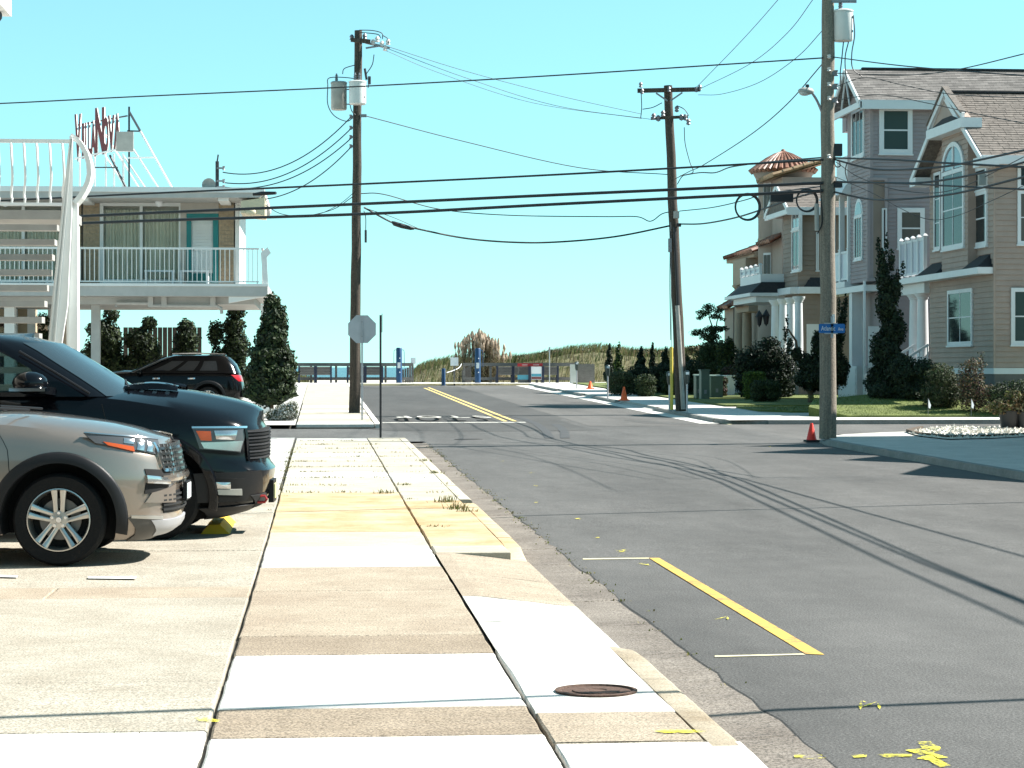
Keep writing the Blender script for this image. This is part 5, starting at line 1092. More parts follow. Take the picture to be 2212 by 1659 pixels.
# projecting bay and its pediment
PB = Pl('X', XT-.28); b0, b1, _, _ = PB.rect((2092, 400), (2036, 500)); zb2 = 4.62
mb = MB(); mb.box((XT-.26, b0, zb2), (XT+.01, b1, 9.35)); bay = mb.build('bay', tansid, parent=th); siding(bay, PB, b0, b1, zb2, 9.3, .165, tansid)
mb = MB(); mb.box((XT-.3, b0-.02, zb2), (XT, b0+.02, 9.3)); mb.build('bay_corner', tansid, parent=bay)
PP = Pl('X', XT-.62); tri = [PP.sz(2040, 199), PP.sz(2005, 275), PP.sz(2079, 259)]
zt0 = (tri[1][1]+tri[2][1])/2; pk = tri[0]; yl, yr_ = tri[1][0], tri[2][0]
mb = MB(); mb.prism([(XT-.55, yr_, zt0), (XT-.55, yl, zt0), (XT-.55, pk[0], pk[1]-.08)], (.2, 0, 0)); pd = mb.build('pediment', tansid, parent=th)
for y in (yl, yr_): slopebar('pediment_rake', (XT-.6, y, zt0+.05), (XT-.6, pk[0], pk[1]), .1, .18, trimw, pd)
mb = MB(); mb.box((XT-.68, yr_-.05, zt0-.32), (XT-.02, yl+.05, zt0-.02)); mb.build('pediment_band', trimw, parent=pd)
mb = MB(); mb.prism([(XT-.64, yr_+.5, zt0), (XT-.64, yl-.5, zt0), (XT-.5, pk[0], zt0+.32)], (.06, 0, 0)); mb.build('pediment_roof', darkroof, parent=pd)
for y in (yl, yr_):
    a = Vector((XT-.7, y, zt0+.12)); k = Vector((XT-.7, pk[0], pk[1]+.14)); mb = MB(); e = Vector((.2, 0, 0)); mb.hexa([a, k, k+e, a+e, a+Vector((0, 0, .05)), k+Vector((0, 0, .05)), k+e+Vector((0, 0, .05)), a+e+Vector((0, 0, .05))]); mb.build('pediment_slope', shing_tan, parent=pd)
# windows
window(th, PB, A7(1632, 262), A7(1790, 830), cols=2, rows=2, tw=.13)
aw0, aw1, az, _ = PB.rect(A7(1632, 262), A7(1790, 830)); az = PB.rect(A7(1632, 262), A7(1790, 830))[3]; acx = (aw0+aw1)/2; arx = (aw1-aw0)/2; ztop = PB.sz(*A7(1710, 62))[1]; arz = ztop-az
mb = MB(); n = 16; ro, ri, bo = [], [], []
for i in range(n+1):
    a = math.pi*i/n; ro.append(PB.w(acx+arx*math.cos(a), az+arz*math.sin(a), .05)); ri.append(PB.w(acx+(arx-.17)*math.cos(a), az+.03+(arz-.17)*math.sin(a), .05))
mb.grid([[p+Vector((.1, 0, 0)) for p in ro], [p-Vector((.03, 0, 0)) for p in ro], [p-Vector((.03, 0, 0)) for p in ri], [p+Vector((.06, 0, 0)) for p in ri]]); aw = mb.build('window', trimw, parent=th)
mb = MB(); mb.prism([p+Vector((.01, 0, 0)) for p in ri], (.01, 0, 0)); mb.build('pane', skyglass, parent=aw)
mb = MB(); PB.box(mb, acx-.06, acx+.06, az, ztop-.1, 0, .07); mb.build('mullion', trimw, parent=aw)
window(th, FX, A7(1575, 280), A7(1622, 838), cols=1, rows=3, tw=.1); window(th, FX, A7(1858, 412), A7(1956, 815), rows=2, tw=.14); window(th, FX, A7(1858, 235), A7(1956, 408), tw=.14)
window(th, FX, A7(1673, 1122), A7(1850, 1525), cols=2, rows=2, tw=.12)
window(th, FY, (2197, 356), (2262, 408), tw=.1); window(th, FY, (2197, 412), (2262, 528), rows=2, tw=.1, glass=hglass3); window(th, FY, (2183, 622), (2255, 745), rows=2, tw=.12, glass=hglass2)
# skirt between the floors, flanking roofs
sz0 = FX.sz(2140, 592)[1]; sz1 = FX.sz(2140, 578)[1]
mb = MB(); mb.box((XT-.5, YT0+.02, sz0), (XT+.0, 78.2, sz1)); mb.build('skirt_band', trimw, parent=th)
for ya, yb in ((YT0+.1, b0-.02), (b1+.02, YT1)):
    mb = MB(); mb.hexa([(XT-.5, ya, sz1), (XT, ya, sz1), (XT, yb, sz1), (XT-.5, yb, sz1), (XT-.48, ya+.05, sz1+.03), (XT, ya+.3, sz1+.42), (XT, yb-.3, sz1+.42), (XT-.48, yb-.05, sz1+.03)]); mb.build('skirt_roof', darkroof, parent=th)
# porch and balcony on the far side of the house
zg_ = g(75)+.05
mb = MB(); mb.box((XT+.1, YT1, zg_), (24, 78, 1.5)); mb.build('porch_floor', trimw, parent=th)
for uu in (1973, 1990):
    p = onX(uu, 700, XT+.0); column(th, XT+.05, p.y, 1.5, sz0-.3, .2)
mb = MB(); mb.box((XT-.2, YT1+.02, sz0-.34), (XT+.35, 78.1, sz0-.005)); mb.build('porch_beam', trimw, parent=th)
mb = MB(); mb.box((XT+2.5, YT1, 1.5), (XT+2.7, 78, sz0)); mb.build('porch_wall', tansid, parent=th)
rt0, rt1 = FX.sz(1975, 522)[1], sz1+.1
def panel_rail(parent, X, y0, y1, z0, z1, n, glassm):
    ys = [lerp(y0, y1, i/n) for i in range(n+1)]
    for y in ys:
        mb = MB(); mb.box((X-.06, y-.06, z0-.02), (X+.06, y+.06, z1+.1)); mb.hexa([(X-.09, y-.09, z1+.1), (X+.09, y-.09, z1+.1), (X+.09, y+.09, z1+.1), (X-.09, y+.09, z1+.1), (X-.03, y-.03, z1+.18), (X+.03, y-.03, z1+.18), (X+.03, y+.03, z1+.18), (X-.03, y+.03, z1+.18)]); mb.build('rail_post', trimw, parent=parent)
    for zc_ in (z0+.06, z1): mb = MB(); mb.box((X-.035, y0, zc_-.04), (X+.035, y1, zc_+.04)); mb.build('rail_bar', trimw, parent=parent)
    for i in range(n): mb = MB(); mb.box((X-.008, ys[i]+.06, z0+.1), (X+.008, ys[i+1]-.06, z1-.04)); mb.build('rail_panel', glassm, parent=parent)
panm = mat('frosted_rail_panel', (0.42, 0.44, 0.5), 0.35, var=0.05)
panel_rail(th, XT-.1, YT1+.3, 78.0, rt1, rt0, 4, panm)
# porch steps with a sloping rail
sp0 = onX(1944, 800, XT-1.6).y; mb = MB()
for k in range(6): o = MB().box((XT-.1-.28*(k+1), 74.6, zg_-.02), (XT-.1-.28*k, 76.4, 1.5-.2*(k+1))); o.build('step', conc_pale, parent=th)
for y in (74.6, 76.4):
    slopebar('stair_rail', (XT-1.8, y, zg_+.95), (XT-.05, y, 2.4), .06, .08, trimw, th)
    for k in range(7): x = XT-1.7+.27*k; z = lerp(zg_, 1.5, (k)/6.5); mb = MB(); mb.box((x-.02, y-.02, z), (x+.02, y+.02, z+.95)); mb.build('stair_baluster', trimw, parent=th)

# ---- grey house
XG, YG = 19.5, 79.5; GX_, GY = Pl('X', XG), Pl('Y', YG)
gh = thing('grey_house', 'tall grey clapboard house with shingle roof behind the tan corner house', 'house', (XG, YG, g(80)))
ze2, zr2, ymg = 11.1, 12.45, 81.3; zlow = GY.sz(1880, 607)[1]
mb = MB(); mb.box((XG+.02, YG+.02, zlow), (32, 83.2, ze2)); mb.build('wall', greysid, parent=gh)
mb = MB(); mb.box((XG+.6, YG+.1, .2), (32, 83.2, zlow)); mb.build('ground_floor_wall', greysid, parent=gh)
mb = MB(); mb.prism([(XG+.02, YG, ze2), (XG+.02, 83.1, ze2), (XG+.02, ymg, zr2-.1)], (12, 0, 0)); mb.build('gable_wall', greysid, parent=gh)
siding(gh, GY, XG-.02, 32, zlow, ze2, .14, greysid); siding(gh, GX_, YG, 82.5, zlow, ze2, .14, greysid); siding(gh, Pl('Y', YG+.08), XG+.6, 32, .5, zlow, .14, greysid)
mb = MB(); mb.box((XG-.04, YG-.04, zlow-.02), (XG+.08, YG+.06, ze2)); mb.build('corner_board', trimw if False else greysid, parent=gh)
eA, rA = Vector((XG-.5, YG-.45, ze2-.02)), Vector((XG-.5, ymg, zr2)); eB, rB = Vector((33, YG-.45, ze2-.02)), Vector((33, ymg, zr2)); fA, fB = Vector((XG-.5, 83.6, ze2-.02)), Vector((33, 83.6, ze2-.02))
mb = MB(); mb.prism([eA, rA, fA, fA-Vector((0, 0, .16)), rA-Vector((0, 0, .18)), eA-Vector((0, 0, .16))], (13.4, 0, 0)); rg = mb.build('roof', shing_grey, parent=gh)
shingle_roof(rg, eA, eB, rA, rB, 18, shing_grey); shingle_roof(rg, fA, fB, rA, rB, 18, shing_grey)
mb = MB(); mb.bar(rA+Vector((.6, 0, .03)), rB+Vector((0, 0, .03)), .2, .07); mb.build('ridge_cap', darkroof, parent=rg)
mb = MB(); mb.box((XG-.5, YG-.5, ze2-.34), (33, YG-.46, ze2-.02)); mb.build('fascia', trimw, parent=gh)
mb = MB(); mb.box((XG-.5, YG-.46, ze2-.3), (33, YG+.02, ze2-.26)); mb.build('soffit', trimw, parent=gh)
slopebar('rake_board', eA+Vector((-.04, 0, -.08)), rA+Vector((-.04, 0, -.08)), .06, .2, trimw, gh); slopebar('rake_board', fA+Vector((-.04, 0, -.08)), rA+Vector((-.04, 0, -.08)), .06, .2, trimw, gh)
mb = MB(); mb.box((XG-.55, YG-.5, ze2-.3), (XG-.45, 83.65, ze2-.08)); mb.build('gable_band', trimw, parent=gh)
for k in (.3, .65): slopebar('gable_strut', (XG-.5, lerp(YG, 83.2, k), ze2-.05), (XG-.5, ymg, zr2-.3), .05, .06, trimw, gh)
window(gh, GY, B1(965, 915), B1(1250, 1325), cols=1, rows=2, tw=.17, glass=hglass2); window(gh, GX_, B1(742, 930), B1(850, 1360), cols=3, tw=.14)
window(gh, GY, A7(1297, 537), A7(1493, 830), rows=2, tw=.16, glass=hglass3)
window(gh, GX_, A7(1000, 590), A7(1058, 910), cols=3, tw=.1)
a0, a1, _, zz1 = GX_.rect(A7(1000, 590), A7(1058, 910)); acx, arx = (a0+a1)/2, (a1-a0)/2; ztp = GX_.sz(*A7(1030, 470))[1]
mb = MB(); mb.prism([GX_.w(acx+arx*math.cos(math.pi*i/12), zz1+(ztp-zz1)*math.sin(math.pi*i/12), 0) for i in range(13)], (-.05, 0, 0)); aw = mb.build('window', trimw, parent=gh)
mb = MB(); mb.prism([GX_.w(acx+(arx-.12)*math.cos(math.pi*i/12), zz1+.03+(ztp-zz1-.15)*math.sin(math.pi*i/12), .05) for i in range(13)], (-.012, 0, 0)); mb.build('pane', skyglass, parent=aw)
# boxed chase, its recess shade painted as a flat brown sheet, with narrow window
a0, a1, z0, z1 = GY.rect(A7(1078, 320), A7(1225, 1062)); r = framering(GY, a0, a1, z0, z1, .1, -.03, .12); r.build('recess_frame', greysid, parent=gh)
mb = MB(); GY.box(mb, a0+.1, a1-.1, z0+.1, z1-.1, .028, .034); mb.build('recess_shade', brownsid, parent=gh)
window(gh, GY, A7(1185, 540), A7(1218, 840), tw=.05, out=.14)
# stacked balconies at the front corner
for y in (82.6, 83.9, 85.4):
    mb = MB(); mb.box((XG-.12, y-.09, zlow+.1), (XG+.06, y+.09, GX_.sz(1820, 425)[1])); mb.build('balcony_post', trimw, parent=gh)
panel_rail(gh, XG-.05, 82.7, 85.4, zlow+.15, GX_.sz(1820, 547)[1], 2, panm)
mb = MB(); mb.box((XG-.25, 82.5, zlow-.12), (XG+3, 86, zlow+.1)); mb.build('balcony_floor', trimw, parent=gh)
zp = GX_.sz(1820, 425)[1]; mb = MB(); mb.hexa([(XG-.4, 82.45, zp), (XG+3, 82.45, zp), (XG+3, 86.2, zp), (XG-.4, 86.2, zp), (XG-.2, 82.45, zp+.35), (XG+3, 82.45, zp+.45), (XG+3, 86.2, zp+.45), (XG-.2, 86.2, zp+.35)]); mb.build('balcony_roof', trimw, parent=gh)
mb = MB(); mb.box((XG+.3, 82.5, zp+.45), (XG+3, 86.2, zp+1.6)); mb.build('upper_parapet', trimw, parent=gh)
mb = MB(); mb.box((XG+1.2, 83.2, zlow+.1), (XG+8, 86.2, zp)); wl = mb.build('balcony_wall', greysid, parent=gh)
window(gh, Pl('X', XG+1.2), rect=(83.3, 84.3, zlow+.3, zp-.8), rows=2, tw=.08); window(gh, Pl('X', XG+1.2), rect=(84.7, 85.7, zlow+.3, zp-.8), rows=2, tw=.08)
p = onX(1846, 700, XG); mb = MB(); mb.box((XG-.15, p.y-.22, 1.6), (XG+.25, p.y+.22, zlow-.3)); mb.build('porch_column', trimw, parent=gh)
mb = MB(); mb.box((XG-.25, 79.6, zlow-.35), (XG+.4, 86, zlow-.13)); mb.build('porch_beam', trimw, parent=gh)
p0 = onX(1854, 800, XG-.2); zps = 1.68
mb = MB(); mb.box((XG-.3, 80.4, .25), (XG+.6, 83.3, zps)); pb = mb.build('porch_base', trimw, parent=gh)
for k in range(5): mb = MB(); mb.box((XG-.33, 80.5, .45+k*.24), (XG-.3, 83.2, .65+k*.24)); mb.build('base_board', trimw, parent=pb)
for uu in (1868,): q = onY(uu, 700, 79.3); mb = MB(); mb.tube([(q.x, 79.35, .5), (q.x, 79.35, zlow)], .05, 8); mb.build('downpipe', trimw, parent=gh)
a0, a1, z0, z1 = Pl('Y', YG+.05).rect((1876, 705), (1900, 795)); mb = MB(); mb.box((a0, YG-.02, z0), (a1, YG+.06, z1)); dd = mb.build('door', trimw, parent=gh)
mb = MB(); mb.ball((a1-.1, YG-.04, (z0+z1)/2), .04, 8); mb.build('door_handle', hard, parent=dd)
mb = MB(); mb.box((XG-.2+.3, 85.5, ze2+.3), (XG+.6, 86.2, ze2+1.4)); 
q = onX(1823, 195, XG+.4); mb = MB(); mb.box((XG+.2, 84.2, 10.5), (XG+.75, 84.8, onX(1823, 176, XG+.4).z)); mb.build('chimney', greysid, parent=gh)

# ---- brown house with the columned porch
XH, YH = 19.5, 91.8; HX, HY = Pl('X', XH), Pl('Y', YH)
bh = thing('porch_house', 'brown clapboard house with four white porch columns and white balcony rail', 'house', (XH, YH, g(92)))
zeH = HY.sz(1745, 450)[1]; zrH = HY.sz(1745, 392)[1]; zfl = HX.sz(1715, 628)[1]
mb = MB(); mb.box((XH+.02, YH+.02, .4), (31, 94.8, zeH)); mb.build('wall', brownsid, parent=bh)
mb = MB(); mb.box((XH+.6, 94.7, .4), (31, 99.4, zfl+.6)); mb.build('porch_wall', brownsid, parent=bh)
siding(bh, HY, XH-.02, 31, 1.2, zeH, .2, brownsid); siding(bh, HX, YH, 94.8, 1.2, zeH, .2, brownsid)
eA, rA = Vector((XH-.5, YH-.4, zeH)), Vector((XH-.5, YH+1.9, zrH)); eB, rB = Vector((32, YH-.4, zeH)), Vector((32, YH+1.9, zrH)); fA, fB = Vector((XH-.5, YH+4.3, zeH)), Vector((32, YH+4.3, zeH))
mb = MB(); mb.prism([eA, rA, fA, fA-Vector((0, 0, .15)), eA-Vector((0, 0, .15))], (12, 0, 0)); rh = mb.build('roof', shing_tan, parent=bh)
shingle_roof(rh, eA, eB, rA, rB, 14, shing_tan); slopebar('rake_board', eA+Vector((-.04, 0, -.08)), rA+Vector((-.04, 0, -.05)), .06, .2, trimw, bh); slopebar('rake_board', fA+Vector((-.04, 0, -.08)), rA+Vector((-.04, 0, -.05)), .06, .2, trimw, bh)
mb = MB(); mb.box((XH-.55, YH-.45, zeH-.3), (32, YH-.41, zeH+.02)); mb.build('fascia', trimw, parent=bh)
mb = MB(); mb.box((XH-.55, YH-.4, zeH-.25), (XH-.45, YH+4.3, zeH-.05)); mb.build('gable_band', trimw, parent=bh)
window(bh, HX, B3(522, 610), B3(574, 896), cols=2, tw=.1); window(bh, HX, B3(522, 486), B3(574, 612), cols=2, tw=.1, glass=skyglass); window(bh, HY, B3(676, 630), B3(694, 890), tw=.06)
mb = MB(); mb.box((XH-.35, YH-.05, zfl-.15), (XH+.02, 95, zfl+.12)); mb.build('skirt_band', trimw, parent=bh)
mb = MB(); mb.box((XH-.02, YH-.3, zfl-.15), (31, YH-.0, zfl+.12)); mb.build('skirt_band', trimw, parent=bh)
mb = MB(); mb.hexa([(XH+.2, YH-.3, zfl+.12), (31, YH-.3, zfl+.12), (31, YH, zfl+.12), (XH+.2, YH, zfl+.12), (XH+.4, YH-.25, zfl+.14), (31, YH-.25, zfl+.14), (31, YH, zfl+.55), (XH+.5, YH, zfl+.55)]); mb.build('skirt_roof', darkroof, parent=bh)
X2 = XH-1.1; PX2 = Pl('X', X2)
mb = MB(); mb.box((X2-.15, 94.4, PX2.sz(1690, 645)[1]), (XH+.5, 99.6, PX2.sz(1690, 632)[1])); mb.build('entablature', trimw, parent=bh)
zE = PX2.sz(1690, 632)[1]; mb = MB(); mb.box((X2-.45, 94.2, zE), (XH+.5, 100.2, zE+.14)); mb.build('cornice', trimw, parent=bh)
mb = MB(); mb.hexa([(X2-.4, 94.3, zE+.14), (XH, 94.3, zE+.14), (XH, 100.1, zE+.14), (X2-.4, 100.1, zE+.14), (X2+.1, 94.4, zE+.6), (XH, 94.4, zE+.6), (XH, 99.6, zE+.6), (X2+.1, 99.6, zE+.6)]); mb.build('porch_roof', darkroof, parent=bh)
mb = MB(); mb.box((X2+.08, 94.6, zE+.5), (XH, 99.2, zE+.95)); mb.build('balcony_base', trimw, parent=bh); panel_rail(bh, X2+.12, 94.8, 99.1, zE+.97, PX2.sz(1680, 568)[1], 4, panm)
for uu in (1669, 1686, 1703, 1720): q = onX(uu, 700, X2); column(bh, X2+.1, q.y, 1.5, PX2.sz(1690, 645)[1], .17)
mb = MB(); mb.box((X2-.2, 93.9, .45), (XH+.5, 99.8, 1.5)); mb.build('porch_floor', trimw, parent=bh)
for k in range(5): mb = MB(); mb.box((X2-.2-.28*(k+1), 94.6, .4), (X2-.2-.28*k, 96.4, 1.5-.2*(k+1))); mb.build('step', trimw, parent=bh)
a0, a1, z0, z1 = HY.rect((1742, 700), (1768, 800)); mb = MB(); mb.box((a0, YH-.05, z0), (a1, YH-.01, z1)); mb.build('side_door', trimw, parent=bh)

# ---- villa with the tiled turret
stuc = mat('villa_stucco', (0.29, 0.235, 0.20), 0.85, var=0.08, scale=2); stuc2 = mat('villa_stucco_trim', (0.32, 0.25, 0.19), 0.85, var=0.06)
tilem = mat('clay_tile', (0.15, 0.055, 0.035), 0.5, var=0.45, scale=6, tintc=(0.22, 0.10, 0.06)); tilem2 = mat('clay_tile_yellow', (0.30, 0.19, 0.10), 0.65, var=0.4, scale=7)
tc = P(1692, 800, 105); vh = thing('villa', 'beige stucco villa with round turret and clay tile roofs', 'villa', (tc.x, tc.y, g(105)))
S = 105/FPX; zv = lambda v: CAMH-(v-793)*S; rT = 54*S
mb = MB(); mb.lathe([(rT, .5), (rT, zv(400)), (rT*1.02, zv(398)), (rT*1.02, zv(392)), (rT*1.12, zv(384)), (rT*1.2, zv(376)), (rT*1.2, zv(371)), (.1, zv(371))], (tc.x, tc.y, 0), 28); mb.build('turret', stuc, parent=vh, smooth=40)
for v in (520, 645, 470): mb = MB(); mb.lathe([(rT*.99, zv(v)), (rT*1.025, zv(v)), (rT*1.025, zv(v-5)), (rT*.99, zv(v-5))], (tc.x, tc.y, 0), 28); mb.build('string_course', stuc2, parent=vh)
ncol = 34; zE_, zA = zv(372), zv(327)
for i in range(ncol):
    a = 2*math.pi*i/ncol; d = Vector((math.cos(a), math.sin(a), 0))
    if d.y > .5: continue
    for k in range(4):
        t0, t1 = k/4, (k+1.1)/4; r0, r1 = lerp(rT*1.34, .1, t0), lerp(rT*1.34, .1, min(1, t1)); f = lambda t: zE_+(zA-zE_)*(1-(1-t)**1.35)
        mb = MB(); w = 2*math.pi/ncol
        mb.tube([Vector((tc.x, tc.y, f(t0)))+d*r0, Vector((tc.x, tc.y, f(min(1, t1))))+d*r1], [max(.03, r0*w*.46), max(.02, r1*w*.42)], 6); mb.build('roof_tile', tilem, parent=vh)
mb = MB(); mb.lathe([(rT*1.33, zE_-.02), (rT*.66, zE_+(zA-zE_)*.6), (.05, zA-.02)], (tc.x, tc.y, 0), 28); mb.build('turret_roof', tilem, parent=vh)
mb = MB(); mb.ball((tc.x, tc.y, zA), .12, 8); mb.build('finial', tilem, parent=vh)
def turwin(u0, u1, v0, v1):
    um = (u0+u1)/2; off = (um-1692)*S; a = math.asin(max(-.95, min(.95, off/rT))); 
    d = Vector((CA*math.sin(a)-SA*math.cos(a)*1, -SA*math.sin(a)-CA*math.cos(a), 0)); n = d.normalized(); s = Vector((-n.y, n.x, 0)); c = Vector((tc.x, tc.y, 0))+n*(rT+.01); hw = (u1-u0)*S/2/max(.35, math.cos(a))
    z0, z1 = zv(v1), zv(v0)
    mb = MB(); mb.hexa([c-s*hw+Vector((0, 0, z0)), c+s*hw+Vector((0, 0, z0)), c+s*hw-n*.2+Vector((0, 0, z0)), c-s*hw-n*.2+Vector((0, 0, z0)), c-s*hw+Vector((0, 0, z1)), c+s*hw+Vector((0, 0, z1)), c+s*hw-n*.2+Vector((0, 0, z1)), c-s*hw-n*.2+Vector((0, 0, z1))]); w = mb.build('window', trimw, parent=vh)
    for k in (-1, 1):
        m0, m1 = sorted((k*hw*.08, k*hw*.86)); q = c+n*.02; mb = MB(); mb.hexa([q+s*m0+Vector((0, 0, z0+.1)), q+s*m1+Vector((0, 0, z0+.1)), q+s*m1-n*.03+Vector((0, 0, z0+.1)), q+s*m0-n*.03+Vector((0, 0, z0+.1)), q+s*m0+Vector((0, 0, z1-.1)), q+s*m1+Vector((0, 0, z1-.1)), q+s*m1-n*.03+Vector((0, 0, z1-.1)), q+s*m0-n*.03+Vector((0, 0, z1-.1))]); mb.build('pane', hglass3, parent=w)
for u0, u1, v0, v1 in ((1646, 1660, 398, 475), (1666, 1686, 395, 475), (1646, 1660, 548, 615), (1666, 1686, 548, 610)): turwin(u0, u1, v0, v1)
# wings of the villa
def tiled(parent, e0, e1, r0, r1, cols, rows, m, rad=.11):
    e0, e1, r0, r1 = map(Vector, (e0, e1, r0, r1))
    mb = MB(); mb.add([e0, e1, r1, r0], [(0, 1, 2, 3)]); up = Vector((0, 0, -.12)); mb.add([e0+up, e1+up, r1+up, r0+up], [(0, 1, 2, 3)]); mb.build('roof_slope', m, parent=parent)
    for i in range(cols):
        t = (i+.5)/cols
        for k in range(rows):
            a = e0.lerp(e1, t).lerp(r0.lerp(r1, t), k/rows); b = e0.lerp(e1, t).lerp(r0.lerp(r1, t), min(1, (k+1.08)/rows)); mb = MB(); mb.tube([a+Vector((0, 0, .03)), b+Vector((0, 0, .02))], [rad, rad*.85], 6); mb.build('roof_tile', m, parent=parent)
w0, w1 = P(1583, 800, 112), P(1640, 800, 106.5)
xa, xb = w0.x-.1, w1.x+.5; ya, yb = 106.2, 113.0; zw = zv(535)
mb = MB(); mb.box((20.9, ya, .5), (30, yb, zw)); mb.build('wing_wall', stuc, parent=vh)
tiled(vh, (20.25, yb+.5, zw-.05), (20.25, ya-.4, zw-.05), (22.6, yb-1, zw+.85), (22.6, ya+.8, zw+.85), 18, 4, tilem)
mb = MB(); mb.box((20.4, ya-.3, zw-.3), (20.9, yb+.3, zw-.05)); mb.build('eave_mould', stuc2, parent=vh)
for y in (108.3, 110.4): column(vh, 20.5, y, .9, zv(605), .24, stuc2)
mb = MB(); mb.box((20.3, 107.6, zv(605)), (20.9, 111, zv(548))); mb.build('loggia_arch', stuc2, parent=vh)
zl2 = zv(655); mb = MB(); mb.box((20.35, 111.2, .5), (21.0, 113.6, zl2)); mb.build('low_bay', stuc, parent=vh)
tiled(vh, (20.0, 113.9, zl2), (20.0, 110.9, zl2), (20.95, 113.6, zl2+.55), (20.95, 111.2, zl2+.55), 9, 3, tilem)
tiled(vh, (19.6, 108.0, zl2), (19.6, 104.6, zl2), (20.6, 107.8, zl2+.4), (20.6, 104.8, zl2+.4), 8, 2, tilem)
mb = MB(); mb.box((19.9, 104.7, zl2-.35), (20.9, 107.9, zl2-.02)); mb.build('porch_lintel', stuc2, parent=vh)
zy_ = zv(392); mb = MB(); mb.box((20.6, 100.4, 1.0), (30, 104.5, zv(395))); mb.build('back_wing_wall', stuc, parent=vh)
tiled(vh, (20.1, 104, zv(393)), (20.1, 100.0, zv(393)), (23.0, 103.6, zv(352)), (23.0, 100.4, zv(352)), 14, 6, tilem2, .12)
tiled(vh, (20.0, 103.6, zv(530)), (20.0, 100.4, zv(530)), (21.0, 103.4, zv(505)), (21.0, 100.6, zv(505)), 9, 3, tilem)
for u, v in ((1640, 690), (1655, 688)):
    p = P(u, v, 102); mb = MB(); mb.lathe([(.001, -.3), (.09, -.25), (.15, .1), (.18, .12), (.1, .28), (.02, .4), (.001, .42)], p, 8); mb.tube([p-Vector((0, 0, .3)), Vector((p.x+.3, p.y+1.5, p.z-.3))], .03, 6); mb.build('wall_lantern', darkmetal, parent=vh)

# ---- house on the near right corner, outside the picture, whose roof shadow falls on the corner pavement
nh = thing('shade_house', 'low gabled tan house south of the gravel bed, shading the corner pavement', 'house', (20, 38, g(38)))
mb = MB(); mb.box((17.2, 24, .05), (27, 49.6, 6.2)); mb.build('wall', tansid, parent=nh)
for yc, dy, hz in ((44.9, 1.9, 8.35), (41.4, 1.5, 7.3), (47.9, 1.2, 7.9), (36.5, 2.9, 7.5), (29, 3.4, 7.6)):
    mb = MB(); mb.prism([(16.6, yc-dy, 6.15), (16.6, yc+dy, 6.15), (16.6, yc, hz)], (10, 0, 0)); mb.build('roof', shing_tan, parent=nh)
mb = MB(); mb.box((16.55, 23.6, 5.95), (27.3, 50.0, 6.16)); mb.build('eave', trimw, parent=nh)
NX, NYF = Pl('X', 17.2), Pl('Y', 49.6)
siding(nh, NX, 24, 49.6, .3, 5.9, .2, tansid)
for y in (26, 30, 34, 38, 42, 46): window(nh, NX, rect=(y, y+1.3, 1.4, 3.1), rows=2, tw=.12)
for y in (28, 36, 44): window(nh, NX, rect=(y, y+1.3, 3.9, 5.4), rows=2, tw=.12)
# ================================================================== VEGETATION AND THE BEACH END
lf_dark = leafmat('leaf_dark_green', (0.020, 0.034, 0.014), .12); lf_mid = leafmat('leaf_mid_green', (0.042, 0.062, 0.022), .18); lf_yel = leafmat('leaf_yellow_green', (0.085, 0.10, 0.025), .25); lf_olive = leafmat('leaf_olive', (0.07, 0.075, 0.04), .2)
lf_blk = leafmat('leaf_blackish', (0.010, 0.018, 0.010), .08); lf_red = leafmat('leaf_purple_red', (0.07, 0.035, 0.035), .15); lf_brown = leafmat('leaf_dry_brown', (0.16, 0.11, 0.055), .15); lf_white = leafmat('petal_white', (0.55, 0.55, 0.52), .2); lf_lime = leafmat('leaf_lime', (0.10, 0.15, 0.025), .25)
def foliage(mb, blobs, n, size, seed, nm=3, shell=.45, asp=1.7, up=.2, wts=None):
    n = int(n*2.9); size *= .82
    r = random.Random(seed); vol = [b[3]*b[4]*b[5] for b in blobs]
    for _ in range(n):
        b = r.choices(blobs, vol)[0]
        while True:
            d = Vector((r.uniform(-1, 1), r.uniform(-1, 1), r.uniform(-1, 1)))
            if .05 < d.length < 1: break
        d.normalize(); k = (shell+(1-shell)*r.random()) if r.random() < .85 else r.random()
        k *= 1+.18*mnoise.noise(Vector((d.x*2.3+b[0]*3, d.y*2.3+b[1], d.z*2.3+b[2]*2)))*1.6
        p = Vector((b[0]+d.x*b[3]*k, b[1]+d.y*b[4]*k, b[2]+d.z*b[5]*k))
        nn = (d+Vector((r.uniform(-1, 1), r.uniform(-1, 1), r.uniform(-1, 1)))*.9).normalized()
        t = nn.cross(Vector((r.uniform(-1, 1), r.uniform(-1, 1), r.uniform(-.3, 1)+up))).normalized()
        if t.length < .1: continue
        q = nn.cross(t); s = size*r.uniform(.6, 1.35); w = s/asp
        mb.add([p-t*s*.5, p+q*w*.5+nn*s*.08, p+t*s*.5, p-q*w*.5+nn*s*.08], [(0, 1, 2, 3)], r.choices(range(nm), wts)[0] if wts else r.randrange(nm))
    return mb
def trunk(mb, base, top, rb, rt, limbs, seed):
    r = random.Random(seed); base, top = Vector(base), Vector(top)
    pts = [base.lerp(top, i/6)+(Vector((r.uniform(-1, 1), r.uniform(-1, 1), 0))*rb*.5 if 0 < i < 6 else Vector((0, 0, 0))) for i in range(7)]
    mb.tube(pts, [lerp(rb, rt, i/6) for i in range(7)], 7)
    return mb
def limb(mb, a, b, r0, r1, seed):
    r = random.Random(seed); a, b = Vector(a), Vector(b); pts = [a.lerp(b, i/4)+(Vector((r.uniform(-1, 1), r.uniform(-1, 1), r.uniform(-.5, 1)))*(b-a).length*.05 if 0 < i < 4 else Vector((0, 0, 0))) for i in range(5)]
    mb.tube(pts, [lerp(r0, r1, i/4) for i in range(5)], 5); return mb
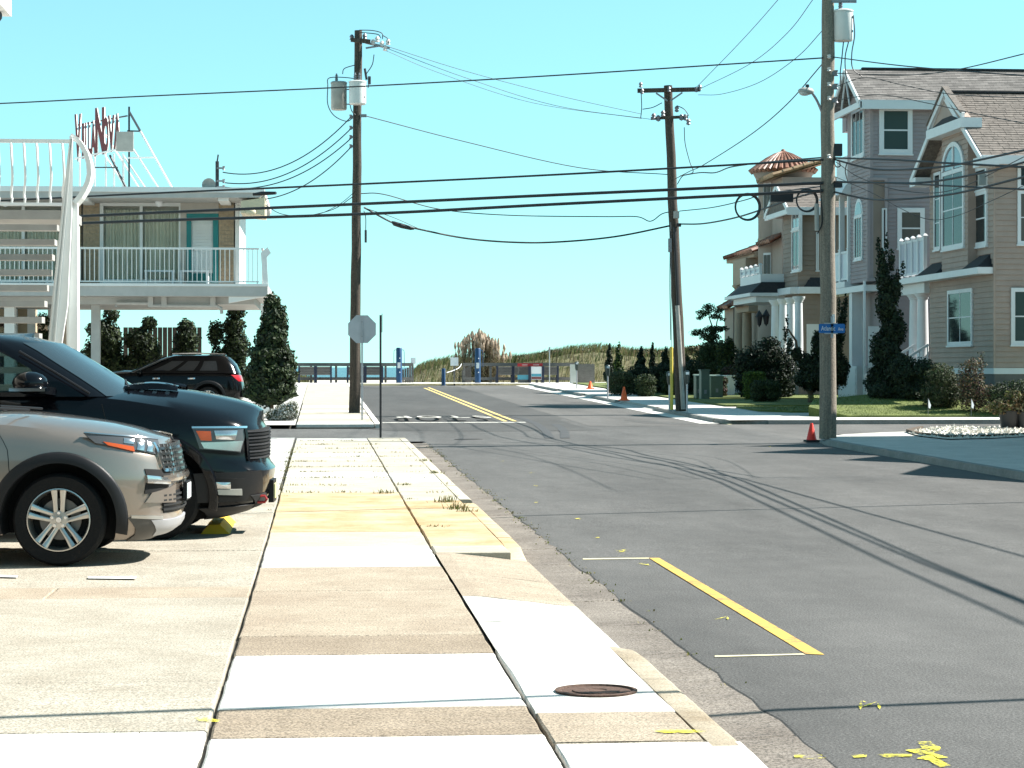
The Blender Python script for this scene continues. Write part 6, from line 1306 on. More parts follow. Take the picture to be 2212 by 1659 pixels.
def plant(name, label, cat, base, blobs, n, size, mats, seed, group=None, trunk_h=None, tr=.06, limbs=None, **kw):
    base = Vector(base); o = thing(name, label, cat, base, group)
    mb = MB(); th_ = trunk_h or (max(b[2] for b in blobs)-base.z)*.75
    trunk(mb, base-Vector((0, 0, .05)), base+Vector((0, 0, th_)), tr, tr*.4, 0, seed)
    mb.build('trunk' if cat == 'tree' else 'stem', barkm, parent=o, smooth=60)
    for i, (a, b_, r0, r1) in enumerate(limbs or []): m2 = MB(); limb(m2, a, b_, r0, r1, seed+i); m2.build('limb', barkm, parent=o, smooth=60)
    if cat in ('shrub', 'hedge'):
        low = min(blobs, key=lambda b: b[2]-b[5]); gap = low[2]-low[5]-base.z
        wx = max(b[3] for b in blobs); blobs = list(blobs)+[(b[0], b[1], base.z+max(.12, (b[2]-base.z)*.45), b[3]*.9, b[4]*.9, max(.12, (b[2]-base.z)*.5)) for b in blobs]; n = int(n*1.5)
    mb = MB(); foliage(mb, blobs, n, size, seed, len(mats), **kw); mb.build('crown', mats, parent=o, fix=False)
    return o
def pix_blobs(pix, Z, depth=1.0):
    """(u, v, ru, rv) in the picture at distance Z -> ellipsoids with real depth"""
    out = []
    for u, v, ru, rv in pix:
        p = P(u, v, Z); s = Z/FPX; out.append((p.x, p.y, p.z, ru*s, ru*s*depth, rv*s))
    return out
def ground_at(u, Z, dz=0): p = P(u, 800, Z); return Vector((p.x, p.y, (lawn_z(p.y) if p.x > 14.2 and 64 < p.y < 67.6 else g(p.y))+dz))
ARB = [lf_dark, lf_mid, lf_blk]
def arb(u, top, wid, base_v, Z, lab, seed, blobs=None, n=2600, mats=ARB, wts=None):
    b = ground_at(u, Z, -.01); s = Z/FPX; bt = 793+(CAMH-b.z)/s
    if blobs is None:
        blobs = []; H = bt-top; r = random.Random(seed)
        for i in range(7): t = i/6; blobs.append((u+r.uniform(-.12, .12)*wid, lerp(bt-H*.12, top+H*.1, t), wid*lerp(.52, .24, t**1.2)*r.uniform(.85, 1.15), H*.13))
    return plant('arborvitae', lab, 'tree', b, pix_blobs(blobs, Z), n, .15, mats, seed, 'arborvitae along the motel', tr=.07, wts=wts)
arb(588, 638, 100, 878, 64.5, 'tallest dense arborvitae at the motel corner beside the pavement', 21, [(588, 655, 20, 22), (590, 690, 28, 30), (586, 730, 36, 34), (583, 770, 46, 34), (582, 810, 55, 36), (582, 845, 58, 32), (606, 700, 18, 40), (612, 800, 30, 60)], 9000, wts=(5, 4, 2))
arb(222, 663, 80, 0, 77.5, 'wide arborvitae behind the black truck by the white fin', 22, [(240, 680, 18, 18), (215, 712, 30, 24), (235, 735, 34, 40), (205, 770, 30, 40), (245, 790, 30, 40)], 3200, wts=(4, 4, 2))
arb(310, 684, 70, 0, 77.5, 'arborvitae behind the parked black car, left of the pair', 23, [(322, 700, 18, 17), (300, 735, 30, 28), (320, 760, 30, 34), (295, 790, 30, 34)], 2600)
arb(404, 691, 60, 0, 77.5, 'arborvitae behind the parked black car, right of the pair', 24, [(403, 708, 20, 18), (404, 735, 29, 26), (400, 770, 30, 34)], 2400)
arb(497, 653, 80, 0, 76, 'ragged arborvitae against the balcony slab', 25, [(511, 672, 22, 20), (505, 705, 26, 26), (466, 722, 18, 34), (510, 750, 30, 40), (480, 790, 34, 40), (515, 810, 24, 40)], 3600)
# dark board screen behind
p0, p1 = P(266, 760, 80), P(436, 760, 80); scr = thing('board_screen', 'dark board screen between the small arborvitae', 'fence', ((p0.x+p1.x)/2, p0.y, g(80)))
nb_ = 16
for i in range(nb_): a = p0.lerp(p1, i/nb_); b = p0.lerp(p1, (i+1)/nb_); mb = MB(); mb.box((a.x+.01, a.y-.02, g(80)-.02), (b.x-.01, a.y+.02, P(350, 707, 80).z)); mb.build('board', darkpole, parent=scr)
plant('flower_shrub', 'low white flowering shrub at the foot of the tall arborvitae', 'shrub', ground_at(612, 62.2), pix_blobs([(618, 890, 26, 20), (600, 897, 28, 16), (632, 880, 14, 16)], 62.2), 1800, .07, [lf_olive, lf_white, lf_white, lf_mid], 31, trunk_h=.3, tr=.02)
plant('topiary', 'dark round topiary beside the white stair fin', 'shrub', ground_at(94, 73), pix_blobs([(94, 692, 17, 17), (94, 726, 20, 18)], 73), 1200, .1, ARB, 32, trunk_h=1.6, tr=.04)
plant('topiary', 'reddish potted plant near the motel ground floor wall', 'shrub', ground_at(5, 73), pix_blobs([(5, 698, 12, 9)], 73), 400, .1, [lf_brown, lf_red], 33, trunk_h=1.9, tr=.03)
# ---- right side gardens
plant('tall_juniper', 'tall narrow dark juniper before the grey house', 'tree', ground_at(1915, 69.5), pix_blobs([(1897, 530, 5, 26), (1915, 528, 5, 26), (1904, 560, 12, 26), (1925, 565, 9, 26), (1950, 580, 5, 22), (1940, 600, 7, 24), (1908, 600, 17, 36), (1930, 625, 18, 34), (1915, 660, 24, 44), (1930, 710, 27, 44), (1912, 760, 34, 48), (1932, 800, 40, 44), (1900, 830, 32, 40)], 69.5), 9000, .12, [lf_blk, lf_dark], 41, tr=.1, trunk_h=4.5)
plant('twisted_juniper', 'wind-twisted black juniper with forked arms before the porch columns', 'tree', ground_at(1750, 80), pix_blobs([(1700, 700, 4, 22), (1697, 720, 5, 22), (1706, 745, 8, 18), (1722, 765, 14, 16), (1742, 785, 20, 24), (1765, 800, 30, 34), (1765, 745, 14, 34), (1800, 760, 22, 50), (1815, 715, 12, 34), (1822, 680, 8, 34), (1812, 660, 4, 22), (1828, 655, 4, 22), (1760, 820, 44, 26), (1812, 800, 24, 40)], 80), 7000, .13, [lf_blk, lf_dark], 42, tr=.12, trunk_h=1.6,
      limbs=[(P(1750, 820, 80), P(1702, 710, 80), .09, .03), (P(1760, 820, 80), P(1820, 680, 80), .1, .03)])
plant('round_shrub', 'big dark rounded shrub before the columned porch', 'shrub', ground_at(1640, 88), pix_blobs([(1615, 785, 34, 36), (1655, 775, 40, 40), (1690, 790, 34, 40), (1630, 815, 44, 26), (1675, 815, 44, 26), (1665, 742, 24, 16)], 88), 5200, .14, [lf_blk, lf_dark, lf_blk], 43, tr=.08)
for (u, v) in ((1672, 718), (1660, 730), (1684, 726), (1650, 738)): pass
plant('clipped_hedge', 'small clipped box hedge with lime green top', 'hedge', ground_at(1630, 84), pix_blobs([(1617, 808, 13, 6), (1630, 807, 14, 6), (1643, 808, 13, 6)], 84)+pix_blobs([(1618, 822, 15, 16), (1632, 822, 15, 16), (1645, 822, 13, 16)], 84), 3000, .07, [lf_lime, lf_mid, lf_lime], 44, trunk_h=.3, tr=.04)
plant('low_shrub', 'low dull green shrub in front of the clipped hedge', 'shrub', ground_at(1648, 81), pix_blobs([(1640, 835, 22, 15), (1665, 835, 24, 14)], 81), 1500, .09, [lf_dark, lf_mid], 45, trunk_h=.3, tr=.03)
plant('black_pine', 'tiered dark pine left of the villa', 'tree', ground_at(1537, 104), pix_blobs([(1533, 664, 17, 9), (1520, 676, 18, 8), (1552, 672, 14, 8), (1512, 686, 10, 6), (1546, 684, 16, 7), (1560, 690, 10, 5), (1540, 712, 24, 9), (1560, 710, 16, 7), (1510, 718, 20, 8), (1535, 728, 26, 10), (1500, 722, 10, 5), (1540, 750, 30, 16), (1525, 770, 28, 22), (1560, 765, 22, 26), (1545, 790, 34, 24)], 104), 4600, .11, [lf_dark, lf_mid, lf_mid], 46, tr=.09, trunk_h=2.8, limbs=[(P(1540, 740, 104), P(1530, 668, 104), .05, .02), (P(1540, 740, 104), P(1556, 676, 104), .05, .02), (P(1540, 745, 104), P(1508, 720, 104), .05, .02)])
plant('leafy_shrub', 'loose green shrub mass between the pine and the villa', 'shrub', ground_at(1570, 100), pix_blobs([(1560, 760, 16, 24), (1575, 745, 12, 18), (1570, 790, 18, 30), (1585, 780, 12, 36)], 100), 2200, .14, [lf_mid, lf_yel, lf_dark], 47, trunk_h=.5)
GC = 'conifers and shrubs along the far lawn'
for i, (u, top, wd, Z, lab) in enumerate([(1316, 746, 24, 98, 'dark slim conifer, leftmost of the garden row'), (1336, 742, 26, 97, 'bright edged conifer pair standing behind the parking meter'), (1384, 752, 36, 96, 'broad pyramidal conifer in the garden row'), (1409, 742, 18, 97, 'thin spiky conifer next to the broad one'), (1437, 752, 34, 96, 'bushy conifer left of the leaning pole')]):
    H = 822-top; plant('conifer', lab, 'tree', ground_at(u, Z), pix_blobs([(u+(k % 2-.5)*wd*.1, lerp(812, top+H*.08, k/5), wd*lerp(.5, .12, k/5), H*.15) for k in range(6)], Z), 1500, .13, [lf_dark, lf_mid, lf_lime] if i == 1 else [lf_dark, lf_blk], 50+i, GC, trunk_h=.5)
for i, (u, v, ru, rv, Z, ms, lab) in enumerate([(1340, 815, 34, 16, 93, [lf_olive, lf_mid], 'grey green shrub mound by the parking meter'), (1378, 806, 28, 18, 94, [lf_dark, lf_blk], 'dark dome-shaped clipped shrub under the broad conifer'), (1395, 822, 24, 14, 91, [lf_dark, lf_mid], 'small round shrub in front of the dome'), (1432, 800, 30, 18, 95, [lf_dark, lf_blk], 'dark rounded shrub behind the meter and pole'), (1450, 815, 24, 16, 92, [lf_dark, lf_mid], 'round shrub at the pole foot'), (1500, 795, 24, 20, 93, [lf_blk, lf_dark], 'black-green shrub behind the green cabinets'), (1482, 790, 14, 26, 95, [lf_dark, lf_mid], 'upright shrub right of the leaning pole'), (1555, 822, 18, 10, 90, [lf_red, lf_mid], 'reddish low flowers beside the transformer box')]):
    plant('round_shrub', lab, 'shrub', ground_at(u, Z), pix_blobs([(u, v, ru, rv), (u-ru*.4, v+rv*.3, ru*.6, rv*.8), (u+ru*.45, v+rv*.25, ru*.55, rv*.8)], Z), 1300, .1, ms, 60+i, GC, trunk_h=.3, tr=.04)
plant('hedge_mass', 'dense dark hedge at the foot of the tan house', 'hedge', ground_at(1975, 68.2), pix_blobs([(1945, 815, 36, 44), (1990, 805, 40, 34), (2020, 830, 42, 44), (1965, 850, 50, 26), (1905, 850, 34, 26)], 68.2), 5200, .1, [lf_blk, lf_dark, lf_dark], 71, trunk_h=.5)
plant('olive_shrub', 'rounded olive shrub in front of the dark hedge', 'shrub', ground_at(2035, 66.6), pix_blobs([(2035, 820, 36, 36), (2020, 850, 34, 22), (2055, 845, 24, 26)], 66.6), 2600, .085, [lf_olive, lf_dark, lf_mid], 72, trunk_h=.5)
plant('thin_bush', 'sparse reddish twiggy bush before the tan house foundation', 'shrub', ground_at(2105, 66), pix_blobs([(2105, 790, 26, 22), (2095, 825, 34, 26), (2120, 770, 10, 14), (2085, 800, 20, 20), (2130, 845, 34, 16)], 66), 1300, .075, [lf_red, lf_brown, lf_olive, lf_dark], 73, trunk_h=.9, tr=.02, limbs=[(ground_at(2105, 66), P(2122, 765, 66), .015, .005), (ground_at(2105, 66), P(2088, 785, 66), .015, .005), (ground_at(2105, 66), P(2110, 778, 66), .012, .005)])
plant('low_shrub', 'low dark shrubs along the tan house side wall', 'shrub', ground_at(2180, 65.6), pix_blobs([(2160, 850, 30, 22), (2195, 845, 34, 26), (2230, 850, 34, 22)], 65.6), 2200, .08, [lf_dark, lf_mid, lf_blk], 74, trunk_h=.3)
for u, Z, lab in ((2005, 65.2, 'small garden flag by the hedge'), (2102, 65.2, 'small white pennant flag among the shrubs')):
    b = ground_at(u-4 if u > 2050 else u, Z, .04); fl = thing('garden_flag', lab, 'flag', b); mb = MB(); mb.tube([b, b+Vector((0, 0, .5))], .006, 5); mb.build('staff', hard, parent=fl)
    mb = MB(); mb.prism([b+Vector((.01, 0, .48)), b+Vector((.09, .02, .3)), b+Vector((.06, .01, .2)), b+Vector((.01, 0, .24))], (0, .006, 0)); mb.build('cloth', whites, parent=fl)
# planters
potm = mat('dark_planter', (0.008, 0.009, 0.01), .6, var=.15)
for u, v, Z, r_, h, lab, ms in ((2180, 933, 54.5, .25, .4, 'dark planter with leggy plant at the gravel bed', [lf_olive, lf_yel, lf_brown]), (2213, 935, 54.5, .24, .38, 'second dark planter at the edge of the gravel bed', [lf_olive, lf_brown])):
    b = P(u, v, Z); b.z = g(b.y)+.03; o = thing('planter', lab, 'planter', b, 'planters on the gravel bed'); mb = MB(); mb.lathe([(.001, 0), (r_*.75, 0), (r_, h), (r_*1.05, h), (r_*1.05, h+.03), (r_*.9, h+.03), (r_*.85, h-.04), (.001, h-.04)], b, 18); mb.build('pot', potm, parent=o, smooth=40)
    mb = MB(); foliage(mb, [(b.x-.15, b.y, b.z+h+.12, .42, .3, .2), (b.x+.12, b.y, b.z+h+.24, .26, .25, .3)], 620, .1, u, len(ms)); mb.build('foliage', ms, parent=o, fix=False)
b = P(1576, 825, 92); b.z = g(b.y)+.05; o = thing('planter', 'white tapered planter near the villa shrubs', 'planter', b); mb = MB(); mb.lathe([(.001, 0), (.2, 0), (.3, .75), (.33, .75), (.33, .8), (.26, .8), (.001, .72)], b, 16); mb.build('pot', trimw, parent=o, smooth=40)
mb = MB(); foliage(mb, [(b.x, b.y, b.z+.95, .35, .35, .25)], 300, .1, 9, 2); mb.build('foliage', [lf_dark, lf_red], parent=o, fix=False)

# ---- street end: fences, benches, showers, signs, dunes, reeds
greyw = mat('silvered_timber', (0.16, 0.15, 0.14), .9, var=.25, scale=6, fine=.2, stretch=(1, 1, 4)); bluewood = mat('blue_black_timber', (0.018, 0.025, 0.05), .7, var=.2)
YE = 124.6
def eX(u, Y=YE): return onY(u, 0, Y).x
def fence(u0, u1, posts, lab, group='rail fences at the street end'):
    x0, x1 = eX(u0), eX(u1); o = thing('rail_fence', lab, 'fence', ((x0+x1)/2, YE, .8), group); zt = onY((u0+u1)/2, 787, YE).z; zbr = onY((u0+u1)/2, 818, YE).z
    mb = MB(); mb.box((x0, YE-.06, zt-.1), (x1, YE+.06, zt+.08)); mb.build('top_rail', greyw, parent=o)
    mb = MB(); mb.box((x0, YE-.04, zbr-.08), (x1, YE+.04, zbr+.08)); mb.build('bottom_rail', greyw, parent=o)
    for u in posts: x = eX(u); mb = MB(); mb.box((x-.06, YE+.05, .78), (x+.06, YE+.17, zt+.0)); mb.build('fence_post', greyw, parent=o)
    return o
f1 = fence(600, 892, (610, 672, 726, 780, 833, 886), 'grey timber rail fence left of the beach access'); f2 = fence(1000, 1250, (1003, 1060, 1110, 1160, 1205, 1248), 'grey timber rail fence right of the beach access')
for u0, u1, par in ((866, 892, f1), (1000, 1018, f1 if False else f2)):
    for k in range(6): x = lerp(eX(u0), eX(u1), k/5); mb = MB(); mb.box((x-.05, YE+.2+k*.1, .78), (x+.05, YE+.24+k*.1, onY(u0, lerp(800, 790, k/5), YE).z)); mb.build('picket', greyw, parent=par)
pf = thing('picket_fence', 'weathered picket fence between the benches and the conifers', 'fence', (eX(1265), YE-2, .8))
for k in range(13): x = lerp(eX(1249, YE-2), eX(1283, YE-2), k/12); mb = MB(); mb.box((x-.034, YE-2.02, .75), (x+.034, YE-1.98, onY(1260, 786, YE-2).z+random.uniform(-.03, .03))); mb.build('picket', greyw, parent=pf)
for z in (1.1, 1.7): mb = MB(); mb.box((eX(1248, YE-2), YE-1.98, z), (eX(1284, YE-2), YE-1.93, z+.09)); mb.build('fence_rail', greyw, parent=pf)
def bench(u0, u1, lab):
    x0, x1 = eX(u0, YE-.9), eX(u1, YE-.9); y = YE-.9; o = thing('bench', lab, 'bench', ((x0+x1)/2, y, .8), 'benches at the street end')
    zt = onY(u0, 791, y).z; zb_ = .8
    for x in (x0, x1): mb = MB(); mb.prism([(x-.05, y-.05, zb_), (x-.05, y+.6, zb_), (x-.05, y+.6, zb_+.45), (x-.05, y+.08, zb_+.45), (x-.05, y+.02, zt), (x-.05, y-.08, zt)], (.1, 0, 0)); mb.build('bench_end', bluewood, parent=o)
    for k in range(5): z = lerp(zb_+.42, zt-.13, k/4); mb = MB(); mb.box((x0+.05, y-.06, z), (x1-.05, y-.02, z+.11)); mb.build('back_slat', greyw, parent=o)
    for k in range(4): mb = MB(); mb.box((x0+.05, y+.04+k*.14, zb_+.43), (x1-.05, y+.15+k*.14, zb_+.47)); mb.build('seat_slat', greyw, parent=o)
for u0, u1, lab in ((646, 680, 'slatted bench before the left fence, beside the tall arborvitae'), (683, 715, 'slatted bench before the left fence, second from the arborvitae'), (751, 787, 'slatted bench half hidden behind the dark pole and stop sign'), (790, 826, 'slatted bench right of the stop sign'), (1074, 1107, 'slatted bench before the right fence, beside the reeds'), (1109, 1143, 'slatted bench under the red banner'), (1172, 1205, 'slatted bench between info board and white box')): bench(u0, u1, lab)
def shower(u, v, top, lab):
    Z = 123; p = P(u, v, Z); p.z = .8 if p.y > 121.4 else g(p.y); h = (v-top)/FPX*Z; o = thing('beach_shower', lab, 'shower', p, 'blue beach showers')
    mb = MB(); mb.lathe([(.001, 0), (.16, 0), (.16, h-.06), (.13, h), (.001, h)], p, 16); mb.build('shower_post', bluep, parent=o, smooth=40)
    for s in (-1, 1): mb = MB(); mb.tube(smooth_pts([p+Vector((s*.15, 0, h-.12)), p+Vector((s*.26, 0, h-.15)), p+Vector((s*.28, 0, h-.45)), p+Vector((s*.28, 0, h*.45))], 4), .018, 6); mb.build('shower_pipe', bluep if s > 0 else hard, parent=o)
    mb = MB(); mb.box(p+Vector((-.09, -.175, h*.42)), p+Vector((.07, -.155, h*.58))); mb.build('notice', whites, parent=o)
    for z in (h*.3, h*.7): mb = MB(); mb.ball(p+Vector((.03, -.17, z)), .03, 8); mb.build('push_button', whites, parent=o)
shower(862, 826, 750, 'blue beach shower post left of the access path'); shower(1032, 827, 752, 'blue beach shower post in front of the reeds')
p = P(958, 833, 120.5); p.z = g(p.y)+RZ; h = 38/FPX*120.5; bo = thing('bollard', 'blue bollard in the middle of the road end', 'bollard', p)
mb = MB(); mb.lathe([(.001, 0), (.105, 0), (.105, h-.06), (.09, h-.01), (.001, h)], p, 16); mb.build('bollard_tube', bluep, parent=bo, smooth=40)
mb = MB(); mb.lathe([(.17, 0), (.17, .03), (.11, .04)], p, 16); mb.build('base_plate', hard, parent=bo)
mb = MB(); q = P(1000, 786, 124); wire(smooth_pts([P(965, 805, 121.5), P(980, 800, 122.5), P(992, 794, 123.5), P(997, 786, 124)], 5), .02, 'white rope from the bollard to the right fence', 'beach access ropes', name='rope', cat='rope', m=whites)
def board(name, u0, u1, v0, v1, Y, m, lab, cat='sign'):
    a, b = onY(u0, v0, Y), onY(u1, v1, Y); o = thing(name, lab, cat, ((a.x+b.x)/2, Y, b.z)); mb = MB(); mb.box((a.x, Y-.015, b.z), (b.x, Y+.015, a.z)); mb.build('panel', m, parent=o); return o, a, b
redb = mat('banner_red', (0.42, 0.02, 0.025), .6, var=.06); cyanb = mat('panel_cyan', (0.08, 0.32, 0.42), .5, var=.06); dimred = mat('panel_dull_red', (0.2, 0.06, 0.06), .6)
o, a, b = board('banner_sign', 1118, 1172, 785, 791.5, YE-1.4, redb, 'long red banner on the right fence rail')
for t0, t1 in ((.18, .4), (.62, .86)): mb = MB(); mb.box((lerp(a.x, b.x, t0), YE-1.42, b.z+.06), (lerp(a.x, b.x, t1), YE-1.414, a.z-.06)); mb.build('worn_print', mat('worn_print_white', (.5, .42, .42), .6) if 'worn_print_white' not in MATS else MATS['worn_print_white'], parent=o)
mb = MB(); mb.box((a.x+.03, YE-1.38, .8), (a.x+.09, YE-1.32, a.z)); mb.build('banner_post', greyw, parent=o); mb = MB(); mb.box((b.x-.09, YE-1.38, .8), (b.x-.03, YE-1.32, a.z)); mb.build('banner_post', greyw, parent=o)
o, a, b = board('info_board', 1147, 1170, 792, 820, YE-1.6, whites, 'white and blue information board between blue posts', 'board')
mb = MB(); mb.box((a.x+.02, YE-1.62, lerp(a.z, b.z, .55)), (b.x-.02, YE-1.616, lerp(a.z, b.z, .76))); mb.build('blue_band', cyanb, parent=o); mb = MB(); mb.box((a.x+.02, YE-1.62, lerp(a.z, b.z, .78)), (b.x-.02, YE-1.616, b.z+.02)); mb.build('red_band', dimred, parent=o)
for x in (a.x-.07, b.x+.07): mb = MB(); mb.box((x-.07, YE-1.66, .8), (x+.07, YE-1.52, a.z+.02)); mb.build('board_post', bluewood, parent=o)
o, a, b = board('shower_sign', 1118, 1143, 810, 820, YE-1.5, cyanb, 'low cyan panel below the red banner'); mb = MB(); mb.box((a.x+.1, YE-1.48, .8), (b.x-.1, YE-1.45, b.z+.05)); mb.build('panel_foot', greyw, parent=o)
o, a, b = board('storage_box', 1233, 1245, 787, 829, YE-3, tank_white, 'tall pale box beside the picket fence', 'box'); mb = MB(); mb.box((a.x, YE-2.985, .79), (b.x, YE-2.6, a.z)); mb.build('box_body', tank_white, parent=o)
o, a, b = board('notice_board', 973, 990, 772, 790, YE+.8, whites, 'small white notice on the sandy path', 'notice'); mb = MB(); mb.box((lerp(a.x, b.x, .4), YE+.82, .6), (lerp(a.x, b.x, .6), YE+.88, a.z)); mb.build('notice_post', greyw, parent=o)
o, a, b = board('notice_board', 887, 898, 773, 786, YE+.4, whites, 'small white notice at the left fence end', 'notice'); mb = MB(); mb.box((lerp(a.x, b.x, .4), YE+.42, .7), (lerp(a.x, b.x, .6), YE+.48, a.z)); mb.build('notice_post', greyw, parent=o)
# dunes as one rolling mesh with marram grass
dunem = mat('dune_sand_turf', (0.115, 0.105, 0.05), .95, var=.3, scale=1.2, fine=.3, fscale=20)
def dz_(x, y):
    """dune height profile behind the fences (access gap in the middle)"""
    u = 1106+((x/y)-SA/CA)*FPX*.99
    prof = [(560, 0), (640, .25), (655, 0.15), (700, 0), (880, 0), (900, .75), (930, 1.05), (965, 1.2), (990, 1.3), (1030, 1.2), (1090, 1.3), (1140, 1.4), (1180, 1.6), (1230, 1.9), (1290, 2.0), (1360, 1.75), (1420, 1.7), (1500, 1.8), (1560, 1.8), (1700, 1.9), (2000, 1.8)]
    h = prof[0][1] if u < prof[0][0] else prof[-1][1]
    for (a, ha), (b_, hb) in zip(prof, prof[1:]):
        if a <= u < b_: h = lerp(ha, hb, (u-a)/(b_-a)); break
    s = min(1, max(0, (y-127.4)/5)); e = min(1, max(0, (150-y)/8)); return .55+h*(s*s*(3-2*s))*e+.12*mnoise.noise(Vector((x*.5, y*.5, 0)))*s
rows = []
for j in range(26):
    y = 127+j; rows.append([(x*.8-12, y, dz_(x*.8-12, y)) for x in range(0, 70)])
mb = MB(); mb.grid(rows); mb.build('dune', dunem, origin=(5, 135, .5), kind='structure', smooth=80)
gr1 = leafmat('marram_straw', (0.26, 0.21, 0.105), .3); gr2 = leafmat('marram_green', (0.115, 0.14, 0.05), .3); gr3 = leafmat('marram_brown', (0.13, 0.10, 0.06), .25)
rnd = random.Random(77); mb = MB(); k = 0
while k < 26000:
    x = rnd.uniform(-12, 43); y = rnd.uniform(127.6, 146); u = 1106+((x/y)-SA/CA)*FPX*.99
    if 690 < u < 890 or u > 1700: continue
    k += 1; z = dz_(x, y)-.03
    if z < .62: continue
    h = rnd.uniform(.3, .75); lean = Vector((rnd.uniform(.1, .5)*h*.9, rnd.uniform(-.2, .2)*h, 0)); w = rnd.uniform(.012, .022); b = Vector((x, y, z)); a = rnd.uniform(0, 6.28); d = Vector((math.cos(a), math.sin(a), 0))*w
    mb.add([b-d, b+d, b+lean*.45+Vector((0, 0, h*.65))+d*.7, b+lean+Vector((0, 0, h*rnd.uniform(.8, 1.0))), b+lean*.45+Vector((0, 0, h*.65))-d*.7], [(0, 1, 2, 4), (4, 2, 3)], rnd.choices((0, 1, 2), (3, 6, 2))[0])
mb.build('dune_grass', [gr1, gr2, gr3], origin=(8, 133, .6), label='windblown marram grass covering the dunes behind the fence', cat='grass', kind='stuff', fix=False)
# scrub along the dune top on the right
mb = MB(); foliage(mb, pix_blobs([(1130, 778, 40, 10), (1200, 770, 40, 14), (1260, 768, 40, 16), (1310, 772, 40, 16), (1390, 770, 50, 14), (1460, 768, 40, 14), (1500, 760, 30, 14), (1560, 760, 40, 16)], 134, .6), 6000, .22, 81, 3); mb.build('dune_scrub', [lf_olive, lf_mid, lf_brown], label='low olive scrub growing along the dune foot', cat='scrub', kind='stuff', fix=False)
# plume reeds
rb = ground_at(1045, 126.6); rb.z = .7; rd = thing('reed_clump', 'tall plumed reed clump behind the right beach shower', 'reeds', rb)
rnd = random.Random(91); plum = leafmat('reed_plume', (0.46, 0.36, 0.27), .3); stalk = leafmat('reed_stalk', (0.24, 0.20, 0.12), .2)
stm, lvs = MB(), MB()
for i in range(130):
    u = rnd.gauss(1040, 26); u = min(1100, max(985, u)); tv = 722+abs(u-1032)*.55+rnd.uniform(-6, 26); b = P(u+rnd.uniform(-4, 4), 800, 127.6+rnd.uniform(-.8, .8)); b.z = .68; t = P(u, tv, 127.6); t.y = b.y; t.x += rnd.uniform(-.1, .1)
    stm.tube([b, b.lerp(t, .5)+Vector((rnd.uniform(-.05, .05), 0, 0)), t], .012, 4)
    m2 = MB(); L = rnd.uniform(.35, .6); m2.lathe([(.001, -.05), (.06, .1), (.085, L*.45), (.05, L*.8), (.001, L)], t-Vector((0, 0, L*.5)), 7)
    for v in m2.v: v += Vector((rnd.uniform(-.02, .02), rnd.uniform(-.02, .02), 0))
    m2.build('plume', plum, parent=rd)
    for _ in range(26):
        q = b.lerp(t, rnd.uniform(.05, .9)); d = Vector((rnd.uniform(-1, 1), rnd.uniform(-1, 1), rnd.uniform(.1, .9))).normalized()*rnd.uniform(.25, .6); s = Vector((-d.y, d.x, 0)).normalized()*.018; lvs.add([q-s, q+s, q+d*.6+s*.6, q+d-Vector((0, 0, .1)), q+d*.6-s*.6], [(0, 1, 2, 4), (4, 2, 3)], rnd.randrange(2))
stm.build('stalks', stalk, parent=rd, fix=False, kind='stuff'); lvs.build('leaves', [stalk, gr3], parent=rd, fix=False, kind='stuff')
